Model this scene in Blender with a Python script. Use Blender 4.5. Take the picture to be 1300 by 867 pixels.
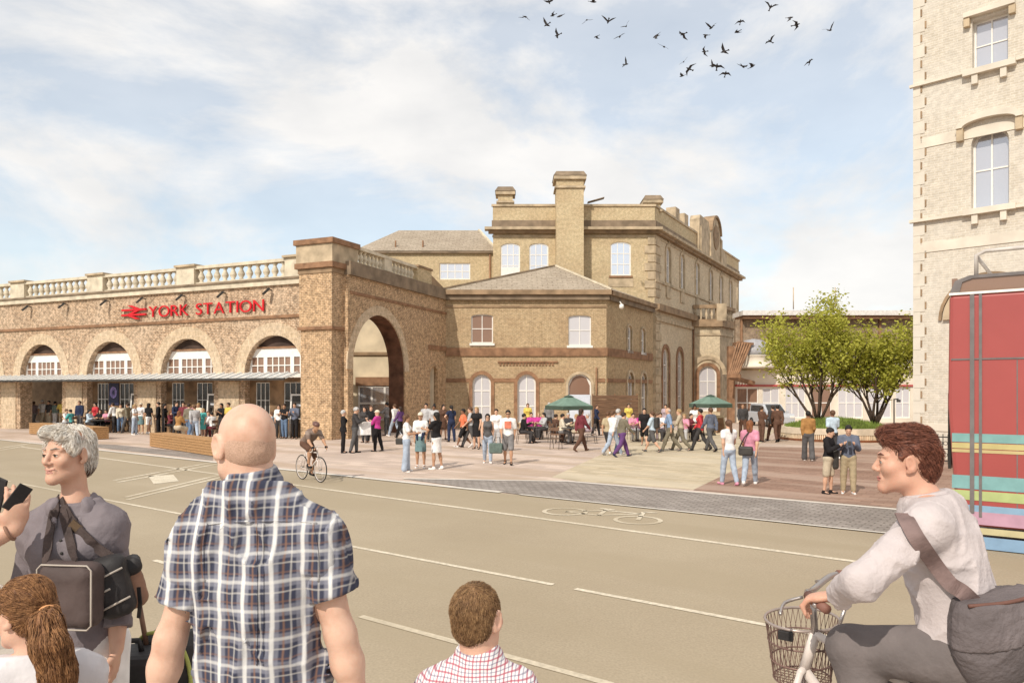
import bpy, bmesh, math, random
import numpy as np
from mathutils import Vector, Matrix, geometry

for _o in list(bpy.data.objects):
    bpy.data.objects.remove(_o, do_unlink=True)
SC = bpy.context.scene
COL = SC.collection
R_ = math.radians
random.seed(7)

# ------------------------------------------------------------------ camera, world, sun, exposure
F, CX, HY, CAMZ = 950.0, 650.0, 495.0, 2.45          # focal length and horizon in photo pixels, eye height
cam_d = bpy.data.cameras.new('camera')
cam_d.sensor_width = 36.0
cam_d.lens = 36.0 * F / 1300.0
cam_d.shift_y = (HY - 433.5) / 1300.0
cam_d.clip_start = 0.05
cam_d.clip_end = 3000
cam = bpy.data.objects.new('camera', cam_d)
COL.objects.link(cam)
cam.location = (0, 0, CAMZ)
cam.rotation_euler = (R_(90), 0, 0)
SC.camera = cam

SUN_EL, SUN_AZ = R_(40), R_(209)                      # azimuth clockwise from +Y: where the sun stands
world = bpy.data.worlds.new('World')
SC.world = world
world.use_nodes = True
wn = world.node_tree
wn.nodes.clear()
def wnode(t, **kw):
    n = wn.nodes.new(t)
    for k, v in kw.items():
        setattr(n, k, v)
    return n
sky = wnode('ShaderNodeTexSky', sky_type='NISHITA', sun_disc=False)
sky.sun_elevation = SUN_EL
sky.sun_rotation = SUN_AZ
sky.air_density = 1.0
sky.dust_density = 0.4
sky.ozone_density = 1.6
bg = wnode('ShaderNodeBackground')
bg.inputs['Strength'].default_value = 0.14
wout = wnode('ShaderNodeOutputWorld')
tc = wnode('ShaderNodeTexCoord')
mp = wnode('ShaderNodeMapping')
mp.inputs['Scale'].default_value = (1.0, 1.0, 2.1)
mp.inputs['Location'].default_value = (1.7, 2.2, 0.9)
n1 = wnode('ShaderNodeTexNoise')
n1.inputs['Scale'].default_value = 2.3
n1.inputs['Detail'].default_value = 9
n1.inputs['Roughness'].default_value = 0.6
n1.inputs['Distortion'].default_value = 0.35
rmp = wnode('ShaderNodeValToRGB')
rmp.color_ramp.elements[0].position = 0.41
rmp.color_ramp.elements[0].color = (0.55, 0.55, 0.55, 1)
rmp.color_ramp.elements[1].position = 0.53
rmp.color_ramp.elements[1].color = (0.97, 0.97, 0.97, 1)
n2 = wnode('ShaderNodeTexNoise')
n2.inputs['Scale'].default_value = 7.0
n2.inputs['Detail'].default_value = 6
cr2 = wnode('ShaderNodeValToRGB')
cr2.color_ramp.elements[0].position = 0.3
cr2.color_ramp.elements[0].color = (4.95, 4.9, 4.85, 1)
cr2.color_ramp.elements[1].position = 0.75
cr2.color_ramp.elements[1].color = (6.2, 6.0, 5.75, 1)
skymul = wnode('ShaderNodeMix', data_type='RGBA', blend_type='MIX')
wn.links.new(tc.outputs['Generated'], mp.inputs['Vector'])
wn.links.new(mp.outputs['Vector'], n1.inputs['Vector'])
wn.links.new(mp.outputs['Vector'], n2.inputs['Vector'])
wn.links.new(n1.outputs['Fac'], rmp.inputs['Fac'])
wn.links.new(n2.outputs['Fac'], cr2.inputs['Fac'])
sepz = wnode('ShaderNodeSeparateXYZ')
wn.links.new(tc.outputs['Generated'], sepz.inputs[0])
low_ = wnode('ShaderNodeMapRange')
low_.inputs['From Min'].default_value = 0.02
low_.inputs['From Max'].default_value = 0.34
low_.inputs['To Min'].default_value = 0.88
low_.inputs['To Max'].default_value = 0.0
wn.links.new(sepz.outputs['Z'], low_.inputs['Value'])
mxm = wnode('ShaderNodeMath', operation='MAXIMUM')
wn.links.new(rmp.outputs['Color'], mxm.inputs[0])
wn.links.new(low_.outputs[0], mxm.inputs[1])
wn.links.new(mxm.outputs[0], skymul.inputs[0])
tint = wnode('ShaderNodeMix', data_type='RGBA', blend_type='MULTIPLY')
tint.inputs[0].default_value = 1.0
tint.inputs[7].default_value = (0.93, 1.03, 0.98, 1)
wn.links.new(sky.outputs['Color'], tint.inputs[6])
wn.links.new(tint.outputs[2], skymul.inputs[6])
wn.links.new(cr2.outputs['Color'], skymul.inputs[7])
wn.links.new(skymul.outputs[2], bg.inputs['Color'])
wn.links.new(bg.outputs['Background'], wout.inputs['Surface'])

sun_d = bpy.data.lights.new('sun', 'SUN')
sun_d.energy = 2.9
sun_d.angle = R_(0.53)
sun_d.color = (1.0, 0.93, 0.82)
sun = bpy.data.objects.new('sun', sun_d)
COL.objects.link(sun)
sdir = Vector((math.sin(SUN_AZ) * math.cos(SUN_EL), math.cos(SUN_AZ) * math.cos(SUN_EL), math.sin(SUN_EL)))
sun.rotation_euler = sdir.to_track_quat('Z', 'Y').to_euler()
sun.location = (-20, -20, 40)

SC.view_settings.view_transform = 'Standard'
SC.view_settings.look = 'None'
SC.view_settings.gamma = 1.0
SC.view_settings.use_curve_mapping = False
SC.view_settings.exposure = 0.30
SC.render.engine = 'CYCLES'
SC.cycles.max_bounces = 6
SC.cycles.transparent_max_bounces = 8

# ------------------------------------------------------------------ helpers: places
def at(px, py, d):
    return Vector(((px - CX) / F * d, d, CAMZ - (py - HY) / F * d))
def gnd(px, py, z=0.0):
    d = (CAMZ - z) * F / (py - HY)
    return Vector(((px - CX) / F * d, d, z))
RU = Vector((-0.796, 0.605, 0)); RV = Vector((0.605, 0.796, 0))     # along the road, across the road
def road(u, v, z=0.0):
    p = RU * u + RV * v
    return Vector((p.x, p.y, z))
AU = Vector((-0.9117, 0.4108, 0)); AN = Vector((-0.4108, -0.9117, 0))   # along the arcade (to the left), its outward normal
A0 = Vector((-10.6, 38.0, 0))
def arc_s(px):
    k = (px - CX) / F
    return -(10.6 + 38 * k) / (0.9117 + 0.4108 * k)
def arc_d(px):
    return 38 + 0.4108 * arc_s(px)

# ------------------------------------------------------------------ helpers: tags, things
def tag(o, label, cat, group=None):
    o['label'] = label
    o['category'] = cat
    if group:
        o['group'] = group
    return o
def thing(name, loc, label, cat, group=None, rz=0.0):
    o = bpy.data.objects.new(name, None)
    COL.objects.link(o)
    o.empty_display_size = 0.2
    o.location = loc
    o.rotation_euler = (0, 0, rz)
    return tag(o, label, cat, group)
def link_mesh(name, me, mat, parent=None):
    o = bpy.data.objects.new(name, me)
    COL.objects.link(o)
    if mat is not None:
        me.materials.append(mat)
    if parent is not None:
        o.parent = parent
    return o
def copy_tree(o, parent=None):
    c = o.copy()
    COL.objects.link(c)
    c.parent = parent
    for ch in list(o.children):
        copy_tree(ch, c)
    return c

# ------------------------------------------------------------------ helpers: materials
_mats = {}
def _new(name):
    m = bpy.data.materials.new(name)
    m.use_nodes = True
    nt = m.node_tree
    return m, nt, nt.nodes['Principled BSDF']
def _n(nt, t, **kw):
    n = nt.nodes.new(t)
    for k, v in kw.items():
        setattr(n, k, v)
    return n
def M(name, col, rough=0.7, var=0.12, scale=6.0, bump=0.0, bscale=None, metal=0.0, sub=0.0, stretch=None, spec=0.3, detail=4):
    key = (name, tuple(col), rough, var, scale, bump, metal)
    if key in _mats:
        return _mats[key]
    m, nt, b = _new(name)
    b.inputs['Roughness'].default_value = rough
    b.inputs['Metallic'].default_value = metal
    b.inputs['Specular IOR Level'].default_value = spec
    if sub:
        b.inputs['Subsurface Weight'].default_value = sub
        b.inputs['Subsurface Radius'].default_value = (0.012, 0.005, 0.003)
        b.inputs['Subsurface Scale'].default_value = 1.0
    tcn = _n(nt, 'ShaderNodeTexCoord')
    src = tcn.outputs['Object']
    if stretch:
        mm = _n(nt, 'ShaderNodeMapping')
        mm.inputs['Scale'].default_value = stretch
        nt.links.new(src, mm.inputs['Vector'])
        src = mm.outputs['Vector']
    no = _n(nt, 'ShaderNodeTexNoise')
    no.inputs['Scale'].default_value = scale
    no.inputs['Detail'].default_value = detail
    nt.links.new(src, no.inputs['Vector'])
    cr = _n(nt, 'ShaderNodeValToRGB')
    lo = [max(0, c * (1 - var * 1.6)) for c in col[:3]]
    hi = [min(1, c * (1 + var * 1.6)) for c in col[:3]]
    cr.color_ramp.elements[0].position = 0.28
    cr.color_ramp.elements[0].color = (*lo, 1)
    cr.color_ramp.elements[1].position = 0.72
    cr.color_ramp.elements[1].color = (*hi, 1)
    nt.links.new(no.outputs['Fac'], cr.inputs['Fac'])
    nt.links.new(cr.outputs['Color'], b.inputs['Base Color'])
    if bump:
        bn = _n(nt, 'ShaderNodeBump')
        bn.inputs['Strength'].default_value = bump
        bn.inputs['Distance'].default_value = 0.02
        n3 = _n(nt, 'ShaderNodeTexNoise')
        n3.inputs['Scale'].default_value = bscale or scale * 3
        n3.inputs['Detail'].default_value = 3
        nt.links.new(src, n3.inputs['Vector'])
        nt.links.new(n3.outputs['Fac'], bn.inputs['Height'])
        nt.links.new(bn.outputs['Normal'], b.inputs['Normal'])
    _mats[key] = m
    return m

def brick_mat(name, c1, c2, mortar, blot, bw=0.24, bh=0.085, msize=0.014, blot_amt=0.5, speck=0.35):
    """brick or stone courses laid out along each wall's own horizontal tangent"""
    m, nt, b = _new(name)
    L = nt.links.new
    b.inputs['Roughness'].default_value = 0.88
    b.inputs['Specular IOR Level'].default_value = 0.15
    geo = _n(nt, 'ShaderNodeNewGeometry')
    cr = _n(nt, 'ShaderNodeVectorMath', operation='CROSS_PRODUCT')
    cr.inputs[0].default_value = (0, 0, 1)
    L(geo.outputs['True Normal'], cr.inputs[1])
    dt = _n(nt, 'ShaderNodeVectorMath', operation='DOT_PRODUCT')
    L(cr.outputs['Vector'], dt.inputs[0]); L(geo.outputs['Position'], dt.inputs[1])
    sp = _n(nt, 'ShaderNodeSeparateXYZ'); L(geo.outputs['Position'], sp.inputs[0])
    cb = _n(nt, 'ShaderNodeCombineXYZ')
    L(dt.outputs['Value'], cb.inputs[0]); L(sp.outputs['Z'], cb.inputs[1])
    br = _n(nt, 'ShaderNodeTexBrick')
    br.inputs['Scale'].default_value = 1.0
    br.inputs['Brick Width'].default_value = bw
    br.inputs['Row Height'].default_value = bh
    br.inputs['Mortar Size'].default_value = msize
    br.inputs['Mortar Smooth'].default_value = 0.2
    br.inputs['Color1'].default_value = (*c1, 1)
    br.inputs['Color2'].default_value = (*c2, 1)
    br.inputs['Mortar'].default_value = (*mortar, 1)
    L(cb.outputs['Vector'], br.inputs['Vector'])
    no = _n(nt, 'ShaderNodeTexNoise'); no.inputs['Scale'].default_value = 0.55; no.inputs['Detail'].default_value = 8
    no.inputs['Roughness'].default_value = 0.62
    L(geo.outputs['Position'], no.inputs['Vector'])
    ra = _n(nt, 'ShaderNodeValToRGB')
    ra.color_ramp.elements[0].position = 0.42; ra.color_ramp.elements[0].color = (0, 0, 0, 1)
    ra.color_ramp.elements[1].position = 0.66; ra.color_ramp.elements[1].color = (blot_amt,) * 3 + (1,)
    L(no.outputs['Fac'], ra.inputs['Fac'])
    mx = _n(nt, 'ShaderNodeMix', data_type='RGBA')
    L(ra.outputs['Color'], mx.inputs[0]); L(br.outputs['Color'], mx.inputs[6])
    mx.inputs[7].default_value = (*blot, 1)
    n2 = _n(nt, 'ShaderNodeTexNoise'); n2.inputs['Scale'].default_value = 5.5; n2.inputs['Detail'].default_value = 4
    n2.inputs['Roughness'].default_value = 0.75
    L(geo.outputs['Position'], n2.inputs['Vector'])
    r2 = _n(nt, 'ShaderNodeValToRGB')
    r2.color_ramp.elements[0].position = 0.36; r2.color_ramp.elements[0].color = (1 - speck,) * 3 + (1,)
    r2.color_ramp.elements[1].position = 0.66; r2.color_ramp.elements[1].color = (1 + speck * 0.9,) * 3 + (1,)
    L(n2.outputs['Fac'], r2.inputs['Fac'])
    mu = _n(nt, 'ShaderNodeMix', data_type='RGBA', blend_type='MULTIPLY')
    mu.inputs[0].default_value = 1.0
    L(mx.outputs[2], mu.inputs[6]); L(r2.outputs['Color'], mu.inputs[7])
    L(mu.outputs[2], b.inputs['Base Color'])
    bn = _n(nt, 'ShaderNodeBump'); bn.inputs['Strength'].default_value = 0.5; bn.inputs['Distance'].default_value = 0.015
    L(br.outputs['Fac'], bn.inputs['Height']); bn.invert = True
    L(bn.outputs['Normal'], b.inputs['Normal'])
    return m

def ground_mat(name, c1, c2, bw=0.0, bh=0.0, joint=None, rot=37.2, nscale=0.35, rough=0.85, fine=60.0, famt=0.10, msize=0.012, offset=0.5, blot=None, bamt=0.5):
    """ground sheet: large soft blotches, fine grain, optional slab joints"""
    m, nt, b = _new(name)
    L = nt.links.new
    b.inputs['Roughness'].default_value = rough
    b.inputs['Specular IOR Level'].default_value = 0.2
    geo = _n(nt, 'ShaderNodeNewGeometry')
    mp_ = _n(nt, 'ShaderNodeMapping'); mp_.inputs['Rotation'].default_value = (0, 0, R_(rot))
    L(geo.outputs['Position'], mp_.inputs['Vector'])
    no = _n(nt, 'ShaderNodeTexNoise'); no.inputs['Scale'].default_value = nscale; no.inputs['Detail'].default_value = 7
    no.inputs['Roughness'].default_value = 0.6
    L(mp_.outputs['Vector'], no.inputs['Vector'])
    ra = _n(nt, 'ShaderNodeValToRGB')
    ra.color_ramp.elements[0].position = 0.35; ra.color_ramp.elements[0].color = (*c1, 1)
    ra.color_ramp.elements[1].position = 0.65; ra.color_ramp.elements[1].color = (*c2, 1)
    L(no.outputs['Fac'], ra.inputs['Fac'])
    out = ra.outputs['Color']
    if joint:
        br = _n(nt, 'ShaderNodeTexBrick')
        br.offset = offset
        br.inputs['Scale'].default_value = 1.0
        br.inputs['Brick Width'].default_value = bw
        br.inputs['Row Height'].default_value = bh
        br.inputs['Mortar Size'].default_value = msize
        br.inputs['Color1'].default_value = (0.86, 0.86, 0.86, 1)
        br.inputs['Color2'].default_value = (1.12, 1.12, 1.12, 1)
        br.inputs['Mortar'].default_value = (*joint, 1)
        L(mp_.outputs['Vector'], br.inputs['Vector'])
        mu = _n(nt, 'ShaderNodeMix', data_type='RGBA', blend_type='MULTIPLY'); mu.inputs[0].default_value = 1.0
        L(out, mu.inputs[6]); L(br.outputs['Color'], mu.inputs[7])
        out = mu.outputs[2]
    n2 = _n(nt, 'ShaderNodeTexNoise'); n2.inputs['Scale'].default_value = fine; n2.inputs['Detail'].default_value = 2
    L(geo.outputs['Position'], n2.inputs['Vector'])
    r2 = _n(nt, 'ShaderNodeValToRGB')
    r2.color_ramp.elements[0].position = 0.3; r2.color_ramp.elements[0].color = (1 - famt,) * 3 + (1,)
    r2.color_ramp.elements[1].position = 0.7; r2.color_ramp.elements[1].color = (1 + famt,) * 3 + (1,)
    L(n2.outputs['Fac'], r2.inputs['Fac'])
    m2 = _n(nt, 'ShaderNodeMix', data_type='RGBA', blend_type='MULTIPLY'); m2.inputs[0].default_value = 1.0
    L(out, m2.inputs[6]); L(r2.outputs['Color'], m2.inputs[7])
    out = m2.outputs[2]
    if blot:
        n4 = _n(nt, 'ShaderNodeTexNoise'); n4.inputs['Scale'].default_value = 1.0; n4.inputs['Detail'].default_value = 5
        ms = _n(nt, 'ShaderNodeMapping'); ms.inputs['Scale'].default_value = (0.12, 0.75, 1)
        L(mp_.outputs['Vector'], ms.inputs['Vector']); L(ms.outputs['Vector'], n4.inputs['Vector'])
        r4 = _n(nt, 'ShaderNodeValToRGB')
        r4.color_ramp.elements[0].position = 0.47; r4.color_ramp.elements[0].color = (0, 0, 0, 1)
        r4.color_ramp.elements[1].position = 0.60; r4.color_ramp.elements[1].color = (bamt,) * 3 + (1,)
        L(n4.outputs['Fac'], r4.inputs['Fac'])
        m4 = _n(nt, 'ShaderNodeMix', data_type='RGBA'); L(r4.outputs['Color'], m4.inputs[0]); L(out, m4.inputs[6])
        m4.inputs[7].default_value = (*blot, 1)
        out = m4.outputs[2]
    L(out, b.inputs['Base Color'])
    bn = _n(nt, 'ShaderNodeBump'); bn.inputs['Strength'].default_value = 0.25; bn.inputs['Distance'].default_value = 0.01
    L(n2.outputs['Fac'], bn.inputs['Height']); L(bn.outputs['Normal'], b.inputs['Normal'])
    return m

# ------------------------------------------------------------------ helpers: hard-surface mesh builder
class MB:
    def __init__(self, mat4=None):
        self.v, self.f, self.m = [], [], (mat4 or Matrix.Identity(4))
        self.sm = []
    def add(self, vs, fs, smooth=False):
        o = len(self.v)
        m = self.m
        self.v.extend([tuple(m @ Vector(p)) for p in vs])
        self.f.extend([tuple(i + o for i in f) for f in fs])
        self.sm.extend([smooth] * len(fs))
        return self
    def box(self, lo, hi):
        x0, y0, z0 = lo; x1, y1, z1 = hi
        return self.add([(x0, y0, z0), (x1, y0, z0), (x1, y1, z0), (x0, y1, z0), (x0, y0, z1), (x1, y0, z1), (x1, y1, z1), (x0, y1, z1)],
                        [(0, 3, 2, 1), (4, 5, 6, 7), (0, 1, 5, 4), (1, 2, 6, 5), (2, 3, 7, 6), (3, 0, 4, 7)])
    def bar(self, a, b, w, h, up=(0, 0, 1)):
        a, b = Vector(a), Vector(b)
        t = (b - a).normalized()
        u = Vector(up)
        s = t.cross(u)
        if s.length < 1e-4:
            s = t.cross(Vector((1, 0, 0)))
        s.normalize(); u = s.cross(t).normalized()
        s *= w / 2; u *= h / 2
        vs = [a - s - u, a + s - u, a + s + u, a - s + u, b - s - u, b + s - u, b + s + u, b - s + u]
        return self.add(vs, [(0, 1, 2, 3), (7, 6, 5, 4), (0, 4, 5, 1), (1, 5, 6, 2), (2, 6, 7, 3), (3, 7, 4, 0)])
    def tube(self, pts, rs, n=8, cap=True):
        pts = [Vector(p) for p in pts]
        if not isinstance(rs, (list, tuple)):
            rs = [rs] * len(pts)
        vs, fs = [], []
        prev = None
        for i, p in enumerate(pts):
            t = (pts[min(i + 1, len(pts) - 1)] - pts[max(i - 1, 0)]).normalized()
            if prev is None:
                s = t.cross(Vector((0, 0, 1)))
                if s.length < 1e-3:
                    s = t.cross(Vector((1, 0, 0)))
            else:
                s = prev - t * prev.dot(t)
            s.normalize(); prev = s
            u = t.cross(s)
            for k in range(n):
                a = 2 * math.pi * k / n
                vs.append(p + (s * math.cos(a) + u * math.sin(a)) * rs[i])
        for i in range(len(pts) - 1):
            for k in range(n):
                k2 = (k + 1) % n
                fs.append((i * n + k, i * n + k2, (i + 1) * n + k2, (i + 1) * n + k))
        if cap:
            fs.append(tuple(reversed(range(n)))); fs.append(tuple(range((len(pts) - 1) * n, len(pts) * n)))
        return self.add(vs, fs, True)
    def ring(self, c, r, tr, axis=(0, 0, 1), n=32, m=8, sx=1.0, sy=1.0):
        ax = Vector(axis).normalized()
        s = ax.cross(Vector((0, 0, 1)))
        if s.length < 1e-3:
            s = Vector((1, 0, 0))
        s.normalize(); u = ax.cross(s)
        vs, fs = [], []
        for i in range(n):
            a = 2 * math.pi * i / n
            rad = s * math.cos(a) * sx + u * math.sin(a) * sy
            c0 = Vector(c) + rad * r
            rn = rad.normalized()
            for k in range(m):
                b = 2 * math.pi * k / m
                vs.append(c0 + (rn * math.cos(b) + ax * math.sin(b)) * tr)
        for i in range(n):
            for k in range(m):
                i2, k2 = (i + 1) % n, (k + 1) % m
                fs.append((i * m + k, i2 * m + k, i2 * m + k2, i * m + k2))
        return self.add(vs, fs, True)
    def lathe(self, prof, c=(0, 0, 0), n=12, smooth=True):
        vs, fs = [], []
        for r, z in prof:
            for k in range(n):
                a = 2 * math.pi * k / n
                vs.append((c[0] + r * math.cos(a), c[1] + r * math.sin(a), c[2] + z))
        for i in range(len(prof) - 1):
            for k in range(n):
                k2 = (k + 1) % n
                fs.append((i * n + k, i * n + k2, (i + 1) * n + k2, (i + 1) * n + k))
        fs.append(tuple(reversed(range(n)))); fs.append(tuple(range((len(prof) - 1) * n, len(prof) * n)))
        return self.add(vs, fs, smooth)
    def panel(self, outline, holes=(), y0=0.0, y1=0.1):
        """polygon in (x, z) with holes, extruded from y0 to y1"""
        loops = [list(outline)] + [list(h) for h in holes]
        co, ed = [], []
        for lp in loops:
            o = len(co)
            co.extend([Vector((p[0], p[1])) for p in lp])
            ed.extend([(o + i, o + (i + 1) % len(lp)) for i in range(len(lp))])
        r = geometry.delaunay_2d_cdt(co, ed, [], 0, 1e-5)
        V2, F2 = r[0], r[2]
        def inside(p, lp):
            c = False
            j = len(lp) - 1
            for i in range(len(lp)):
                xi, zi = lp[i]; xj, zj = lp[j]
                if (zi > p[1]) != (zj > p[1]) and p[0] < (xj - xi) * (p[1] - zi) / (zj - zi) + xi:
                    c = not c
                j = i
            return c
        vs = [(p.x, y0, p.y) for p in V2] + [(p.x, y1, p.y) for p in V2]
        nv = len(V2)
        fs = []
        cnt = {}
        for f in F2:
            c = ((V2[f[0]] + V2[f[1]] + V2[f[2]]) / 3)
            if not inside(c, loops[0]) or any(inside(c, h) for h in loops[1:]):
                continue
            f = list(f)
            ar = sum(V2[f[i]].x * V2[f[(i + 1) % len(f)]].y - V2[f[(i + 1) % len(f)]].x * V2[f[i]].y for i in range(len(f)))
            if ar < 0:
                f.reverse()
            fs.append(tuple(f)); fs.append(tuple(i + nv for i in reversed(f)))
            for i in range(len(f)):
                e = (f[i], f[(i + 1) % len(f)])
                cnt[e] = 1
        for (a, b_) in list(cnt):
            if (b_, a) not in cnt:
                fs.append((b_, a, a + nv, b_ + nv))
        return self.add(vs, fs)
    def build(self, name, mat, parent=None, bevel=0.0):
        me = bpy.data.meshes.new(name)
        me.from_pydata(self.v, [], self.f)
        me.polygons.foreach_set('use_smooth', self.sm)
        me.update()
        o = link_mesh(name, me, mat, parent)
        if bevel:
            md = o.modifiers.new('bevel', 'BEVEL'); md.width = bevel; md.segments = 2; md.limit_method = 'ANGLE'
        return o

def frame(p0, p1, base=(0, 0, 0)):
    """wall frame: x from p0 to p1, y inward (away from the street), z up, relative to base"""
    p0, p1, base = Vector((p0[0], p0[1], 0)), Vector((p1[0], p1[1], 0)), Vector(base)
    x = (p1 - p0).normalized()
    y = Vector((-x.y, x.x, 0))
    o = p0 - base
    return Matrix(((x.x, y.x, 0, o.x), (x.y, y.y, 0, o.y), (0, 0, 1, o.z), (0, 0, 0, 1)))
def rect(x0, x1, z0, z1):
    return [(x0, z0), (x1, z0), (x1, z1), (x0, z1)]
def arch(cx, w, zb, zs, rise, n=20):
    pts = [(cx - w / 2, zb), (cx + w / 2, zb)]
    for i in range(n + 1):
        a = math.pi * i / n
        pts.append((cx + w / 2 * math.cos(a), zs + rise * math.sin(a)))
    return pts
def arch_ring(cx, w, zs, rise, t, n=20, leg=0.0):
    """band round the head of an arch, thickness t"""
    o = [(cx + (w / 2 + t) * math.cos(math.pi * i / n), zs + (rise + t) * math.sin(math.pi * i / n)) for i in range(n + 1)]
    i_ = [(cx + w / 2 * math.cos(math.pi * i / n), zs + rise * math.sin(math.pi * i / n)) for i in range(n + 1)]
    if leg:
        o = [(cx + w / 2 + t, zs - leg)] + o + [(cx - w / 2 - t, zs - leg)]
        i_ = [(cx + w / 2, zs - leg)] + i_ + [(cx - w / 2, zs - leg)]
    return o + list(reversed(i_))

# ================================================================== SETTING: ground, road, paving
def sheet(name, pts, z, mat):
    me = bpy.data.meshes.new(name)
    vs = [(p[0], p[1], z) for p in pts]
    tri = geometry.tessellate_polygon([[Vector(v) for v in vs]])
    fs = []
    for t in tri:
        a, b, c = [Vector(vs[i]) for i in t]
        fs.append(t if (b - a).cross(c - a).z > 0 else tuple(reversed(t)))
    me.from_pydata(vs, [], fs)
    me.update()
    o = link_mesh(name, me, mat)
    o['kind'] = 'structure'
    return o
MG_base = ground_mat('mat_far_ground', (0.30, 0.25, 0.20), (0.36, 0.30, 0.24))
MG_road = ground_mat('mat_tan_asphalt', (0.345, 0.28, 0.195), (0.40, 0.33, 0.235), fine=40, famt=0.10, nscale=0.22, blot=(0.35, 0.285, 0.195), bamt=0.55)
MG_plaza = ground_mat('mat_pink_stone', (0.52, 0.41, 0.345), (0.60, 0.485, 0.405), 0.9, 0.45, (0.78, 0.74, 0.7), nscale=0.3, msize=0.016, blot=(0.43, 0.32, 0.235), bamt=0.75)
MG_brown = ground_mat('mat_red_brown_paving', (0.27, 0.165, 0.12), (0.35, 0.23, 0.175), 0.45, 0.22, (0.72, 0.68, 0.64), nscale=0.3, blot=(0.47, 0.35, 0.28), bamt=0.55)
MG_tan = ground_mat('mat_tan_paving', (0.47, 0.39, 0.27), (0.54, 0.45, 0.32), 0.6, 0.3, (0.85, 0.82, 0.78), nscale=0.5, blot=(0.60, 0.52, 0.40), bamt=0.5)
MG_sett = ground_mat('mat_grey_setts', (0.27, 0.235, 0.21), (0.35, 0.31, 0.28), 0.26, 0.14, (0.62, 0.60, 0.58), nscale=0.8, msize=0.018, famt=0.16, fine=25)
MG_kerb = ground_mat('mat_kerb_stone', (0.60, 0.55, 0.49), (0.70, 0.65, 0.58), nscale=2)
MG_paint = ground_mat('mat_road_paint', (0.58, 0.51, 0.395), (0.68, 0.60, 0.47), nscale=2.5, famt=0.2, fine=18, blot=(0.45, 0.375, 0.265), bamt=0.75)
MG_foot = ground_mat('mat_footway_slab', (0.42, 0.36, 0.30), (0.50, 0.43, 0.36), 0.6, 0.6, (0.75, 0.72, 0.7), nscale=0.8)

sheet('ground', [(-900, -300), (900, -300), (900, 1500), (-900, 1500)], 0.0, MG_base)
sheet('road', [road(-60, 0.5), road(120, 0.5), road(120, 14.0), road(-60, 14.0)], 0.004, MG_road)
sheet('plaza', [road(-60, 14.0), road(120, 14.0), (-75, 105), (75, 105), (75, 45)], 0.004, MG_plaza)
sheet('tan_path', [gnd(735, 611), gnd(880, 622), gnd(915, 605), gnd(945, 590), gnd(962, 566), gnd(985, 546), gnd(800, 546), gnd(768, 575), gnd(700, 606)], 0.008, MG_tan)
sheet('brown_paving', [gnd(880, 622.3), road(-8.5, 17.0), (20, 17), (17, 25), gnd(1240, 574), gnd(965, 567), gnd(948, 590), gnd(916, 605)], 0.012, MG_brown)
sheet('sett_band', [gnd(515, 608.4), gnd(720, 612), road(0, 16.85), road(-9, 16.95), road(-14, 16.9), road(-14, 14.0), road(10.4, 14.0)], 0.016, MG_sett)
def strip(name, a, b, w, z, mat):
    a, b = Vector(a), Vector(b)
    t = (b - a).normalized()
    s = Vector((-t.y, t.x, 0)) * w / 2
    return sheet(name, [a - s, b - s, b + s, a + s], z, mat)
strip('kerb_strip', gnd(512, 608.2), gnd(722, 611.6), 0.16, 0.022, MG_kerb)
strip('kerb_strip', gnd(722, 611.6), gnd(1180, 651), 0.16, 0.021, MG_kerb)
strip('kerb_strip', road(-14, 14.0), road(10.4, 14.0), 0.10, 0.023, MG_kerb)
strip('kerb_strip', road(11, 14.05), road(60, 14.05), 0.22, 0.021, MG_kerb)
# pale and dark bands laid in the left of the plaza, beside the benches
sheet('paving_band', [gnd(60, 561), gnd(270, 584.5), gnd(270, 577), gnd(150, 565)], 0.010, MG_sett)
# painted lines on the road
def line_px(a, b, w=0.11):
    return strip('road_marking', gnd(*a), gnd(*b), w, 0.010, MG_paint)
strip('road_marking', gnd(27, 567.3), gnd(415, 621.5), 0.13, 0.010, MG_paint)
strip('road_marking', gnd(415, 621.5), gnd(1150, 722), 0.13, 0.010, MG_paint)
for u0, u1 in ((10.0, 13.2), (5.28, 9.15), (1.35, 4.95), (-3.2, 0.6), (14.0, 17.6), (18.4, 22.0), (22.8, 26.4)):
    strip('road_marking', road(u0, 7.8), road(u1, 7.8), 0.09, 0.010, MG_paint)
for u0, u1 in ((3.1, 6.2), (-1.5, 2.7), (7.5, 10.6), (11.6, 14.6)):
    strip('road_marking', road(u0, 5.45), road(u1, 5.45), 0.09, 0.010, MG_paint)
for a, b in (((145, 610), (300, 581.5)), ((149, 612.5), (304, 584)), ((159, 631.5), (300, 598)), ((162, 634.5), (304, 600.5)), ((-40, 575.5), (44, 562)), ((-40, 578.5), (30, 566.5))):
    line_px(a, b, 0.12)
sheet('road_marking', [gnd(188, 604.5), gnd(195, 614.5), gnd(227, 611), gnd(220, 602.8)], 0.010, MG_paint)
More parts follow.
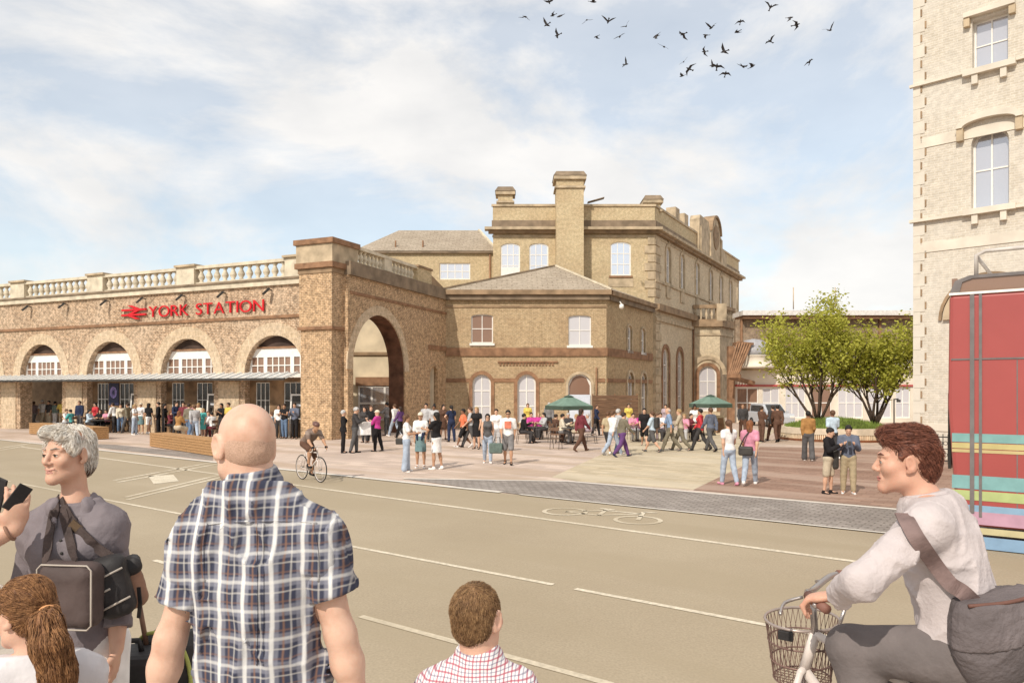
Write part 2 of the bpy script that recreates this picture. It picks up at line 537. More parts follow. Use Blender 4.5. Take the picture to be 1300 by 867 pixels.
# bicycle symbol painted between the cycle line and the setts
def ring_sheet(c, r, w, sx=1.0, n=28):
    vs, fs = [], []
    for i in range(n):
        a = 2 * math.pi * i / n
        for rr in (r - w / 2, r + w / 2):
            p = Vector(c) + RU * (-math.cos(a) * rr * sx) + RV * (math.sin(a) * rr)
            vs.append((p.x, p.y, 0))
        j = (i + 1) % n
        fs.append((2 * i, 2 * j, 2 * j + 1, 2 * i + 1))
    return vs, fs
mbk = MB()
bc = gnd(768, 654)
def bp(a, b):
    p = bc - RU * a + RV * b
    return Vector((p.x, p.y, 0))
for ca in (-0.85, 0.78):
    vs, fs = ring_sheet(bp(ca, -0.12), 0.42, 0.09)
    mbk.add(vs, fs)
def bstroke(a, b, w=0.09):
    a, b = bp(*a), bp(*b)
    t = (b - a).normalized(); s = Vector((-t.y, t.x, 0)) * w / 2
    mbk.add([a - s, b - s, b + s, a + s], [(0, 1, 2, 3)])
for a, b in (((-0.85, -0.12), (-0.25, 0.5)), ((-0.25, 0.5), (0.5, 0.55)), ((0.5, 0.55), (-0.08, -0.1)), ((-0.08, -0.1), (-0.32, 0.62)), ((-0.08, -0.1), (-0.85, -0.12)), ((0.78, -0.12), (0.44, 0.78)), ((0.44, 0.78), (0.7, 0.84)), ((-0.5, 0.66), (-0.16, 0.66))):
    bstroke(a, b)
ob = mbk.build('road_marking', MG_paint); ob['kind'] = 'structure'; ob.location.z = 0.0105
# the raised near pavement the walkers in front stand on, with its ramp down to the road
TZ = 0.65
mt = MB()
prof = [(-8.0, 0.0), (-8.0, TZ), (4.40, TZ), (6.03, 0.0)]
vs = [(-16, y, z) for y, z in prof] + [(16, y, z) for y, z in prof]
mt.add(vs, [(0, 3, 2, 1)[::-1], (4, 5, 6, 7)[::-1], (1, 2, 6, 5)[::-1], (2, 3, 7, 6)[::-1], (0, 1, 5, 4)[::-1]])
ob = mt.build('raised_pavement', MG_foot); ob['kind'] = 'structure'
bm_ = bmesh.new(); bm_.from_mesh(ob.data); bmesh.ops.recalc_face_normals(bm_, faces=bm_.faces); bm_.to_mesh(ob.data); bm_.free()
# footway along the near side of the road, seen at bottom left
ob = sheet('footway', [(-30, 5.0), (-1.0, 5.0), road(2.6, 3.6), road(40, 3.6)], 0.014, MG_foot)

# ================================================================== BUILDINGS
MB_arcade = brick_mat('mat_arcade_brick', (0.43, 0.275, 0.165), (0.29, 0.175, 0.10), (0.60, 0.48, 0.355), (0.56, 0.43, 0.31), blot_amt=0.65, speck=0.5)
MB_pier = brick_mat('mat_pier_brick', (0.47, 0.295, 0.165), (0.35, 0.21, 0.115), (0.60, 0.46, 0.31), (0.52, 0.36, 0.21), blot_amt=0.4, speck=0.45)
MB_low = brick_mat('mat_gault_brick', (0.47, 0.345, 0.20), (0.39, 0.275, 0.15), (0.55, 0.43, 0.29), (0.38, 0.255, 0.15), blot_amt=0.5, speck=0.26)
MB_main = brick_mat('mat_yellow_brick', (0.58, 0.455, 0.275), (0.51, 0.39, 0.22), (0.62, 0.52, 0.36), (0.46, 0.335, 0.20), blot_amt=0.55, speck=0.2)
MB_hotel = brick_mat('mat_pale_brick', (0.61, 0.545, 0.45), (0.54, 0.475, 0.38), (0.65, 0.595, 0.515), (0.65, 0.60, 0.525), blot_amt=0.6, speck=0.12)
MS_ring = brick_mat('mat_arch_brick', (0.60, 0.46, 0.31), (0.50, 0.37, 0.24), (0.64, 0.51, 0.37), (0.58, 0.47, 0.35), bw=0.12, bh=0.3, blot_amt=0.5, speck=0.25)
MS_red = M('mat_red_stone', (0.27, 0.15, 0.085), 0.85, 0.22, 2.5, 0.3)
MS_brown = M('mat_brown_stone', (0.30, 0.205, 0.125), 0.85, 0.22, 1.6, 0.3)
MS_dark = M('mat_weathered_stone', (0.235, 0.175, 0.12), 0.85, 0.25, 1.3, 0.3)
MS_cream = M('mat_cream_stone', (0.62, 0.54, 0.41), 0.8, 0.14, 2.2, 0.2)
MS_stone = M('mat_sandstone', (0.47, 0.37, 0.25), 0.85, 0.2, 1.8, 0.3)
MS_white = M('mat_pale_stucco', (0.68, 0.61, 0.51), 0.8, 0.08, 1.5)
MS_slate = brick_mat('mat_slate', (0.40, 0.33, 0.255), (0.33, 0.27, 0.205), (0.25, 0.20, 0.15), (0.44, 0.37, 0.29), bw=0.3, bh=0.16, blot_amt=0.5, speck=0.2)
MW_white = M('mat_white_timber', (0.80, 0.77, 0.72), 0.5, 0.04)
MW_dark = M('mat_dark_iron', (0.05, 0.045, 0.04), 0.5, 0.2)
def glass_mat(name, col, metal, rough=0.07):
    m, nt, b = _new(name)
    b.inputs['Base Color'].default_value = (*col, 1)
    b.inputs['Metallic'].default_value = metal
    b.inputs['Roughness'].default_value = rough
    no = _n(nt, 'ShaderNodeTexNoise'); no.inputs['Scale'].default_value = 1.4
    bn = _n(nt, 'ShaderNodeBump'); bn.inputs['Strength'].default_value = 0.12; bn.inputs['Distance'].default_value = 0.05
    nt.links.new(no.outputs['Fac'], bn.inputs['Height']); nt.links.new(bn.outputs['Normal'], b.inputs['Normal'])
    return m
GL_sky = glass_mat('mat_bright_glass', (0.78, 0.80, 0.86), 0.75)
GL_mid = glass_mat('mat_brown_glass', (0.28, 0.17, 0.12), 0.15, 0.12)
GL_dark = glass_mat('mat_dark_glass', (0.03, 0.028, 0.026), 0.05)
GL_sash = glass_mat('mat_sash_glass', (0.58, 0.58, 0.62), 0.5, 0.1)
GL_lilac = glass_mat('mat_pale_blind_glass', (0.60, 0.58, 0.60), 0.15, 0.2)

def window(fr, parent, cx, zb, w, h, rise=0.0, cols=2, rows=2, fm=None, gm=None, y=0.16, t=0.06, bar=0.045, sill=None, sur=None, sur_t=0.16, panel_rows=0, midbar=None):
    """a window as a part: frame (mesh), pane, sill and surround as sub-parts"""
    fm = fm or MW_white; gm = gm or GL_sky
    zs = zb + h - rise
    def top(x, ins):
        if rise <= 0:
            return zb + h - ins
        a = max(0.0, 1 - ((x - cx) / (w / 2 - ins + 1e-6)) ** 2)
        return zs + (rise - ins) * math.sqrt(a)
    outline = arch(cx, w, zb, zs, rise, 14) if rise > 0 else rect(cx - w / 2, cx + w / 2, zb, zb + h)
    holes = []
    iw = w - 2 * t
    ih = h - 2 * t
    cw = (iw - bar * (cols - 1)) / cols
    rh = (ih - bar * (rows - 1)) / rows
    for c in range(cols):
        x0 = cx - iw / 2 + c * (cw + bar)
        for r in range(rows):
            z0 = zb + t + r * (rh + bar); z1 = z0 + rh
            pts = [(x0, z0), (x0 + cw, z0)]
            for i in range(7):
                x = x0 + cw - cw * i / 6
                pts.append((x, max(z0 + 0.02, min(z1, top(x, t)))))
            cl = []
            for p in pts:
                if not cl or (abs(p[0] - cl[-1][0]) + abs(p[1] - cl[-1][1])) > 1e-4:
                    cl.append(p)
            holes.append(cl)
    f = MB(fr).panel(outline, holes, y, y + 0.06).build('window', fm, parent)
    MB(fr).panel(outline, [], y + 0.035, y + 0.05).build('pane', gm, f)
    if sill is not None:
        MB(fr).box((cx - w / 2 - 0.1, -0.1, zb - 0.16), (cx + w / 2 + 0.1, y + 0.02, zb - 0.003)).build('sill', sill, f)
    if sur is not None:
        if rise > 0:
            MB(fr).panel(arch_ring(cx, w, zs, rise, sur_t, 14, leg=zs - zb), [], -0.07, 0.05).build('surround', sur, f)
        else:
            MB(fr).panel(rect(cx - w / 2 - sur_t, cx + w / 2 + sur_t, zb, zb + h + sur_t), [rect(cx - w / 2, cx + w / 2, zb + 0.001, zb + h)], -0.05, 0.05).build('surround', sur, f)
    return f
BAL_PROF = [(0.07, 0.0), (0.07, 0.06), (0.045, 0.09), (0.10, 0.26), (0.105, 0.34), (0.05, 0.55), (0.045, 0.62), (0.075, 0.66), (0.075, 0.74)]
def baluster(fr, parent, x, z, h=0.74, k=1.0, y=0.0, mat=None):
    s = h / 0.74
    MB(fr).lathe([(r * k, zz * s) for r, zz in BAL_PROF], (x, y, z), 10).build('baluster', mat or MS_cream, parent)

# ------------------------------------------------------------------ the arched station front on the left
LARC = 36.0
pL = A0 + AU * LARC
arcade = thing('station_arcade', (A0.x, A0.y, 0), 'long red brick station front with round arches, glass canopy and cream balustrade on the left', 'station building')
FA = frame(pL, A0, A0)
sx = lambda s: LARC - s                                    # s measured leftward from the pier
ARCH_S = (1.9, 8.05, 14.2, 20.4, 26.6, 32.8)
SPR, RAD = 3.3, 1.98
holes = [arch(sx(s), 2 * RAD, 0.0, SPR, RAD) for s in ARCH_S]
wallo = [(0, 0)]
for s in reversed(ARCH_S):
    h = arch(sx(s), 2 * RAD, 0.0, SPR, RAD, 20)
    wallo += [h[0]] + list(reversed(h[2:])) + [h[1]]
# the wall's foot runs round the arch openings, so the outline itself carries them
wallo += [(LARC, 0), (LARC, 7.85), (0, 7.85)]
cl = []
for p in wallo:
    if not cl or abs(p[0] - cl[-1][0]) + abs(p[1] - cl[-1][1]) > 1e-4:
        cl.append(p)
MB(FA).panel(cl, [], 0.0, 0.75).build('wall', MB_arcade, arcade)
for s in ARCH_S:
    MB(FA).panel(arch_ring(sx(s), 2 * RAD, SPR, RAD, 0.66, 24), [], -0.035, 0.06).build('arch_ring', MS_ring, arcade)
for i in range(5):
    sm_ = (ARCH_S[i] + ARCH_S[i + 1]) / 2
    MB(FA).box((sx(sm_) - 0.72, -0.05, 0), (sx(sm_) + 0.72, 0.2, 2.9)).build('pier_facing', MS_ring, arcade)
MB(FA).box((0, -0.09, 6.16), (LARC, 0.1, 6.30)).build('string_course', MS_red, arcade)
MB(FA).box((0, -0.16, 7.853), (LARC, 0.85, 8.12)).build('cornice', MS_cream, arcade)
MB(FA).box((0, -0.24, 8.122), (LARC, 0.9, 8.22)).build('cornice_cap', MS_dark, arcade)
bal = MB(FA).box((0, 0.12, 8.223), (LARC, 0.42, 8.34)).build('balustrade', MS_cream, arcade)
MB(FA).box((0, 0.06, 9.08), (LARC - 0.0, 0.50, 9.24)).build('coping', MS_cream, bal)
ps = (0.55, 8.2, 15.5, 22.7, 30.0)
for s in ps:
    m_ = MB(FA)
    m_.box((sx(s) - 0.66, 0.0, 8.226), (sx(s) + 0.66, 0.55, 9.12))
    m_.build('parapet_pier', MS_cream, bal)
    MB(FA).box((sx(s) - 0.78, -0.08, 9.245), (sx(s) + 0.78, 0.63, 9.36)).build('pier_cap', MS_stone, bal)
for a, b in zip(ps[:-1], ps[1:]):
    n = 11
    for i in range(n):
        s = a + 0.66 + (b - a - 1.32) * (i + 0.5) / n
        baluster(FA, bal, sx(s), 8.34, 0.74, 1.75, 0.27, MS_cream)
# infill behind the arches
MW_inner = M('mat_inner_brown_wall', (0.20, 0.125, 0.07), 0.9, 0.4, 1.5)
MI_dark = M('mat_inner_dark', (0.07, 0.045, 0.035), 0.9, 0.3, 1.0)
for i, s in enumerate(ARCH_S):
    x = sx(s)
    # white timber window across the head of the arch
    fr_h = []
    for c, (xa, xb) in enumerate(((-1.86, -0.98), (-0.80, 0.80), (0.98, 1.86))):
        nn = 4 if c == 1 else 2
        for q in range(nn):
            w_ = (xb - xa) / nn
            for zz in (3.30, 3.76):
                fr_h.append(rect(x + xa + q * w_ + 0.03, x + xa + (q + 1) * w_ - 0.03, zz, zz + 0.41))
    fw = MB(FA).panel(rect(x - 2.0, x + 2.0, 3.1, 4.62), fr_h, 0.34, 0.44).build('transom_window', MW_white, arcade)
    MB(FA).box((x - 1.97, 0.40, 3.2), (x + 1.97, 0.42, 4.2)).build('pane', GL_mid, fw)
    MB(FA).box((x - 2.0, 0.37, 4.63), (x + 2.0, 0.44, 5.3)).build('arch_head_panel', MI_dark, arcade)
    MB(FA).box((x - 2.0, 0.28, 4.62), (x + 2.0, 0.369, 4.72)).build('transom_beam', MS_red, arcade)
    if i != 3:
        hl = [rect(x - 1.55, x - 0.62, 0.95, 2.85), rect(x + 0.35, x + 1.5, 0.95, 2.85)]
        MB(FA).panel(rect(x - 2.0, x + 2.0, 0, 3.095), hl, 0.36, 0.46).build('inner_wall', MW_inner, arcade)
        for (wx, ww) in ((-1.085, 0.93), (0.925, 1.15)):
            window(FA, arcade, x + wx, 0.95, ww, 1.9, 0, 3, 2, MW_white, GL_dark, 0.38, 0.035, 0.03)
    else:
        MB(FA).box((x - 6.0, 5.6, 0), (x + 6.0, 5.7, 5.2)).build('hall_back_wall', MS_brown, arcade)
        window(FA, arcade, x - 1.6, 0.4, 2.2, 2.4, 0, 3, 1, MW_white, GL_mid, 5.42, 0.06, 0.05)
        window(FA, arcade, x + 1.2, 0.4, 2.4, 2.4, 0, 3, 1, MW_white, GL_lilac, 5.42, 0.06, 0.05)
MB(FA).box((0, 0.78, 7.2), (LARC - 4.6, 9.0, 7.4)).build('roof_slab', MS_dark, arcade)
MB(FA).box((0, 8.9, 0), (LARC - 4.6, 9.0, 7.2)).build('rear_wall', MS_brown, arcade)
# canopy
MC_gl = glass_mat('mat_canopy_glass', (0.72, 0.75, 0.76), 0.35, 0.2)
cn = MB(FA)
cn.add([(0, -1.1, 3.03), (LARC - 0.2, -1.1, 3.03), (LARC - 0.2, 0.02, 3.36), (0, 0.02, 3.36), (0, -1.1, 3.0), (LARC - 0.2, -1.1, 3.0), (LARC - 0.2, 0.02, 3.33), (0, 0.02, 3.33)],
       [(0, 1, 2, 3), (7, 6, 5, 4), (0, 4, 5, 1), (1, 5, 6, 2), (2, 6, 7, 3), (3, 7, 4, 0)])
canopy = cn.build('canopy', MC_gl, arcade)
MB(FA).box((0, -1.18, 2.94), (LARC - 0.2, -1.103, 3.05)).build('edge_beam', MW_dark, canopy)
k = 0.3
while k < LARC - 0.2:
    MB(FA).bar((k, -1.1, 3.065), (k, 0.0, 3.39), 0.07, 0.05).build('glazing_bar', MW_white, canopy)
    k += 0.62
# floodlights under the cornice
for px in (-18, 40, 86, 139, 185, 235, 287, 345):
    s = arc_s(px)
    q = MB(FA)
    q.bar((sx(s), 0.0, 7.62), (sx(s), -0.34, 7.66), 0.05, 0.05)
    q.bar((sx(s) + 0.05, -0.24, 7.68), (sx(s) - 0.12, -0.52, 7.36), 0.15, 0.11)
    q.build('floodlight', MW_dark, arcade)

# sign on the wall: emblem and letters stand clear of the brick
MR_sign = M('mat_sign_red', (0.60, 0.012, 0.02), 0.4, 0.05)
sgn = thing('station_sign', A0 + AU * 7.0 + AN * 0.05 + Vector((0, 0, 6.55)), 'red raised lettering reading YORK STATION with a double arrow emblem on the brick front', 'sign')
ang = math.atan2(-AU.y, -AU.x)
def letter_obj(ch, x, z, size, sxx, matx, parent, rotz, loc):
    cu = bpy.data.curves.new('letter', 'FONT')
    cu.body = ch
    cu.size = size
    cu.extrude = 0.03
    cu.offset = -0.004
    to = bpy.data.objects.new('letter', cu)
    COL.objects.link(to)
    bpy.context.view_layer.update()
    dg = bpy.context.evaluated_depsgraph_get()
    ev = to.evaluated_get(dg)
    me = bpy.data.meshes.new_from_object(ev)
    xs = [v.co.x for v in me.vertices]
    w = max(xs) - min(xs); x0 = min(xs)
    bpy.data.objects.remove(to, do_unlink=True)
    for v in me.vertices:
        a = (v.co.x - x0) * sxx + x
        v.co = Vector((a, -v.co.z, v.co.y + z))
    me.materials.clear()
    return me, w * sxx
sroot = sgn
sroot.rotation_euler = (0, 0, ang)
adv = 0.0
parts = []
gap = 0.085
for ch in 'YORK STATION':
    if ch == ' ':
        adv += 0.34
        continue
    me, w = letter_obj(ch, adv, 0, 0.90, 0.98, MR_sign, sroot, 0, None)
    parts.append((me, adv)); adv += w + gap
tot = adv - gap
SC_X = (arc_s(191) - arc_s(337)) / tot
xs0 = (7.0 - arc_s(191))                                    # local x where Y starts
for me, a in parts:
    for v in me.vertices:
        v.co.x = xs0 + v.co.x * SC_X
        v.co.y -= 0.06
    link_mesh('letter', me, MR_sign, sroot)
def clip_poly(poly, zlo, zhi):
    for (lim, sgn_) in ((zlo, 1), (zhi, -1)):
        out = []
        for i in range(len(poly)):
            a, b = poly[i], poly[(i + 1) % len(poly)]
            ia, ib = sgn_ * (a[1] - lim) >= 0, sgn_ * (b[1] - lim) >= 0
            if ia:
                out.append(a)
            if ia != ib:
                t = (lim - a[1]) / (b[1] - a[1])
                out.append((a[0] + (b[0] - a[0]) * t, lim))
        poly = out
    return poly
em = MB()
kx = (arc_s(158) - arc_s(187)) / 62.0; kz = 0.80 / 39.0
ex = 7.0 - arc_s(158)
def seg(a, b, w=5.2):
    ax, ay = a; bx, by = b
    l = math.hypot(bx - ax, by - ay)
    nx, ny = -(by - ay) / l * w / 2, (bx - ax) / l * w / 2
    tx, ty = (bx - ax) / l * 1.6, (by - ay) / l * 1.6
    return [(ax - nx - tx, ay - ny - ty), (bx - nx + tx, by - ny + ty), (bx + nx + tx, by + ny + ty), (ax + nx - tx, ay + ny - ty)]
yoff = 0.0
for j, (a, b) in enumerate((((1, -8.9), (46, 12.4)), ((46, 12.4), (16, 26.6)), ((16, 26.6), (61, 47.9)), ((0, 12.4), (62, 12.4)), ((0, 26.6), (62, 26.6)))):
    pl = clip_poly(seg(a, b), 0.0, 39.0)
    em.panel([(ex + p[0] * kx, -0.06 + (39 - p[1]) * kz) for p in pl], [], -0.11 - 0.003 * j, -0.02)
em.build('emblem', MR_sign, sgn)

# ------------------------------------------------------------------ the corner pier and the big arch
C0 = at(421, 495, 36.6); C0.z = 0
portal = thing('station_portal', (C0.x, C0.y, 0), 'tall brick corner pier and wall with one large round-headed archway', 'gateway')
FP = frame(C0 + AU * 1.9, C0, C0)                          # pier front face frame: x 0..1.9
PD = 1.75
def pier_box(e, z0, z1):
    return MB(FP).box((-e, -e, z0), (1.9 + e, PD + e, z1))
pier_box(0.0, 0, 5.42).build('pier', MB_pier, portal)
pier_box(0.12, 5.423, 5.58).build('pier_string', MS_red, portal)
pier_box(0.05, 5.583, 8.2).build('pier_shaft', MB_pier, portal)
pier_box(0.10, 8.203, 8.45).build('pier_moulding', MS_brown, portal)
pier_box(0.22, 8.453, 8.72).build('pier_cornice', MS_red, portal)
pier_box(0.16, 8.723, 9.62).build('pier_block', MS_stone, portal)
pier_box(0.26, 9.623, 9.88).build('pier_cap', MS_red, portal)
W1 = Vector((-8.18, 37.3, 0)); W2 = Vector((-4.24, 48.0, 0))
WL = (W2 - W1).length
FW = frame(W1, W2, C0)
T = lambda t: t * WL
acx, aw = T(0.275), 5.5
wo = [(0, 0), (acx - aw / 2, 0)] + list(reversed(arch(acx, aw, 0, 3.5, 2.95, 26)[2:])) + [(acx + aw / 2, 0), (T(0.80), 0)] + list(reversed(arch(T(0.85), T(0.10), 0, 3.3, 0.6, 12)[2:])) + [(T(0.90), 0), (WL, 0), (WL, 8.2), (0, 8.2)]
cl = []
for p in wo:
    if not cl or abs(p[0] - cl[-1][0]) + abs(p[1] - cl[-1][1]) > 1e-4:
        cl.append(p)
MB(FW).panel(cl, [], 0.0, 0.75).build('wall', MB_pier, portal)
MB(FW).panel(arch_ring(acx, aw - 0.002, 3.5, 2.95, 0.5, 26), [], -0.03, 0.05).build('arch_ring', MS_ring, portal)
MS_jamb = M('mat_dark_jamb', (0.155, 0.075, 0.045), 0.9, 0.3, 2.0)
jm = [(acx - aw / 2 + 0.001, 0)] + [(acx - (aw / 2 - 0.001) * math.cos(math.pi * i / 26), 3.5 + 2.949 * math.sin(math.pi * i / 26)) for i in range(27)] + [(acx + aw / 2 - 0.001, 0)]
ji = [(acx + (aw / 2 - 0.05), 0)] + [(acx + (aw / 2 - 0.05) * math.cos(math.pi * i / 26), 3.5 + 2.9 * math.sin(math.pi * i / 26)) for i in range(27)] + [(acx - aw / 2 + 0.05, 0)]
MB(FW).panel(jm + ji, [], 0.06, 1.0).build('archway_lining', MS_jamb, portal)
MB(FW).box((T(0.8), 0.5, 0), (T(0.9), 0.6, 4.0)).build('side_door', MS_jamb, portal)
MB(FW).box((0.2, -0.06, 7.28), (WL, 0.05, 7.42)).build('string_course', MS_red, portal)
MB(FW).box((T(0.78), -0.08, 4.95), (WL, 0.05, 5.2)).build('impost_band', MS_red, portal)
MB(FW).box((0.0, -0.16, 8.203), (WL, 0.85, 8.88)).build('cornice', MS_dark, portal)
bl = MB(FW).box((0.6, 0.1, 8.883), (T(0.66), 0.45, 8.98)).build('balustrade', MS_stone, portal)
MB(FW).box((0.6, 0.05, 9.64), (T(0.66), 0.5, 9.80)).build('coping', MS_cream, bl)
MB(FW).box((T(0.33), 0.07, 8.985), (T(0.40), 0.48, 9.637)).build('parapet_pier', MS_cream, bl)
for a, b, n in ((0.09, 0.33, 7), (0.40, 0.65, 7)):
    for i in range(n):
        baluster(FW, bl, T(a + (b - a) * (i + 0.5) / n), 8.982, 0.655, 1.5, 0.27, MS_cream)
MB(FW).box((T(0.66), 0.0, 8.885), (T(0.82), 0.6, 9.75)).build('parapet_block', MB_main, portal)
MB(FW).box((T(0.655), -0.07, 9.753), (T(0.825), 0.67, 9.87)).build('block_cap', MS_brown, portal)
q = MB(FW); q.add([(T(0.82), 0.1, 8.885), (WL, 0.1, 8.885), (WL, 0.1, 8.95), (T(0.82), 0.1, 9.6), (T(0.82), 0.5, 8.885), (WL, 0.5, 8.885), (WL, 0.5, 8.95), (T(0.82), 0.5, 9.6)],
                 [(0, 1, 2, 3), (7, 6, 5, 4), (3, 2, 6, 7), (0, 3, 7, 4), (1, 5, 6, 2)])
q.build('sloping_parapet', MS_brown, portal)
# what stands inside the archway: a tan inner wall with a pale shopfront
FI = frame((-12.0, 46.6), (-4.9, 46.6), C0)
MPW = M('mat_passage_plaster', (0.68, 0.575, 0.41), 0.9, 0.15, 0.8)
MB(FI).box((0, 0, 0), (7.1, 0.3, 7.9)).build('passage_wall', MPW, portal)
MB(FI).box((0, -0.12, 4.62), (7.1, -0.003, 4.8)).build('passage_ledge', MS_brown, portal)
MB(FI).box((2.3, -0.25, 2.72), (6.6, -0.003, 3.25)).build('shop_fascia', MS_red, portal)
window(FI, portal, 4.5, 0.55, 4.1, 2.15, 0, 5, 2, MW_white, GL_sky, -0.16, 0.1, 0.12)
FI2 = frame((-12.5, 43.2), (-12.0, 46.6), C0)
MB(FI2).box((0, -0.3, 0), (3.4, 0, 7.9)).build('passage_wall', MPW, portal)

# ------------------------------------------------------------------ the low hipped building in the middle
P1, P2, P3 = Vector((-4.24, 48.0, 0)), Vector((6.06, 48.0, 0)), Vector((10.6, 56.2, 0))
P4 = Vector((-4.0, 56.6, 0))
low = thing('brick_lodge', (P1.x, P1.y, 0), 'low two-storey yellow brick building with a slate hipped roof in the middle', 'building')
FL = frame(P1, P2, P1)
LX = lambda px, d=48.0: (px - CX) / F * d - P1.x
def zf(py, d):
    return CAMZ + (HY - py) * d / F
lw = [(623, 5.45, 1.40, 1.85, 0.14), (736, 5.3, 1.45, 1.95, 0.14)]
lo_w = [(611.5, 0.35, 1.18, 3.1), (668.5, 0.35, 1.18, 3.1)]
hl = [arch(LX(612), 1.40, 5.45, 5.45 + 1.71, 0.14, 10), arch(LX(736), 1.46, 5.3, 5.3 + 1.81, 0.14, 10)]
hl += [arch(LX(p), w, z, z + h - w / 2, w / 2, 14) for p, z, w, h in lo_w]
hl += [arch(LX(736), 1.5, 0.02, 2.72, 0.75, 14)]
MB(FL).panel(rect(0, 10.3, 0, 8.2), hl, 0, 0.4).build('front_wall', MB_low, low)
window(FL, low, LX(612), 5.45, 1.40, 1.85, 0.14, 2, 2, MW_white, GL_mid, 0.1, 0.07, 0.05, sill=MW_white)
window(FL, low, LX(736), 5.3, 1.46, 1.95, 0.14, 2, 2, MW_white, GL_lilac, 0.1, 0.07, 0.05, sill=MW_white)
for p, z, w, h in lo_w:
    window(FL, low, LX(p), z, w, h, w / 2, 2, 3, MW_white, GL_lilac, 0.14, 0.09, 0.08, sur=MS_red, sur_t=0.22)
dr = window(FL, low, LX(736), 0.02, 1.5, 3.45, 0.75, 1, 1, MW_white, GL_mid, 0.14, 0.09, 0.06, sur=MS_stone, sur_t=0.16)
MB(FL).box((LX(736) - 0.68, 0.06, 0.03), (LX(736) + 0.68, 0.13, 2.15)).build('door', M('mat_pale_blue_door', (0.62, 0.66, 0.74), 0.5, 0.05), low)
MB(FL).panel(arch(LX(673.5), 1.42, 5.1, 6.95, 0.16, 10), [], -0.03, 0.02).build('blind_window', MB_low, low)
MB(FL).panel(arch(LX(673.5), 1.2, 5.2, 6.85, 0.14, 10), [], -0.045, 0.01).build('blind_panel', MB_low, low)
for (z0, z1, e, mt_) in ((4.62, 5.15, 0.10, MS_red), (8.203, 8.52, 0.28, MS_dark), (8.523, 8.82, 0.45, MS_brown), (7.72, 7.86, 0.05, MS_brown)):
    MB(FL).box((-0.0, -e, z0), (10.3 + e * 0.6, 0.05, z1)).build('string_course' if z0 < 8 else 'cornice', mt_, low)
for a, b in ((565, 598), (625, 655), (683, 716), (757, 768)):
    MB(FL).box((LX(a) if a > 566 else 0.02, -0.06, 2.95), (LX(b), 0.05, 3.2)).build('impost_band', MS_red, low)
for i in range(17):
    x = LX(634) + i * 0.21
    MB(FL).box((x, -0.07, 4.02), (x + 0.11, 0.02, 4.2)).build('dentil', MS_red, low)
MB(FL).box((LX(632), -0.1, 4.203), (LX(708), 0.02, 4.3)).build('dentil_band', MS_red, low)
MB(FL).tube([(LX(757), -0.1, 0.1), (LX(757), -0.1, 3.9)], 0.06).build('downpipe', MS_red, low)
# side wall
FS = frame(P2, P3, P1)
SLn = (P3 - P2).length
def s_on(p0, p1, px):
    """distance along wall p0-p1 of photo column px"""
    k_ = (px - CX) / F
    d = (p1 - p0).normalized()
    return (k_ * p0.y - p0.x) / (d.x - k_ * d.y)
sw = [s_on(P2, P3, 799), s_on(P2, P3, 816)]
hl = [arch(s, 0.95, 5.15, 6.6, 0.3, 12) for s in sw] + [arch(s + 0.2, 1.25, 0.1, 3.05, 0.62, 14) for s in sw]
MB(FS).panel(rect(0.003, SLn, 0, 8.2), hl, 0, 0.4).build('side_wall', MB_low, low)
for s in sw:
    window(FS, low, s, 5.15, 0.95, 1.75, 0.3, 1, 2, MW_white, GL_sky, 0.1, 0.09, 0.07, sill=MW_white, sur=MS_stone, sur_t=0.12)
    window(FS, low, s + 0.2, 0.1, 1.25, 3.57, 0.62, 1, 2, MW_white, GL_sky, 0.12, 0.1, 0.08, sur=MS_stone, sur_t=0.2)
for (z0, z1, e, mt_) in ((4.62, 5.15, 0.10, MS_red), (8.203, 8.52, 0.28, MS_dark), (8.523, 8.82, 0.45, MS_brown), (2.95, 3.2, 0.06, MS_red)):
    MB(FS).box((0.05, -e, z0 + 0.002), (SLn - 0.3, 0.05, z1 - 0.002)).build('string_course' if z0 < 8 else 'cornice', mt_, low)
# hipped roof and its lead hips
def roof_mesh(pts, top, z, zt):
    vs = [(p[0] - P1.x, p[1] - P1.y, z) for p in pts] + [(t[0] - P1.x, t[1] - P1.y, zt) for t in top]
    return vs
ap = (3.0, 52.0); rbase = [(-4.55, 47.6), (6.35, 47.6), (11.0, 56.0), (-4.3, 56.0)]
q = MB(); q.add(roof_mesh(rbase, [ap, (3.4, 53.5)], 8.80, 11.05), [(0, 1, 4), (1, 2, 5, 4), (2, 3, 5), (3, 0, 4, 5), (3, 2, 1, 0)])
roof = q.build('roof', MS_slate, low)
for c_, mt_ in ((rbase[0], MS_dark), (rbase[1], MS_cream)):
    MB().bar((c_[0] - P1.x, c_[1] - P1.y, 8.86), (ap[0] - P1.x, ap[1] - P1.y, 11.1), 0.16, 0.1).build('hip_flashing', mt_, roof)
lt = MB(); lt.lathe([(0.05, 0), (0.16, 0.1), (0.13, 0.3), (0.02, 0.34)], (LX(787), -0.7, 7.55), 10)
lt.bar((LX(787), -0.7, 7.85), (LX(787), 0.0, 8.1), 0.05, 0.05)
lt.build('wall_light', MW_white, low)

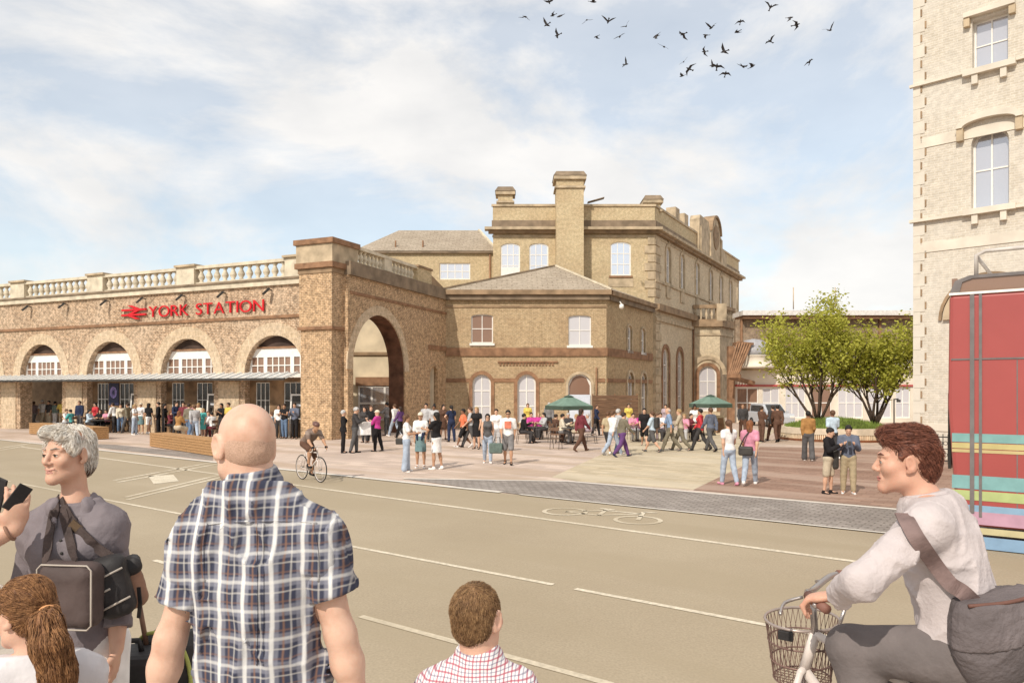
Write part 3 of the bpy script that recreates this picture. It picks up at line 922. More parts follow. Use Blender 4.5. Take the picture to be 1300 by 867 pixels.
# ------------------------------------------------------------------ the tall main building behind it
D0 = 56.4
Q1, Q2, Q3 = Vector((at(626, 0, D0).x, D0, 0)), Vector((at(831, 0, D0).x, D0, 0)), Vector((24.4, 80.6, 0))
main = thing('station_hotel_block', (Q1.x, Q1.y, 0), 'tall three-storey yellow brick block with chimneys, parapet and stone pediment at centre', 'building')
FM = frame(Q1, Q2, Q1)
ML = (Q2 - Q1).length
MX = lambda px: (px - CX) / F * D0 - Q1.x
ups = [(648, 10.95, 1.45, 2.55), (684, 10.95, 1.45, 2.55), (788, 11.05, 1.55, 2.55)]
hl = [arch(MX(p), w, z, z + h - 0.28, 0.28, 10) for p, z, w, h in ups]
MB(FM).panel(rect(0, ML, 0, 14.2), hl, 0, 0.45).build('front_wall', MB_main, main)
for p, z, w, h in ups:
    window(FM, main, MX(p), z, w, h, 0.28, 3, 3, MW_white, GL_sky, 0.06, 0.1, 0.06, sill=MS_red)
MB(FM).box((MX(636), 0.02, 10.96), (MX(660), 0.05, 11.7)).build('blind', MW_white, main)
MB(FM).box((MX(772), -0.04, 10.2), (MX(804), 0.02, 10.88)).build('apron_panel', MS_stone, main)
FE = frame(Q2, Q3, Q1)
EL = (Q3 - Q2).length
es = [s_on(Q2, Q3, p) for p in (848, 866, 885, 902.5, 915.5, 927.5)]
tl = [s_on(Q2, Q3, p) for p in (845, 863)]
hl = [arch(s, 1.1, 10.9, 13.25, 0.5, 12) for s in es] + [arch(s, 1.5, 0.6, 5.0, 0.75, 14) for s in tl]
MB(FE).panel(rect(0.003, EL, 0, 14.2), hl, 0, 0.45).build('side_wall', MS_stone if False else brick_mat('mat_side_brick', (0.66, 0.545, 0.38), (0.58, 0.46, 0.305), (0.68, 0.58, 0.44), (0.54, 0.41, 0.27), blot_amt=0.5, speck=0.2), main)
for s in es:
    w_ = window(FE, main, s, 10.9, 1.1, 2.85, 0.5, 2, 2, MW_white, GL_sky, 0.1, 0.12, 0.05, sur=MS_stone, sur_t=0.22, sill=MS_stone)
    MB(FE).box((s - 0.12, -0.12, 14.0), (s + 0.12, 0.0, 14.19)).build('keystone', MS_stone, w_)
    MB(FE).box((s - 0.55, -0.08, 9.7), (s + 0.55, 0.03, 10.7)).build('apron_panel', MS_stone, w_)
for s in tl:
    window(FE, main, s, 0.6, 1.5, 5.15, 0.75, 2, 4, MW_white, GL_sky, 0.14, 0.12, 0.06, sur=MS_red, sur_t=0.3)
def band(z0, z1, e, mt_, nm):
    MB(FM).box((-e, -e, z0), (ML + e * 0.8, 0.1, z1)).build(nm, mt_, main)
    MB(FE).box((0.06, -e, z0 + 0.002), (EL + e, 0.1, z1 - 0.002)).build(nm, mt_, main)
band(13.95, 14.1, 0.06, MS_stone, 'frieze')
band(14.203, 14.42, 0.35, MS_brown, 'cornice')
band(14.423, 14.62, 0.62, MS_stone, 'cornice_cap')
band(14.623, 15.2, 0.10, MS_dark, 'parapet_base')
band(15.203, 16.25, 0.02, MB_main, 'parapet')
band(16.253, 16.42, 0.12, MS_stone, 'parapet_coping')
MB(FE).box((0.05, -0.4, 8.45), (EL - 12, 0.06, 8.95)).build('string_course', MS_brown, main)
MB(FE).box((0.05, -0.15, 7.7), (EL - 12, 0.06, 7.95)).build('string_course', MS_stone, main)
MB(FE).box((0.05, -0.12, 10.62), (EL, 0.04, 10.8)).build('string_course', MS_stone, main)
for i in range(21):                                          # corner quoins, both faces
    z0 = 0.3 + i * 0.655
    if 8.2 < z0 < 9.0:
        continue
    lx = 0.95 if i % 2 else 0.65
    q = MB(FM); q.box((ML - lx * 0.8, -0.07, z0), (ML - 0.002, 0.02, z0 + 0.57)); q.m = FE
    q.box((0.04, -0.07, z0 + 0.002), (lx + 0.5, 0.02, z0 + 0.568))
    q.build('quoin', MS_stone, main)
# parapet pedestals, pediment with its round head
for s in (5.5, 8.0):
    MB(FE).box((s - 0.55, -0.1, 16.42), (s + 0.55, 0.7, 17.3)).build('parapet_pedestal', MS_stone, main)
s0 = s_on(Q2, Q3, 884); s1 = s_on(Q2, Q3, 919)
sm_ = s_on(Q2, Q3, 905)
po = [(s0, 14.6), (s1, 14.6), (s1, 15.8), (sm_ + 2.6, 16.3), (sm_ + 2.2, 17.2)] + [(sm_ + 1.6 * math.cos(math.pi * i / 12), 17.3 + 1.45 * math.sin(math.pi * i / 12)) for i in range(13)] + [(sm_ - 2.2, 17.2), (sm_ - 2.6, 17.9), (s0 + 0.3, 18.0), (s0, 17.6)]
pe = MB(FE).panel(po, [], -0.28, 0.6).build('pediment', MS_stone, main)
MB(FE).panel([(sm_ + 0.95 * math.cos(2 * math.pi * i / 24), 16.9 + 1.15 * math.sin(2 * math.pi * i / 24)) for i in range(24)], [], -0.36, -0.2).build('roundel', MS_brown, pe)
MB(FE).panel(arch_ring(sm_, 3.2, 17.3, 1.45, 0.22, 16), [], -0.45, 0.65).build('pediment_hood', MS_brown, pe)
for s in (s0 + 0.5, sm_ - 1.9, sm_ + 1.9):
    MB(FE).box((s - 0.25, -0.4, 14.65), (s + 0.25, -0.283, 17.0)).build('pilaster', MS_stone, pe)
# chimneys
def chimney(x0, x1, y0, y1, z0, z1, m=None):
    c = MB(FM).box((x0, y0, z0), (x1, y1, z1 - 0.62)).build('chimney', m or MB_main, main)
    MB(FM).box((x0 - 0.12, y0 - 0.12, z1 - 1.25), (x1 + 0.12, y1 + 0.12, z1 - 1.1)).build('chimney_band', MS_stone, c)
    MB(FM).box((x0 - 0.18, y0 - 0.18, z1 - 0.617), (x1 + 0.18, y1 + 0.18, z1 - 0.36)).build('chimney_cornice', MS_stone, c)
    q_ = MB(FM); a, b, e = z1 - 0.357, z1, 0.22
    q_.add([(x0 - e, y0 - e, a), (x1 + e, y0 - e, a), (x1 + e, y1 + e, a), (x0 - e, y1 + e, a), (x0, y0, b), (x1, y0, b), (x1, y1, b), (x0, y1, b)],
           [(0, 3, 2, 1), (4, 5, 6, 7), (0, 1, 5, 4), (1, 2, 6, 5), (2, 3, 7, 6), (3, 0, 4, 7)])
    q_.build('chimney_cap', MS_dark, c)
chimney(MX(705), MX(739), -1.3, 0.42, 7.0, 18.55)
chimney(MX(632), MX(651), 0.5, 1.6, 16.0, 17.9)
chimney(MX(822), MX(845) - 0.2, 0.9, 2.2, 16.0, 17.35)
q = MB(); q.add([(0.6, 0.7, 16.0), (ML - 0.4, 0.7, 16.0), (ML + 12.6, 23.5, 16.0), (0.6, 23.5, 16.0), (5.2, 10, 17.6), (11.0, 14.0, 17.6)],
                [(0, 1, 5, 4), (1, 2, 5), (2, 3, 4, 5), (3, 0, 4)])
q.build('roof', MS_slate, main)
MB(FM).bar((MX(747), 0.6, 16.7), (MX(768), 0.6, 17.05), 0.5, 0.06).build('roof_hatch', MS_dark, main)
FB = frame(Q3, Q3 + Vector((-26, 5, 0)), Q1)
MB(FB).box((0.01, 0, 0), (25, 0.4, 14.2)).build('rear_wall', MB_main, main)
FB2 = frame(Q1 + Vector((0.0, 27, 0)), Q1, Q1)
MB(FB2).box((0, 0, 0), (26.9, 0.4, 16.2)).build('left_wall', MB_main, main)
# bay with balcony on the east side
E = lambda s: Q2 + (Q3 - Q2).normalized() * s
b0 = E(s_on(Q2, Q3, 879.5)); b1 = Vector((at(914, 0, 65.2).x, 65.2, 0)); b2 = Vector((at(931, 0, 68.2).x, 68.2, 0)); b3 = E(18.6)
bay_pts = [b0, b0.lerp(b1, 0.5) + Vector((0, -0.22, 0)), b1, b1.lerp(b2, 0.5) + Vector((0.28, -0.2, 0)), b2, b3]
FB0 = frame(b0, b1, Q1)
bl0 = (b1 - b0).length
bwx = s_on(b0, b1, 898.5)
MB(FB0).panel(rect(0, bl0, 0, 7.95), [arch(bwx, 1.55, 0.6, 3.75, 0.78, 16)], 0, 0.4).build('bay_wall', brick_mat('mat_bay_brick', (0.64, 0.53, 0.36), (0.56, 0.45, 0.29), (0.67, 0.57, 0.43), (0.54, 0.42, 0.28), speck=0.2), main)
FB1 = frame(b1, b2, Q1); bl1 = (b2 - b1).length
MB(FB1).box((0.003, 0, 0), (bl1, 0.4, 7.95)).build('bay_wall', MS_stone, main)
FB3 = frame(b2, b3, Q1)
MB(FB3).box((0.003, 0, 0), ((b3 - b2).length, 0.4, 7.95)).build('bay_wall', MS_stone, main)
window(FB0, main, bwx, 0.6, 1.55, 3.93, 0.78, 2, 3, MW_white, GL_lilac, 0.12, 0.12, 0.08, sur=MS_red, sur_t=0.3)
MB(FB0).panel(arch_ring(bwx, 2.5, 3.8, 1.3, 0.35, 18), [], -0.1, 0.05).build('bay_arch', MS_stone, main)
MB(FB0).tube([(0.05, -0.12, 0), (0.05, -0.12, 8.0)], 0.08).build('downpipe', MS_red, main)
for fr_, ln, in ((FB0, bl0), (FB1, bl1), (FB3, (b3 - b2).length)):
    MB(fr_).box((-0.15, -0.3, 7.953), (ln + 0.15, 0.6, 8.45)).build('balcony_floor', MS_brown, main)
    MB(fr_).box((0, -0.08, 7.2), (ln, 0.02, 7.4)).build('string_course', MS_stone, main)
    br_ = MB(fr_).box((0, -0.2, 9.55), (ln, 0.12, 9.85)).build('balcony_rail', MS_brown, main)
    MB(fr_).box((0, -0.18, 8.453), (ln, 0.1, 8.6)).build('rail_base', MS_brown, br_)
    n = max(3, int(ln / 0.42))
    for i in range(n):
        baluster(fr_, br_, ln * (i + 0.5) / n, 8.6, 0.95, 1.3, -0.04, MS_stone)
q = MB(); mid = bay_pts
q.box((b1.x - Q1.x - 0.35, b1.y - Q1.y - 0.28, 8.456), (b1.x - Q1.x + 0.5, b1.y - Q1.y + 0.35, 9.95)).build('balcony_pier', MS_stone, main)

# ------------------------------------------------------------------ the hipped wing behind the archway
H0 = 62.0
K1, K2 = Vector((at(455, 0, H0).x, H0, 0)), Vector((at(627, 0, H0).x, H0, 0))
wing = thing('rear_wing', (K1.x, K1.y, 0), 'plain yellow brick wing with a grey hipped roof rising behind the archway', 'building')
FK = frame(K1, K2, K1); KL = (K2 - K1).length
KX = lambda px: (px - CX) / F * H0 - K1.x
MB(FK).panel(rect(0, KL, 0, zf(322, H0)), [rect(KX(558), KX(597), zf(355, H0), zf(334, H0))], 0, 0.4).build('wall', MB_main, wing)
window(FK, wing, KX(577.5), zf(355, H0), KX(597) - KX(558), zf(334, H0) - zf(355, H0), 0, 4, 2, MW_white, GL_sky, 0.08, 0.1, 0.07)
MB(FK).box((-0.3, -0.25, zf(322, H0) + 0.003), (KL + 0.1, 0.4, zf(319.5, H0))).build('gutter', MS_dark, wing)
ze = zf(319.4, H0); zr = zf(292, 66.0)
q = MB(); q.add([(-0.4, -0.3, ze), (KL + 0.3, -0.3, ze), (KL + 0.3, 9.0, ze), (-0.4, 9.0, ze), (KX(512) - 1.0, 4.2, zr), (KX(596) + 0.6, 4.2, zr)], [(0, 1, 5, 4), (1, 2, 5), (2, 3, 4, 5), (3, 0, 4)])
rf = q.build('roof', MS_slate, wing)
MB().bar((KL + 0.3, -0.3, ze + 0.05), (KX(596) + 0.6, 4.2, zr + 0.05), 0.2, 0.12).build('hip_flashing', MS_cream, rf)
for px in (501, 536):
    MB().tube([(KX(px), 0.5, ze + 0.2), (KX(px), 0.5, ze + 1.0)], 0.07).build('vent_pipe', MS_red, rf)
MB(FK).tube([(KX(622), -0.1, 3), (KX(622), -0.1, zf(322, H0))], 0.07).build('downpipe', MS_red, wing)

# ------------------------------------------------------------------ the station hall at the back on the right
N0 = 56.0
N1, N2 = Vector((at(932, 0, N0).x, N0, 0)), Vector((at(1180, 0, N0).x + 5, N0, 0))
hall = thing('station_hall', (N1.x, N1.y, 0), 'long low white station hall with tall white framed windows behind the trees', 'station building')
FN = frame(N1, N2, N1); NL = (N2 - N1).length
NX = lambda px: (px - CX) / F * N0 - N1.x
MN_wh = M('mat_hall_cream', (0.72, 0.64, 0.53), 0.8, 0.1, 0.8)
wins = [(935, 963, 2, 3), (968, 990, 2, 3), (997, 1023, 3, 3), (1030, 1056, 2, 3), (1064, 1096, 3, 3), (1102, 1132, 3, 3), (1137, 1156, 2, 3)]
hl = [rect(NX(a), NX(b), 0.35, 2.62) for a, b, c, r in wins]
MB(FN).panel(rect(0, NL, 0, 5.75), hl, 0, 0.35).build('front_wall', MN_wh, hall)
for i, (a, b, c, r) in enumerate(wins):
    window(FN, hall, (NX(a) + NX(b)) / 2, 0.35, NX(b) - NX(a), 2.27, 0, c, 2, MW_white, GL_mid if i in (0, 3) else GL_lilac, 0.08, 0.08, 0.07)
MB(FN).box((0.05, -0.12, 2.72), (NL, 0.02, 2.84)).build('red_band', M('mat_red_band', (0.45, 0.06, 0.06), 0.6, 0.1), hall)
MB(FN).box((0.05, -0.3, 3.9), (NL, 0.02, 4.05)).build('ledge', MS_stone, hall)
MB(FN).box((0.02, -0.5, 5.753), (NL, 0.5, 6.0)).build('eaves', MS_red, hall)
MB(FN).box((1.0, 3.0, 5.4), (NL, 3.4, 8.0)).build('clerestory', brick_mat('mat_hall_upper', (0.30, 0.21, 0.14), (0.25, 0.17, 0.11), (0.33, 0.25, 0.18), (0.36, 0.29, 0.22), bw=1.2, bh=0.5), hall)
MB(FN).box((0.5, 0.36, 5.6), (NL, 2.99, 5.74)).build('flat_roof', MS_slate, hall)
MB(FN).box((1.4, 2.3, 8.003), (NL, 4.6, 8.25)).build('roof_edge', MS_red, hall)
MB(FN).box((1.3, 2.1, 8.253), (NL, 4.8, 8.62)).build('roof', M('mat_hall_roof', (0.70, 0.66, 0.62), 0.6, 0.1), hall)
for px in (955, 1004, 1040, 1090, 1140):
    MB(FN).box((NX(px), 2.85, 5.75), (NX(px) + 0.16, 2.997, 8.0)).build('strut', MS_red, hall)
for px in (946, 1020, 1075):
    MB(FN).tube([(NX(px), 2.0, 8.7), (NX(px), 2.0, 10.4)], 0.04).build('roof_mast', MS_stone, hall)
tw = MB(FN); tw.lathe([(1.45, 4.06), (1.5, 4.2), (1.35, 4.3), (1.3, 4.9), (1.45, 5.0)], (NX(955), -0.25, 0), 20)
tw = tw.build('dome_base', MN_wh, hall)
MB(FN).lathe([(1.38, 5.0), (1.3, 5.45), (1.05, 5.85), (0.6, 6.15), (0.08, 6.25)], (NX(955), -0.25, 0), 20).build('dome', M('mat_lead', (0.35, 0.34, 0.35), 0.5, 0.15), tw)
cb = MB(FN)                                                  # the sloping timber awning at the hall's left end
for i in range(6):
    cb.bar((0.15 + i * 0.12, -0.4 - i * 0.22, 6.0 - i * 0.05), (-1.0 + i * 0.1, -2.0 - i * 0.1, 3.5), 0.12, 0.12)
cb.bar((0.2, -0.3, 6.0), (0.9, -1.6, 5.8), 0.16, 0.16); cb.bar((-1.0, -2.0, 3.45), (-0.3, -2.6, 3.45), 0.2, 0.25); cb.bar((-1.0, -2.0, 3.4), (1.4, -0.2, 2.95), 0.2, 0.3)
cb.build('awning_frame', MS_red, hall)
MB(FN).box((-0.55, -0.5, 0), (-0.1, 0.0, 5.7)).build('end_pilaster', MS_red, hall)
lp = thing('lamp_post', gnd(1135, 541), 'thin black post with a short bracket arm beside the trees on the right', 'post')
MB().tube([(0, 0, 0), (0, 0, 1.85)], 0.045).build('pole', MW_dark, lp)
MB().tube([(0, 0, 1.82), (0.3, 0, 1.85)], 0.04).build('bracket', MW_dark, lp)
MB().box((0.2, -0.06, 1.62), (0.42, 0.06, 1.8)).build('lamp', MW_dark, lp)

# ------------------------------------------------------------------ the pale hotel on the right edge
T0 = Vector((14.5, 27.0, 0)); T1 = T0 + Vector((0.7071, -0.7071, 0)) * 18
hotel = thing('corner_house', (T0.x, T0.y, 0), 'tall pale brick corner building with hooded sash windows at the right edge', 'building')
FT = frame(T0, T1, T0)
tx = lambda px: s_on(T0, T1, px)
wc, ww = (tx(1233) + tx(1281)) / 2, tx(1281) - tx(1233)
HZ = lambda py, px: CAMZ + (HY - py) * (T0.y - 0.7071 * tx(px)) / F
zw0, zw1 = HZ(263, 1257), HZ(162, 1257)
zu0, zu1 = HZ(84, 1257), HZ(20, 1257)
hl = []
for j in range(5):
    x = wc + j * 3.4
    hl += [arch(x, ww, zw0, zw1 - 0.48, 0.48, 12), rect(x - ww / 2 + 0.03, x + ww / 2 - 0.03, zu0, zu1), arch(x, 2.3, 1.0, 4.9, 1.15, 18)]
MB(FT).panel(rect(0, 18, 0, 21), hl, 0, 0.4).build('front_wall', MB_hotel, hotel)
for j in range(5):
    x = wc + j * 3.4
    w1_ = window(FT, hotel, x, zw0, ww, zw1 - zw0, 0.48, 2, 2, MW_white, GL_sash, 0.28, 0.07, 0.05)
    w2_ = window(FT, hotel, x, zu0, ww - 0.06, zu1 - zu0, 0, 2, 2, MW_white, GL_sash, 0.28, 0.06, 0.04)
    w3_ = window(FT, hotel, x, 1.0, 2.3, 5.05, 1.15, 3, 2, MS_dark, GL_dark, 0.25, 0.12, 0.1)
    for w_, z_, zz in ((w1_, zw0, zw1), (w2_, zu0, zu1)):
        MB(FT).box((x - ww / 2 - 0.22, -0.22, z_ - 0.2), (x + ww / 2 + 0.22, 0.1, z_ - 0.004)).build('sill', MS_white, w_)
        for e in (-0.42, 0.42):
            MB(FT).box((x + e - 0.09, -0.17, z_ - 0.52), (x + e + 0.09, 0.0, z_ - 0.203)).build('sill_bracket', MS_white, w_)
    # hood over the first-floor window: curved label with scrolled stops
    zs_ = zw1 + 0.12
    ho = [(x + 0.98 * math.cos(math.pi * i / 16), zs_ + 0.42 * math.sin(math.pi * i / 16)) for i in range(17)]
    hi_ = [(x + 0.78 * math.cos(math.pi * i / 16), zs_ + 0.2 * math.sin(math.pi * i / 16)) for i in range(17)]
    MB(FT).panel(ho + list(reversed(hi_)), [], -0.25, 0.03).build('hood', MS_white, w1_)
    for e in (-0.86, 0.86):
        MB(FT).box((x + e - 0.1, -0.2, zs_ - 0.42), (x + e + 0.1, 0.0, zs_)).build('hood_stop', MS_stone, w1_)
    MB(FT).box((x - 0.75, -0.22, zu1 + 0.1), (x + 0.75, 0.03, zu1 + 0.26)).build('hood', MS_white, w2_)
    for e in (-0.66, 0.66):
        MB(FT).box((x + e - 0.09, -0.17, zu1 - 0.2), (x + e + 0.09, 0.0, zu1 + 0.097)).build('hood_stop', MS_stone, w2_)
    MB(FT).panel(arch_ring(x, 2.36, 4.9, 1.18, 0.22, 18), [], -0.14, 0.03).build('hood', MS_stone, w3_)
    MB(FT).panel(arch_ring(x, 2.9, 4.9, 1.45, 0.10, 18), [], -0.10, 0.03).build('hood', MS_brown, w3_)
zb1, zb2 = HZ(283, 1165), HZ(111, 1165)
for z_, h_, e_ in ((zb1, 0.1, 0.16), (zb2, 0.09, 0.12)):
    MB(FT).box((-0.12, -e_, z_), (18, 0.02, z_ + h_)).build('string_course', MS_white, hotel)
for z_, h_ in ((HZ(322, 1165), 0.35), (HZ(190, 1165), 0.35), (1.0, 0.25)):
    MB(FT).box((0.0, -0.03, z_), (18, 0.02, z_ + h_)).build('pale_band', MS_white, hotel)
MQ = M('mat_quoin', (0.63, 0.575, 0.49), 0.85, 0.06, 2.0)
z_ = 0.25; i = 0
while z_ < 20.6:                                             # long-and-short quoins with dark joints
    w_ = 0.36 if i % 2 else 0.22
    q_ = MB(FT).box((-0.02, -0.02, z_), (w_, 0.03, z_ + 0.445)).build('quoin', MQ, hotel)
    MB(FT).box((w_ + 0.002, -0.03, z_ + 0.10), (w_ + 0.055, 0.02, z_ + 0.34)).build('joint_block', MS_brown, q_)
    z_ += 0.455; i += 1
FT2 = frame(T0 + Vector((11.0, 14.2, 0)), T0, T0)
MB(FT2).box((0, 0.0, 0), (17.9, 0.4, 21)).build('side_wall', MB_hotel, hotel)
MB(FT).box((0.3, 0.42, 20.5), (17.8, 12.0, 20.8)).build('roof', MS_slate, hotel)
# iron railings at the foot of the corner building
R0, R1 = gnd(1176, 588), gnd(1236, 592)
fence = thing('iron_railing', R0, 'low dark ornamental iron railing in front of the pale corner building', 'railing')
FR = frame(R0, R1, R0); rl = (R1 - R0).length + 3.0
MB(FR).box((0, 0, 0.88), (rl, 0.04, 0.92)).build('top_rail', MW_dark, fence)
MB(FR).box((0, 0, 0.1), (rl, 0.04, 0.14)).build('bottom_rail', MW_dark, fence)
MB(FR).box((0, 0.0, 0.5), (rl, 0.03, 0.53)).build('mid_rail', MW_dark, fence)
k = 0.05
while k < rl:
    b_ = MB(FR).tube([(k, 0.02, 0.14), (k, 0.02, 1.0)], 0.014, 6)
    b_.ring((k + 0.075, 0.02, 0.7), 0.06, 0.010, (0, 1, 0), 12, 5)
    b_.ring((k + 0.075, 0.02, 0.32), 0.06, 0.010, (0, 1, 0), 12, 5)
    b_.build('upright', MW_dark, fence)
    k += 0.15

# ================================================================== PLANTER AND TREES
PC = Vector((16.15, 37.4, 0)); PR = 2.75
planter = thing('brick_planter', PC, 'round low brick planter with a pale rim holding grass and two trees', 'planter')
MPB = M('mat_planter_brick', (0.36, 0.16, 0.085), 0.85, 0.25, 5)
MPC = M('mat_planter_cream', (0.66, 0.54, 0.38), 0.8, 0.15, 5)
q = MB(); q.lathe([(PR, 0), (PR, 0.34), (PR - 0.35, 0.34), (PR - 0.35, 0.1)], (0, 0, 0), 64); q.build('ring_wall', MPB, planter)
q = MB(); q.lathe([(PR - 0.4, 0.343), (PR + 0.06, 0.343), (PR + 0.06, 0.62), (PR - 0.4, 0.62)], (0, 0, 0), 64, False); q.build('rim', M('mat_planter_rim', (0.62, 0.52, 0.40), 0.8, 0.12, 3), planter)
n = 96
for i in range(n):                                            # upright bricks standing proud of the ring
    a = math.pi + math.pi * (i + .5) / n
    MB(Matrix.Rotation(a, 4, 'Z')).box((PR - 0.05, -0.024, 0.12), (PR + 0.04, 0.024, 0.342)).build('upright_brick', MPC, planter)
q = MB(); q.lathe([(PR - 0.36, 0.55), (PR - 0.9, 0.72), (1.0, 0.95), (0.02, 1.0)], (0, 0, 0), 40); q.build('soil', M('mat_turf', (0.10, 0.125, 0.03), 0.95, 0.4, 5), planter)
rg = random.Random(3)
vs, fs = [], []
for i in range(5200):
    a = rg.random() * 2 * math.pi; r = (PR - 0.38) * math.sqrt(rg.random())
    z = 0.55 + 0.42 * max(0, 1 - (r / (PR - 0.3)) ** 1.6)
    x, y = r * math.cos(a), r * math.sin(a)
    h = rg.uniform(0.08, 0.24); b = rg.random() * 6.28; w = 0.02
    dx, dy = math.cos(b) * w, math.sin(b) * w
    lx, ly = rg.uniform(-0.08, 0.08), rg.uniform(-0.08, 0.08)
    o = len(vs)
    vs += [(x - dx, y - dy, z), (x + dx, y + dy, z), (x + lx, y + ly, z + h)]
    fs.append((o, o + 1, o + 2))
me = bpy.data.meshes.new('grass'); me.from_pydata(vs, [], fs)
gr = link_mesh('grass', me, M('mat_grass', (0.17, 0.23, 0.045), 0.8, 0.35, 3)); gr.location = PC
gr['kind'] = 'stuff'; tag(gr, 'short bright green grass covering the round brick planter', 'grass')

def leaf_mat(name, c1, c2):
    m, nt, b = _new(name)
    L = nt.links.new
    b.inputs['Roughness'].default_value = 0.6
    b.inputs['Specular IOR Level'].default_value = 0.2
    oi = _n(nt, 'ShaderNodeNewGeometry')
    cr = _n(nt, 'ShaderNodeValToRGB')
    cr.color_ramp.elements[0].color = (*c1, 1); cr.color_ramp.elements[1].color = (*c2, 1)
    L(oi.outputs['Random Per Island'], cr.inputs['Fac'])
    L(cr.outputs['Color'], b.inputs['Base Color'])
    tr = _n(nt, 'ShaderNodeBsdfTranslucent'); L(cr.outputs['Color'], tr.inputs['Color'])
    mx = _n(nt, 'ShaderNodeMixShader'); mx.inputs[0].default_value = 0.45
    L(b.outputs['BSDF'], mx.inputs[1]); L(tr.outputs['BSDF'], mx.inputs[2])
    L(mx.outputs['Shader'], nt.nodes['Material Output'].inputs['Surface'])
    return m
ML_leaf = leaf_mat('mat_leaf', (0.33, 0.345, 0.045), (0.64, 0.62, 0.13))
MBK = M('mat_bark', (0.075, 0.05, 0.035), 0.9, 0.3, 8, 0.4)
def tree(base, H, W, label, seed, nstem=6, xlean=0.0):
    rg = random.Random(seed)
    t = thing('multi_stem_tree', base, label, 'tree', 'trees in the round planter')
    tips = []
    tk = MB()
    def limb(p, d, ln, r, lvl):
        pts, rs = [p.copy()], [r]
        n = 5
        for i in range(n):
            d = (d + Vector((rg.uniform(-.16, .16), rg.uniform(-.16, .16), rg.uniform(-0.03, .12)))).normalized()
            p = p + d * ln / n
            pts.append(p.copy()); rs.append(max(0.008, r * (1 - 0.6 * (i + 1) / n)))
            if lvl > 0 and i >= 1:
                for _ in range(2 if lvl == 2 else 1):
                    a = rg.random() * 6.28
                    dd = (d + Vector((math.cos(a), math.sin(a), rg.uniform(0.1, 0.5))) * rg.uniform(.5, .95)).normalized()
                    limb(p.copy(), dd, ln * rg.uniform(.34, .55), rs[-1] * 0.62, lvl - 1)
            if lvl <= 1 and i >= 2:
                tips.append(p.copy())
        tk.tube(pts, rs, 7 if lvl == 2 else 5)
    for i in range(nstem):
        a = 2 * math.pi * (i + rg.uniform(-.3, .3)) / nstem
        sp = rg.uniform(0.25, 0.62)
        d = Vector((math.cos(a) * sp * W / 2.4 + xlean, math.sin(a) * sp * W / 2.6, 1)).normalized()
        limb(Vector((math.cos(a) * 0.1, math.sin(a) * 0.1, -0.1)), d, H * rg.uniform(.58, .76), 0.075, 2)
    tk.build('trunk', MBK, t)
    vs, fs = [], []
    for p in tips:
        hz = p.z / H
        if hz < 0.3:
            continue
        n = rg.randint(8, 27) if hz > 0.42 else rg.randint(2, 12)
        sg = rg.uniform(.14, .30)
        for _ in range(n):
            c = p + Vector((rg.gauss(0, sg), rg.gauss(0, sg), rg.gauss(0.05, sg * .8)))
            s = rg.uniform(.055, .105)
            u = Vector((rg.gauss(0, 1), rg.gauss(0, 1), rg.gauss(0, .6))).normalized()
            w = u.cross(Vector((rg.gauss(0, 1), rg.gauss(0, 1), rg.gauss(0, 1)))).normalized()
            o = len(vs)
            vs += [tuple(c - u * s), tuple(c + w * s * .55), tuple(c + u * s), tuple(c - w * s * .55)]
            fs.append((o, o + 1, o + 2, o + 3))
    me = bpy.data.meshes.new('crown'); me.from_pydata(vs, [], fs)
    link_mesh('crown', me, ML_leaf, t)
    return t
tree(Vector((15.5, 37.9, 0.95)), 5.35, 2.7, 'larger left multi stemmed tree with yellow green leaves in the round planter', 11, 7)
tree(Vector((18.05, 37.2, 0.9)), 4.3, 2.3, 'smaller right multi stemmed tree with yellow green leaves in the round planter', 23, 6)

# ================================================================== BENCHES, CAFE FURNITURE, STREET THINGS
MT_timber = M('mat_bench_timber', (0.40, 0.225, 0.10), 0.7, 0.3, 3, 0.2, stretch=(1, 12, 12))
def block_bench(a, b, depth, h, label):
    p0, p1 = gnd(*a), gnd(*b)
    t = thing('timber_bench', p0, label, 'bench', 'timber block benches at the edge of the plaza')
    fr = frame(p0, p1, p0); ln = (p1 - p0).length
    n = 5
    for i in range(n):
        z0 = 0.03 + (h - 0.08) * i / n
        MB(fr).box((0, 0, z0), (ln, depth, z0 + (h - 0.08) / n - 0.012)).build('side_plank', MT_timber, t)
    m = 4
    for i in range(m):
        y0 = depth * i / m
        MB(fr).box((-0.01, y0 - 0.01, h - 0.05), (ln + 0.01, y0 + depth / m - 0.018, h)).build('seat_slat', MT_timber, t)
    MB(fr).box((0.05, 0.05, 0), (ln - 0.05, depth - 0.05, 0.03)).build('plinth', MW_dark, t)
    return t
bench_near = block_bench((190, 567), (292, 583), 0.75, 0.60, 'long timber block bench behind the bald man with a woman sitting on it')
block_bench((37, 551), (118, 558.5), 0.75, 0.62, 'long timber block bench behind the grey haired woman on the left')

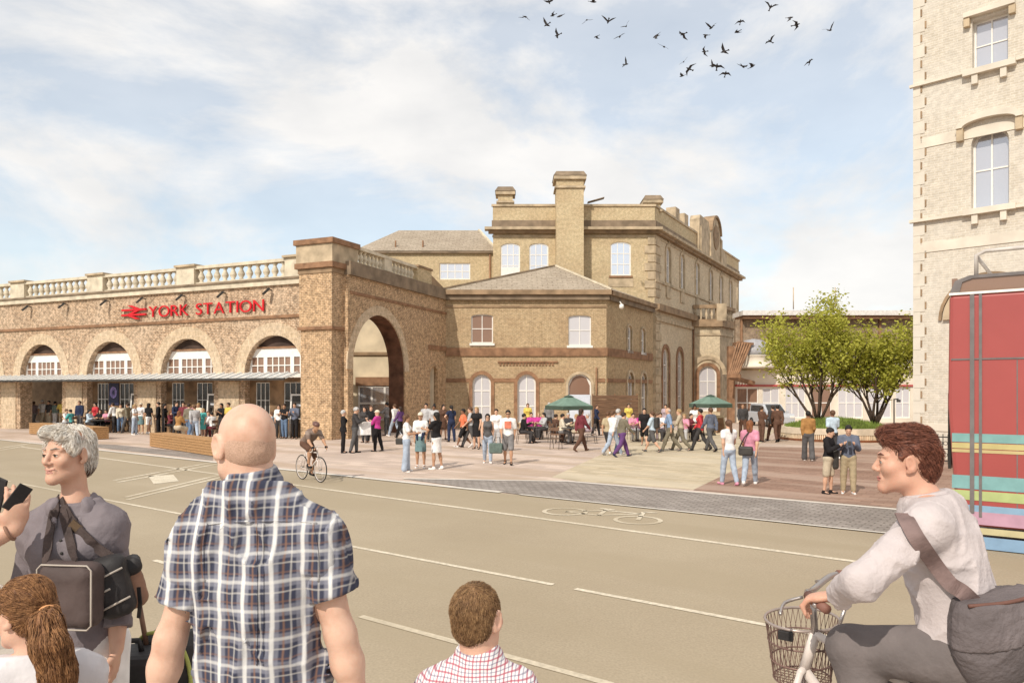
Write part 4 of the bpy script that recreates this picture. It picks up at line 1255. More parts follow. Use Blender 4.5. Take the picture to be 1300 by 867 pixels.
MCH = M('mat_chair_brown', (0.16, 0.09, 0.055), 0.6, 0.15)
MCHm = M('mat_chair_metal', (0.12, 0.10, 0.09), 0.4, 0.1, metal=0.5)
def chair(x, y, heading, label, mat=None):
    t = thing('cafe_chair', (x, y, 0.0), label, 'chair', 'café chairs set out on the plaza', rz=-R_(heading))
    mat = mat or MCH
    MB().box((-0.2, -0.2, 0.43), (0.2, 0.2, 0.455)).build('seat', mat, t, 0.008)
    q = MB(); q.bar((-0.19, -0.2, 0.84), (0.19, -0.2, 0.84), 0.03, 0.14); q.bar((-0.19, -0.2, 0.62), (0.19, -0.2, 0.62), 0.02, 0.06)
    q.build('backrest', mat, t)
    for s1 in (-1, 1):
        MB().tube([(s1 * .19, -.25, 0), (s1 * .19, -.19, .45), (s1 * .19, -.21, .9)], .013, 6).build('leg', MCHm, t)
        MB().tube([(s1 * .19, .24, 0), (s1 * .19, .18, .43)], .013, 6).build('leg', MCHm, t)
    return t
def table(x, y, label, r=0.4, mat=None, dark=True):
    t = thing('cafe_table', (x, y, 0.0), label, 'table', 'café tables set out on the plaza')
    MB().lathe([(r, 0.715), (r + .01, .73), (r, .745)], (0, 0, 0), 24).build('table_top', mat or (MW_dark if dark else MCHm), t)
    MB().tube([(0, 0, 0.02), (0, 0, 0.714)], 0.03).build('pedestal', MCHm, t)
    q = MB()
    for i in range(4):
        a = i * math.pi / 2 + .4
        q.bar((0, 0, 0.03), (math.cos(a) * .32, math.sin(a) * .32, 0.015), .04, .03)
    q.build('foot', MCHm, t)
    return t
MU = M('mat_umbrella_green', (0.16, 0.24, 0.19), 0.7, 0.12, 3)
MUd = M('mat_umbrella_valance', (0.07, 0.10, 0.075), 0.7, 0.1, 3)
def umbrella(px, py_top, py_edge, d, half, label):
    p = at(px, 0, d); p.z = 0
    zt, ze_ = CAMZ + (HY - py_top) * d / F, CAMZ + (HY - py_edge) * d / F
    t = thing('cafe_umbrella', p, label, 'umbrella', 'green square café umbrellas', rz=R_(28))
    q = MB(); c = 0.14
    q.add([(-half, -half, ze_), (half, -half, ze_), (half, half, ze_), (-half, half, ze_), (-c, -c, zt - .1), (c, -c, zt - .1), (c, c, zt - .1), (-c, c, zt - .1)],
          [(0, 1, 5, 4), (1, 2, 6, 5), (2, 3, 7, 6), (3, 0, 4, 7), (0, 3, 2, 1)])
    q.build('canopy', MU, t)
    q = MB(); h = half + 0.006
    for (x0, y0, x1, y1) in ((-h, -h, h, -h + .01), (-h, h - .01, h, h), (-h, -h + .011, -h + .01, h - .011), (h - .01, -h + .011, h, h - .011)):
        q.box((x0, y0, ze_ - .2), (x1, y1, ze_ + .005))
    q.build('valance', MUd, t)
    q = MB(); q.add([(-.22, -.22, zt - .1), (.22, -.22, zt - .1), (.22, .22, zt - .1), (-.22, .22, zt - .1), (0, 0, zt)], [(0, 1, 4), (1, 2, 4), (2, 3, 4), (3, 0, 4), (3, 2, 1, 0)])
    q.build('top_vent', MUd, t)
    MB().tube([(0, 0, 0.05), (0, 0, zt - .05)], 0.028).build('pole', MT_timber, t)
    MB().lathe([(.3, 0), (.3, .06), (.06, .1)], (0, 0, 0), 20).build('base', MW_dark, t)
    for i in range(4):
        a = math.pi / 4 + i * math.pi / 2
        MB().tube([(math.cos(a) * .03, math.sin(a) * .03, zt - .16), (math.cos(a) * half * 1.36, math.sin(a) * half * 1.36, ze_ - .02)], .012, 5).build('rib', MT_timber, t)
    return t
umbrella(722, 501, 515, 37.5, 0.86, 'green café umbrella over the tables left of the timber screen')
umbrella(902, 500.5, 512.5, 40.5, 0.80, 'green café umbrella in front of the balcony bay')
# timber screen beside the lodge door
s0_, s1_ = at(752, 0, 47.4), at(815, 0, 47.4)
sc = thing('timber_screen', (s0_.x, 47.4, 0), 'dark brown slatted timber screen against the lodge wall', 'screen')
for i in range(8):
    MB().box((0, 0, 0.05 + i * .26), (2.9, 0.08, 0.29 + i * .26)).build('board', M('mat_screen', (0.15, 0.085, 0.05), 0.8, 0.35, 2, 0.2, stretch=(.6, 8, 8)), sc)
for x in (0.0, 1.4, 2.82):
    MB().box((x, 0.081, 0), (x + .08, .16, 2.2)).build('post', MS_red, sc)
# poster in the second arch
ps_ = arc_s(140.5)
po = thing('poster_board', A0 + AU * 14.30 - AN * 0.31, 'dark blue poster board with a purple emblem between two arch windows', 'poster', rz=ang)
MB().box((-0.42, 0, 1.55), (0.42, 0.035, 2.85)).build('board', M('mat_poster', (0.025, 0.028, 0.07), 0.5, 0.2), po)
q = MB()
for i in range(3):
    q.panel([(0.28 * math.cos(2 * math.pi * k / 20) * (1 - .25 * i), 2.3 + .34 * math.sin(2 * math.pi * k / 20) * (1 - .25 * i)) for k in range(20)],
            [[(0.22 * math.cos(2 * math.pi * k / 20) * (1 - .25 * i), 2.3 + .27 * math.sin(2 * math.pi * k / 20) * (1 - .25 * i)) for k in range(20)]], -0.02, -.002)
q.build('emblem', M('mat_poster_purple', (0.28, 0.22, 0.50), 0.5, 0.3, 6), po)
# A-board
ab = thing('a_board', gnd(914, 551.5), 'small pavement A-board with a dark panel beside the right café umbrella', 'sign')
for s1 in (-1, 1):
    q = MB(); q.add([(-.32, s1 * .3, 0), (.32, s1 * .3, 0), (.22, s1 * .03, 1.05), (-.22, s1 * .03, 1.05), (-.32, s1 * .3 + .03, 0), (.32, s1 * .3 + .03, 0), (.22, s1 * .03 + .03, 1.05), (-.22, s1 * .03 + .03, 1.05)],
                    [(0, 1, 2, 3), (7, 6, 5, 4), (0, 4, 5, 1), (1, 5, 6, 2), (2, 6, 7, 3), (3, 7, 4, 0)])
    q.build('panel', MPC, ab)
q = MB(); q.add([(-.22, -.29, .12), (.22, -.29, .12), (.15, -.075, .92), (-.15, -.075, .92)], [(0, 1, 2, 3)]); q.build('dark_panel', MS_red, ab)

# cars parked by the arches and one far off on the right
MCAR_w = M('mat_car_white', (0.75, 0.73, 0.70), 0.25, 0.03, spec=0.5)
MCAR_s = M('mat_car_silver', (0.50, 0.52, 0.56), 0.25, 0.03, spec=0.5)
MTYRE = M('mat_tyre', (0.03, 0.03, 0.03), 0.9, 0.2)
def car(loc, rz, label, body, group, k=1.0):
    t = thing('parked_car', loc, label, 'car', group, rz=rz)
    t.scale = (k, k, k)
    # profile (y along the car, z up), extruded across x
    low_p = [(-2.1, .3), (2.1, .3), (2.15, .75), (2.05, .98), (1.0, 1.05), (-2.0, 1.08), (-2.15, .8)]
    q = MB(Matrix.Rotation(math.pi / 2, 4, 'Z') @ Matrix.Translation((0, -.85, 0)))
    q.panel(low_p, [], 0, 1.7); q.build('body', body, t, 0.05)
    cab = [(-2.0, 1.06), (1.0, 1.05), (.25, 1.66), (-1.75, 1.70)]
    q = MB(Matrix.Rotation(math.pi / 2, 4, 'Z') @ Matrix.Translation((0, -.74, 0))); q.panel(cab, [], 0, 1.48); cabn = q.build('cabin', body, t, 0.05)
    q = MB()
    q.add([(-.66, .98, 1.09), (.66, .98, 1.09), (.58, .29, 1.62), (-.58, .29, 1.62)], [(0, 1, 2, 3)])
    q.v = [(x, y + .06 if y > 0 else y, z + .02) for x, y, z in q.v]
    q.m = Matrix.Identity(4)
    for s1 in (-1, 1):
        q.add([(s1 * .755, .55, 1.1), (s1 * .755, -1.75, 1.12), (s1 * .75, -1.62, 1.58), (s1 * .75, .1, 1.56)], [(0, 1, 2, 3) if s1 > 0 else (3, 2, 1, 0)])
    q.add([(-.62, -2.0, 1.12), (.62, -2.0, 1.12), (.58, -1.8, 1.6), (-.58, -1.8, 1.6)], [(3, 2, 1, 0)])
    q.build('windows', GL_dark, cabn)
    for sx_ in (-1, 1):
        for y in (-1.35, 1.35):
            w = MB(); w.tube([(sx_ * .68, y, .32), (sx_ * .88, y, .32)], .32, 18); w = w.build('wheel', MTYRE, t)
            MB().tube([(sx_ * .87, y, .32), (sx_ * .892, y, .32)], .2, 14).build('rim', MCHm, w)
        MB().box((sx_ * .62 - .17, 2.08, .68), (sx_ * .62 + .17, 2.18, .86)).build('headlight', MW_white, t, .02)
        MB().box((sx_ * .72 - .09, -2.19, .8), (sx_ * .72 + .09, -2.1, 1.02)).build('tail_light', MR_sign, t, .02)
        MB().box((sx_ * 1.0 - .1, .62, 1.05), (sx_ * 1.0 + .1, .74, 1.18)).build('mirror', body, t, .02)
    return t
for px, lb in ((171, 'white framed dark display stand right of the blue poster under the arches'), (269, 'white framed dark display stand in the arch under the word STATION'), (376, 'white framed dark display stand by the last arch next to the corner pier')):
    s = arc_s(px)
    p = A0 + AU * s - AN * 0.14
    t = thing('display_stand', (p.x, p.y, 0), lb, 'stand', 'display stands in the arches', rz=ang)
    q = MB(); q.bar((-.55, 0, 0), (-.38, 0, 2.25), .09, .09); q.bar((-.38, 0, 2.2), (.36, 0, 2.2), .08, .08); q.bar((.36, 0, 2.2), (.36, 0, 0), .06, .06)
    q.build('post', MW_white, t)
    MB().box((-.36, -.03, 1.5), (.33, .03, 2.14)).build('panel', MW_dark, t)
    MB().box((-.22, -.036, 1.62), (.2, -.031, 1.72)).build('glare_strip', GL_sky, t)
car((at(978, 0, 50.5).x, 50.5, 0), math.pi * 1.04, 'small silver blue car parked far off in front of the white hall', MCAR_s, None, 0.9)

# ================================================================== BUS on the right edge (open-top, red with colour stripes)
BU = Vector((0.796, -0.605, 0)); B0 = Vector((at(1203, 0, 11.75).x, 11.75, 0))
bus = thing('open_top_bus', B0, 'red open-topped double-decker bus with rainbow stripes entering at the right edge', 'bus')
FBU = frame(B0, B0 + BU * 10, B0)
MB_red = M('mat_bus_red', (0.36, 0.075, 0.068), 0.3, 0.05, 1.2, spec=0.5)
MB_gry = M('mat_bus_grey', (0.17, 0.15, 0.145), 0.4, 0.1)
MB_pale = M('mat_bus_pale', (0.55, 0.50, 0.46), 0.4, 0.1)
BL, BW = 10.2, 2.5
BZ = lambda py: CAMZ + (HY - py) * 11.6 / F
bo = [(0.12, 0.35), (BL, 0.35), (BL, BZ(373)), (0.02, BZ(373)), (0.0, 2.2)]
wh = [[(1.9 + .52 * math.cos(math.pi * i / 12), .35 + .52 * math.sin(math.pi * i / 12)) for i in range(13)],
      [(7.6 + .52 * math.cos(math.pi * i / 12), .35 + .52 * math.sin(math.pi * i / 12)) for i in range(13)]]
bo2 = [(0.12, 0.35)] + list(reversed(wh[0])) + list(reversed(wh[1])) + bo[1:]
body = MB(FBU).panel(bo2, [], 0.0, BW).build('body', MB_red, bus, 0.06)
MB(FBU).box((0.05, -0.012, BZ(457)), (BL, -0.002, BZ(455))).build('dark_line', MB_gry, body)
MB(FBU).box((0.02, -0.02, BZ(374)), (BL, BW + .02, BZ(371))).build('white_line', MW_white, body)
for i in range(9):
    MB(FBU).box((0.9 + i * 1.1, -0.004, 0.5), (0.915 + i * 1.1, -0.001, BZ(458))).build('panel_seam', MB_gry, body)
cols = [((0.20, 0.37, 0.355), 550, 561), ((0.50, 0.42, 0.19), 562, 569), ((0.20, 0.37, 0.37), 603, 620), ((0.40, 0.46, 0.20), 622, 634), ((0.50, 0.40, 0.20), 570, 574), ((0.47, 0.28, 0.36), 648, 664), ((0.24, 0.37, 0.50), 640, 648), ((0.50, 0.44, 0.26), 668, 676), ((0.22, 0.34, 0.48), 679, 694)]
for c_, a, b in cols:
    MB(FBU).box((0.06, -0.008, BZ(b)), (BL, -0.001, BZ(a))).build('stripe', M('mat_stripe', c_, 0.35, 0.06), body)
# upper deck: curved front screen, rail, grey frame and seats' side
uo = [(0.02, BZ(373) + .003), (BL, BZ(373) + .003), (BL, BZ(362)), (2.4, BZ(362)), (2.1, BZ(350)), (0.30, BZ(350)), (0.10, BZ(356))]
hole = [(0.16, BZ(371)), (1.9, BZ(371)), (1.8, BZ(354)), (0.34, BZ(354)), (0.2, BZ(358))]
uf = MB(FBU).panel(uo, [hole], -0.01, 0.06).build('upper_frame', MB_gry, bus)
MB(FBU).panel(hole, [], 0.015, 0.03).build('pane', GL_mid, uf)
MB(FBU).panel(uo, [hole], BW - .06, BW + .01).build('upper_frame', MB_gry, bus)
MB(FBU).box((0.05, 0.062, BZ(373)), (0.12, BW - .062, BZ(352))).build('front_screen', GL_mid, bus)
zr_ = BZ(350)
q = MB(FBU)
q.tube([(0.38, 0.05, zr_), (0.38, 0.05, zr_ + .30), (0.5, 0.05, zr_ + .36), (1.1, 0.05, zr_ + .36), (1.22, .05, zr_ + .28), (1.25, 0.05, zr_)], .03, 8)
q.tube([(0.38, 0.05, zr_ + .3), (0.38, BW - .05, zr_ + .3)], .03, 8)
q.build('hand_rail', MB_pale, bus)
MB(FBU).box((0.30, -0.016, 0.55), (0.36, -0.002, BZ(374))).build('door_edge', MB_gry, body)
MB(FBU).box((0.42, -0.016, 0.5), (0.46, -0.002, BZ(374))).build('door_edge', MB_gry, body)
MB(FBU).box((-0.02, .2, 1.2), (0.02, BW - .2, 2.4)).build('windscreen', GL_dark, bus)
for x in (1.9, 7.6):
    for y in (-.01, BW - .27):
        w = MB(FBU).tube([(x, y, .48), (x, y + .28, .48)], .48, 22).build('wheel', MTYRE, bus)
        MB(FBU).tube([(x, y - .012, .48), (x, y + .292, .48)], .27, 16).build('rim', MB_pale, w)
for i in range(6):
    MB(FBU).box((2.6 + i * 1.2, .3, BZ(373) - .2), (3.0 + i * 1.2, BW - .3, BZ(373) + .35)).build('seat_row', MB_gry, bus)
MB(FBU).box((0.04, .3, .7), (0.1, .6, .85)).build('headlight', MW_white, bus)
MB(FBU).box((0.04, BW - .6, .7), (0.1, BW - .3, .85)).build('headlight', MW_white, bus)

# ================================================================== BIRDS
birds_px = [(667, 22, 0), (697, 3, 1), (702, 20, 2), (711, 21, 3), (694, 32, 4), (708, 45, 1), (745, 26, 0), (753, 3, 4), (757, 47, 0), (772, 28, 4), (787, 47, 2), (795, 34, 1), (795, 82, 4), (833, 46, 0),
            (843, 60, 3), (867, 44, 0), (868, 79, 2), (875, 88, 3), (866, 97, 1), (894, 66, 3), (896, 45, 0), (903, 36, 4), (919, 66, 1), (905, 85, 4), (910, 85, 2), (921, 94, 3), (936, 41, 3), (940, 28, 3), (943, 85, 2), (955, 85, 1), (978, 10, 4), (1003, 23, 0), (1011, 32, 3), (978, 53, 1), (1054, 39, 4), (1028, 79, 2)]
MBIRD = M('mat_bird', (0.045, 0.04, 0.04), 0.8, 0.3)
def bird_proto(up, sweep):
    pr = thing('bird', (0, 0, 0), 'dark bird flying in the loose flock across the sky', 'bird', 'birds flying in a loose flock')
    MB().tube([(0, -.2, 0), (0, -.1, .0), (0, .04, .01), (0, .14, .02), (0, .2, .03)], [.012, .04, .055, .035, .012], 8).build('body', MBIRD, pr)
    for s in (-1, 1):
        q = MB(); w = 0.012
        a = [(s * .03, .07, .02), (s * .2, .10, .02 + up * .6), (s * .42, .0 - sweep, .02 + up), (s * .2, -.05, .02 + up * .6), (s * .03, -.08, .02)]
        q.add(a + [(x, y, z + w) for x, y, z in a], [(4, 3, 2, 1, 0), (5, 6, 7, 8, 9), (0, 1, 6, 5), (1, 2, 7, 6), (2, 3, 8, 7), (3, 4, 9, 8), (4, 0, 5, 9)])
        q.build('wing', MBIRD, pr)
    q = MB(); q.add([(-.02, -.17, 0), (.02, -.17, 0), (.055, -.31, 0), (-.055, -.31, 0), (-.02, -.17, .012), (.02, -.17, .012), (.055, -.31, .012), (-.055, -.31, .012)], [(3, 2, 1, 0), (4, 5, 6, 7), (0, 1, 5, 4), (1, 2, 6, 5), (2, 3, 7, 6), (3, 0, 4, 7)])
    q.build('tail', MBIRD, pr)
    return pr
protos = [bird_proto(-.16, .1), bird_proto(.20, .05), bird_proto(.05, .14), bird_proto(-.02, .18), bird_proto(.3, .02)]
used_b = set()
rgb = random.Random(5)
for px, py, k in birds_px:
    o = protos[k] if k not in used_b else copy_tree(protos[k])
    used_b.add(k)
    o.location = at(px, py, rgb.uniform(42, 52))
    o.rotation_euler = (rgb.uniform(-.5, .5), rgb.uniform(-.7, .7), rgb.uniform(0, 6.28))
    s = rgb.uniform(.8, 1.12)
    o.scale = (s, s, s)

# ================================================================== FIGURES: smooth bodies from blended distance fields, meshed with surface nets
def V3(*a):
    return np.array(a, dtype=np.float64)
def nrm(v):
    return v / (np.linalg.norm(v) + 1e-9)
class Fld:
    def __init__(self):
        self.p = []
        self.cuts = []
        self.disp = None
    def cone(self, a, b, ra, rb, k=0.025, flat=None, op='u'):
        a, b = np.array(a, float), np.array(b, float)
        rm = max(ra, rb) * (max(1.0, 1 / 1.0))
        fl = 1.0 if flat is None else max(1.0, flat[1])
        lo = np.minimum(a - ra * fl, b - rb * fl); hi = np.maximum(a + ra * fl, b + rb * fl)
        def fn(P, a=a, b=b, ra=ra, rb=rb, flat=flat):
            q = P - a
            d = b - a
            if flat is not None:
                n, s = flat
                n = nrm(np.array(n, float))
                q = q + np.multiply.outer(q @ n, n) * (1 / s - 1)
                d = d + n * (d @ n) * (1 / s - 1)
            L = d @ d + 1e-12
            t = np.clip((q @ d) / L, 0, 1)
            r = np.sqrt(((q - t[..., None] * d) ** 2).sum(-1)) - (ra + (rb - ra) * t)
            return r * (min(1.0, flat[1]) if flat is not None else 1.0)
        self.p.append((fn, lo, hi, k, op))
        return self
    def ell(self, c, r, R=None, k=0.02, op='u'):
        c = np.array(c, float); r = np.array(r, float)
        R = np.eye(3) if R is None else np.array(R, float)     # rows: local axes
        e = np.sqrt(((R * r[:, None]) ** 2).sum(0))
        def fn(P, c=c, r=r, R=R):
            q = (P - c) @ R.T
            k0 = np.sqrt(((q / r) ** 2).sum(-1)) + 1e-9
            k1 = np.sqrt(((q / (r * r)) ** 2).sum(-1)) + 1e-9
            return k0 * (k0 - 1) / k1
        self.p.append((fn, c - e, c + e, k, op))
        return self
    def box(self, c, h, R=None, r=0.02, k=0.01, op='u'):
        c = np.array(c, float); h = np.array(h, float)
        R = np.eye(3) if R is None else np.array(R, float)
        e = np.abs(R * h[:, None]).sum(0)
        def fn(P, c=c, h=h - r, R=R, r=r):
            q = np.abs((P - c) @ R.T) - h
            return np.sqrt((np.maximum(q, 0) ** 2).sum(-1)) + np.minimum(q.max(-1), 0) - r
        self.p.append((fn, c - e, c + e, k, op))
        return self
    def cut(self, p, n):
        """throw away the side n points to"""
        self.cuts.append((np.array(p, float), nrm(np.array(n, float))))
        return self
    def mesh(self, h):
        un = [q for q in self.p if q[4] == 'u']
        lo = np.min([q[1] for q in un], axis=0) - 0.03 - 2 * h
        hi = np.max([q[2] for q in un], axis=0) + 0.03 + 2 * h
        n = np.ceil((hi - lo) / h).astype(int) + 1
        ax = [lo[i] + h * np.arange(n[i]) for i in range(3)]
        f = np.full(n, 0.5)
        for fn, l, u, k, op in self.p:
            m = k + 3 * h
            i0 = np.maximum(0, np.floor((l - m - lo) / h).astype(int)); i1 = np.minimum(n, np.ceil((u + m - lo) / h).astype(int) + 1)
            if np.any(i1 <= i0):
                continue
            sl = tuple(slice(a, b) for a, b in zip(i0, i1))
            P = np.stack(np.meshgrid(*[ax[i][i0[i]:i1[i]] for i in range(3)], indexing='ij'), -1)
            g = fn(P)
            o = f[sl]
            if op == 'u':
                w = np.maximum(k - np.abs(o - g), 0) / k
                f[sl] = np.minimum(o, g) - w * w * k * 0.25
            else:
                g = -g
                w = np.maximum(k - np.abs(o - g), 0) / k
                f[sl] = np.maximum(o, g) + w * w * k * 0.25
        if self.cuts or self.disp:
            P = np.stack(np.meshgrid(*ax, indexing='ij'), -1)
            if self.disp:
                near = np.abs(f) < 6 * h + 0.03
                f[near] += self.disp(P[near])
            for p, nn in self.cuts:
                f = np.maximum(f, (P - p) @ nn)
        return nets(f, lo, h)
def nets(f, lo, h):
    s = f < 0
    nx, ny, nz = f.shape
    acc = np.zeros((nx - 1, ny - 1, nz - 1, 3)); cnt = np.zeros((nx - 1, ny - 1, nz - 1))
    C = [(i, j, k) for i in (0, 1) for j in (0, 1) for k in (0, 1)]
    def sub(a, c):
        return a[c[0]:nx - 1 + c[0], c[1]:ny - 1 + c[1], c[2]:nz - 1 + c[2]]
    for c in C:
        for axis in range(3):
            if c[axis] == 0:
                d = list(c); d[axis] = 1
                fa, fb = sub(f, c), sub(f, d)
                x = (fa < 0) != (fb < 0)
                t = np.where(x, fa / np.where(x, fa - fb, 1), 0)
                cnt += x
                for e in range(3):
                    acc[..., e] += np.where(x, c[e] + (t if e == axis else 0), 0)
    act = cnt > 0
    idx = np.full(act.shape, -1); idx[act] = np.arange(act.sum())
    g = np.argwhere(act)
    v = lo + h * (g + acc[act] / cnt[act][:, None])
    quads = []
    for axis in range(3):
        a, b = [i for i in range(3) if i != axis]
        if axis == 1:
            a, b = b, a
        sl0 = [slice(None)] * 3; sl1 = [slice(None)] * 3
        sl0[axis] = slice(0, -1); sl1[axis] = slice(1, None)
        s0, s1 = s[tuple(sl0)], s[tuple(sl1)]
        for flip, e in ((False, s0 & ~s1), (True, ~s0 & s1)):
            q = np.argwhere(e)
            q = q[(q[:, a] > 0) & (q[:, b] > 0) & (q[:, a] < f.shape[a] - 1) & (q[:, b] < f.shape[b] - 1)]
            if not len(q):
                continue
            o = []
            for da, db in ((1, 1), (0, 1), (0, 0), (1, 0)):
                r = q.copy(); r[:, a] -= da; r[:, b] -= db
                o.append(idx[r[:, 0], r[:, 1], r[:, 2]])
            o = np.stack(o, 1)
            quads.append(o[:, ::-1] if flip else o)
    return v, np.concatenate(quads) if quads else np.zeros((0, 4), int)
def fld_obj(name, fld, h, mat, parent=None):
    """one mesh object from a field, or from several (field, cell size) pairs joined"""
    if isinstance(fld, list):
        vs_, qs_, o_ = [], [], 0
        for f_, h_ in fld:
            v, q = f_.mesh(h_)
            vs_.append(v); qs_.append(q + o_); o_ += len(v)
        v, q = np.concatenate(vs_), np.concatenate(qs_)
    else:
        v, q = fld.mesh(h)
    me = bpy.data.meshes.new(name)
    me.vertices.add(len(v)); me.vertices.foreach_set('co', v.astype(np.float32).ravel())
    me.loops.add(len(q) * 4); me.loops.foreach_set('vertex_index', q.astype(np.int32).ravel())
    me.polygons.add(len(q))
    me.polygons.foreach_set('loop_start', np.arange(0, len(q) * 4, 4, dtype=np.int32))
    me.polygons.foreach_set('use_smooth', np.ones(len(q), dtype=bool))
    me.update(calc_edges=True)
    me.validate()
    return link_mesh(name, me, mat, parent)

SKINS = {'light': (0.60, 0.36, 0.245), 'tan': (0.46, 0.26, 0.16), 'brown': (0.23, 0.115, 0.065), 'pale': (0.68, 0.44, 0.33)}
def skin_m(k):
    return M('mat_skin_' + k, SKINS[k], 0.55, 0.06, 14, 0.0, sub=0.0)
HAIRS = {'black': (0.018, 0.014, 0.012), 'dark': (0.045, 0.026, 0.018), 'brown': (0.11, 0.055, 0.03), 'fair': (0.38, 0.25, 0.12), 'grey': (0.48, 0.46, 0.44), 'white': (0.72, 0.69, 0.65), 'auburn': (0.20, 0.075, 0.03)}
def hair_m(k):
    return M('mat_hair_' + k, HAIRS[k], 0.6, 0.35, 30, 0.3, stretch=(1, 1, .25))
def cloth_m(c):
    return M('mat_cloth_%02x%02x%02x' % tuple(int(min(1, x) * 255) for x in c), c, 0.85, 0.13, 9, 0.5, 16, spec=0.1)
C_ = dict(black=(.022, .02, .021), char=(.06, .055, .055), navy=(.03, .038, .075), grey=(.22, .21, .21), lgrey=(.45, .44, .44), white=(.78, .76, .74), cream=(.66, .58, .45), jean=(.13, .19, .29), ljean=(.38, .44, .53),
          teal=(.09, .36, .34), tealgrey=(.16, .25, .26), red=(.52, .05, .06), redcheck=(.50, .11, .11), pink=(.62, .27, .36), magenta=(.52, .06, .27), orange=(.72, .2, .10), yellow=(.66, .5, .12), mustard=(.36, .19, .07),
          purple=(.13, .06, .17), maroon=(.17, .04, .05), brown=(.12, .065, .045), khaki=(.42, .34, .22), olive=(.19, .165, .12), beige=(.5, .42, .31), blue=(.25, .34, .50), mauve=(.42, .33, .36), dgrey=(.105, .1, .1), green=(.13, .17, .15), slate=(.13, .145, .19), lblue=(.5, .6, .68))
rgp = random.Random(99)

def fk(H, pose, fem, opt):
    """joint positions for a figure facing +Y, feet on z = 0"""
    s = H / 1.75
    J = {}
    U = np.array
    legs = opt.get('legs'); arms = opt.get('arms'); lean = opt.get('lean', 0.0); tw = 0
    P = {'stand': (((2, 3, .04), (-3, 2, .05)), ((4, 8, 12, .1), (2, 8, 14, .1))),
         'walk': (((24, 6, .015), (-17, 24, .02)), ((-20, 6, 14, .1), (22, 6, 22, .1))),
         'walk2': (((-16, 26, .02), (25, 5, .015)), ((22, 6, 22, .1), (-20, 6, 14, .1))),
         'stroll': (((12, 4, .03), (-9, 14, .03)), ((-10, 7, 16, .1), (12, 7, 26, .1))),
         'phone': (((3, 3, .05), (-4, 3, .05)), ((22, 8, 100, .42), (20, 8, 104, .42))),
         'paper': (((5, 4, .05), (-8, 8, .05)), ((32, 10, 82, .25), (30, 10, 84, .25))),
         'hip': (((4, 4, .05), (-4, 4, .06)), ((-8, 42, 62, .75), (4, 8, 12, .1))),
         'bag': (((3, 3, .04), (-3, 3, .05)), ((6, 8, 15, .1), (18, 14, 78, .3))),
         'point': (((3, 3, .04), (-5, 6, .05)), ((40, 8, 60, .3), (26, 10, 80, .3))),
         'sit': (((84, 82, .06), (80, 88, .07)), ((28, 9, 68, .3), (24, 9, 74, .3))),
         'sit2': (((86, 70, .10), (84, 96, .04)), ((34, 12, 78, .35), (10, 8, 50, .3)))}[pose]
    legs = legs or P[0]; arms = arms or P[1]
    if pose.startswith('sit'):
        lean = opt.get('lean', 8.0)
    hw = 0.088 if not fem else 0.092
    pel = U([0, 0, 0.0])
    for sd, (a, kb, sp) in zip((-1, 1), legs):
        n = 'L' if sd < 0 else 'R'
        a, kb = R_(a), R_(kb)
        hip = U([sd * hw, 0, -0.02])
        kn = hip + 0.43 * nrm(U([sd * sp, math.sin(a), -math.cos(a)]))
        an = kn + 0.415 * nrm(U([sd * sp * .3, math.sin(a - kb), -math.cos(a - kb)]))
        J['hip' + n], J['kn' + n], J['an' + n] = hip, kn, an
        J['ft' + n] = nrm(U([sd * .18, math.cos(max(-.9, (a - kb) * .9)), math.sin((a - kb) * .9)])) if not pose.startswith('sit') else U([sd * .1, 1, 0.0])
    shw = (0.185 if not fem else 0.163)
    up = {'chest': U([0, 0.0, 0.36]), 'waist': U([0, 0.0, 0.16]), 'neck': U([0, -0.01, 0.545]), 'nb': U([0, -0.012, 0.50])}
    la = R_(lean)
    def ln(p):
        y, z = p[1], p[2]
        return U([p[0], y * math.cos(la) + z * math.sin(la), -y * math.sin(la) + z * math.cos(la)])
    for k, p in up.items():
        J[k] = ln(p)
    hd = opt.get('nod', 0.0); turn = R_(opt.get('turn', 0.0))
    hn = R_(lean * .5 + hd)
    J['head'] = J['neck'] + U([0, 0.02 + 0.13 * math.sin(hn), 0.135 * math.cos(hn)])
    fwd = nrm(U([math.sin(turn), math.cos(turn) * math.cos(hn), -math.sin(hn)]))
    rt = nrm(np.cross(fwd, U([0, 0, 1]))); upv = np.cross(rt, fwd)
    J['R'] = np.stack([rt, fwd, upv])
    for sd, (fl, ab, el, inn) in zip((-1, 1), arms):
        n = 'L' if sd < 0 else 'R'
        fl, ab, el = R_(fl + lean * .6), R_(ab), R_(el)
        sh = ln(U([sd * shw, -0.01, 0.475]))
        e = sh + 0.285 * nrm(U([sd * math.sin(ab), math.sin(fl) * math.cos(ab), -math.cos(fl) * math.cos(ab)]))
        w = e + 0.25 * nrm(U([-sd * inn, math.sin(fl + el), -math.cos(fl + el)]))
        J['sh' + n], J['el' + n], J['wr' + n] = sh, e, w
    J['pel'] = pel
    # drop the figure so that the lower foot (or the seat) carries it
    if pose.startswith('sit'):
        z0 = (0.455 + 0.105) / s
    else:
        z0 = 0.085 - min(J['anL'][2], J['anR'][2])
    for k in list(J):
        if k not in ('R', 'ftL', 'ftR'):
            J[k] = (J[k] + U([0, 0, z0])) * s
    J['s'] = s
    return J

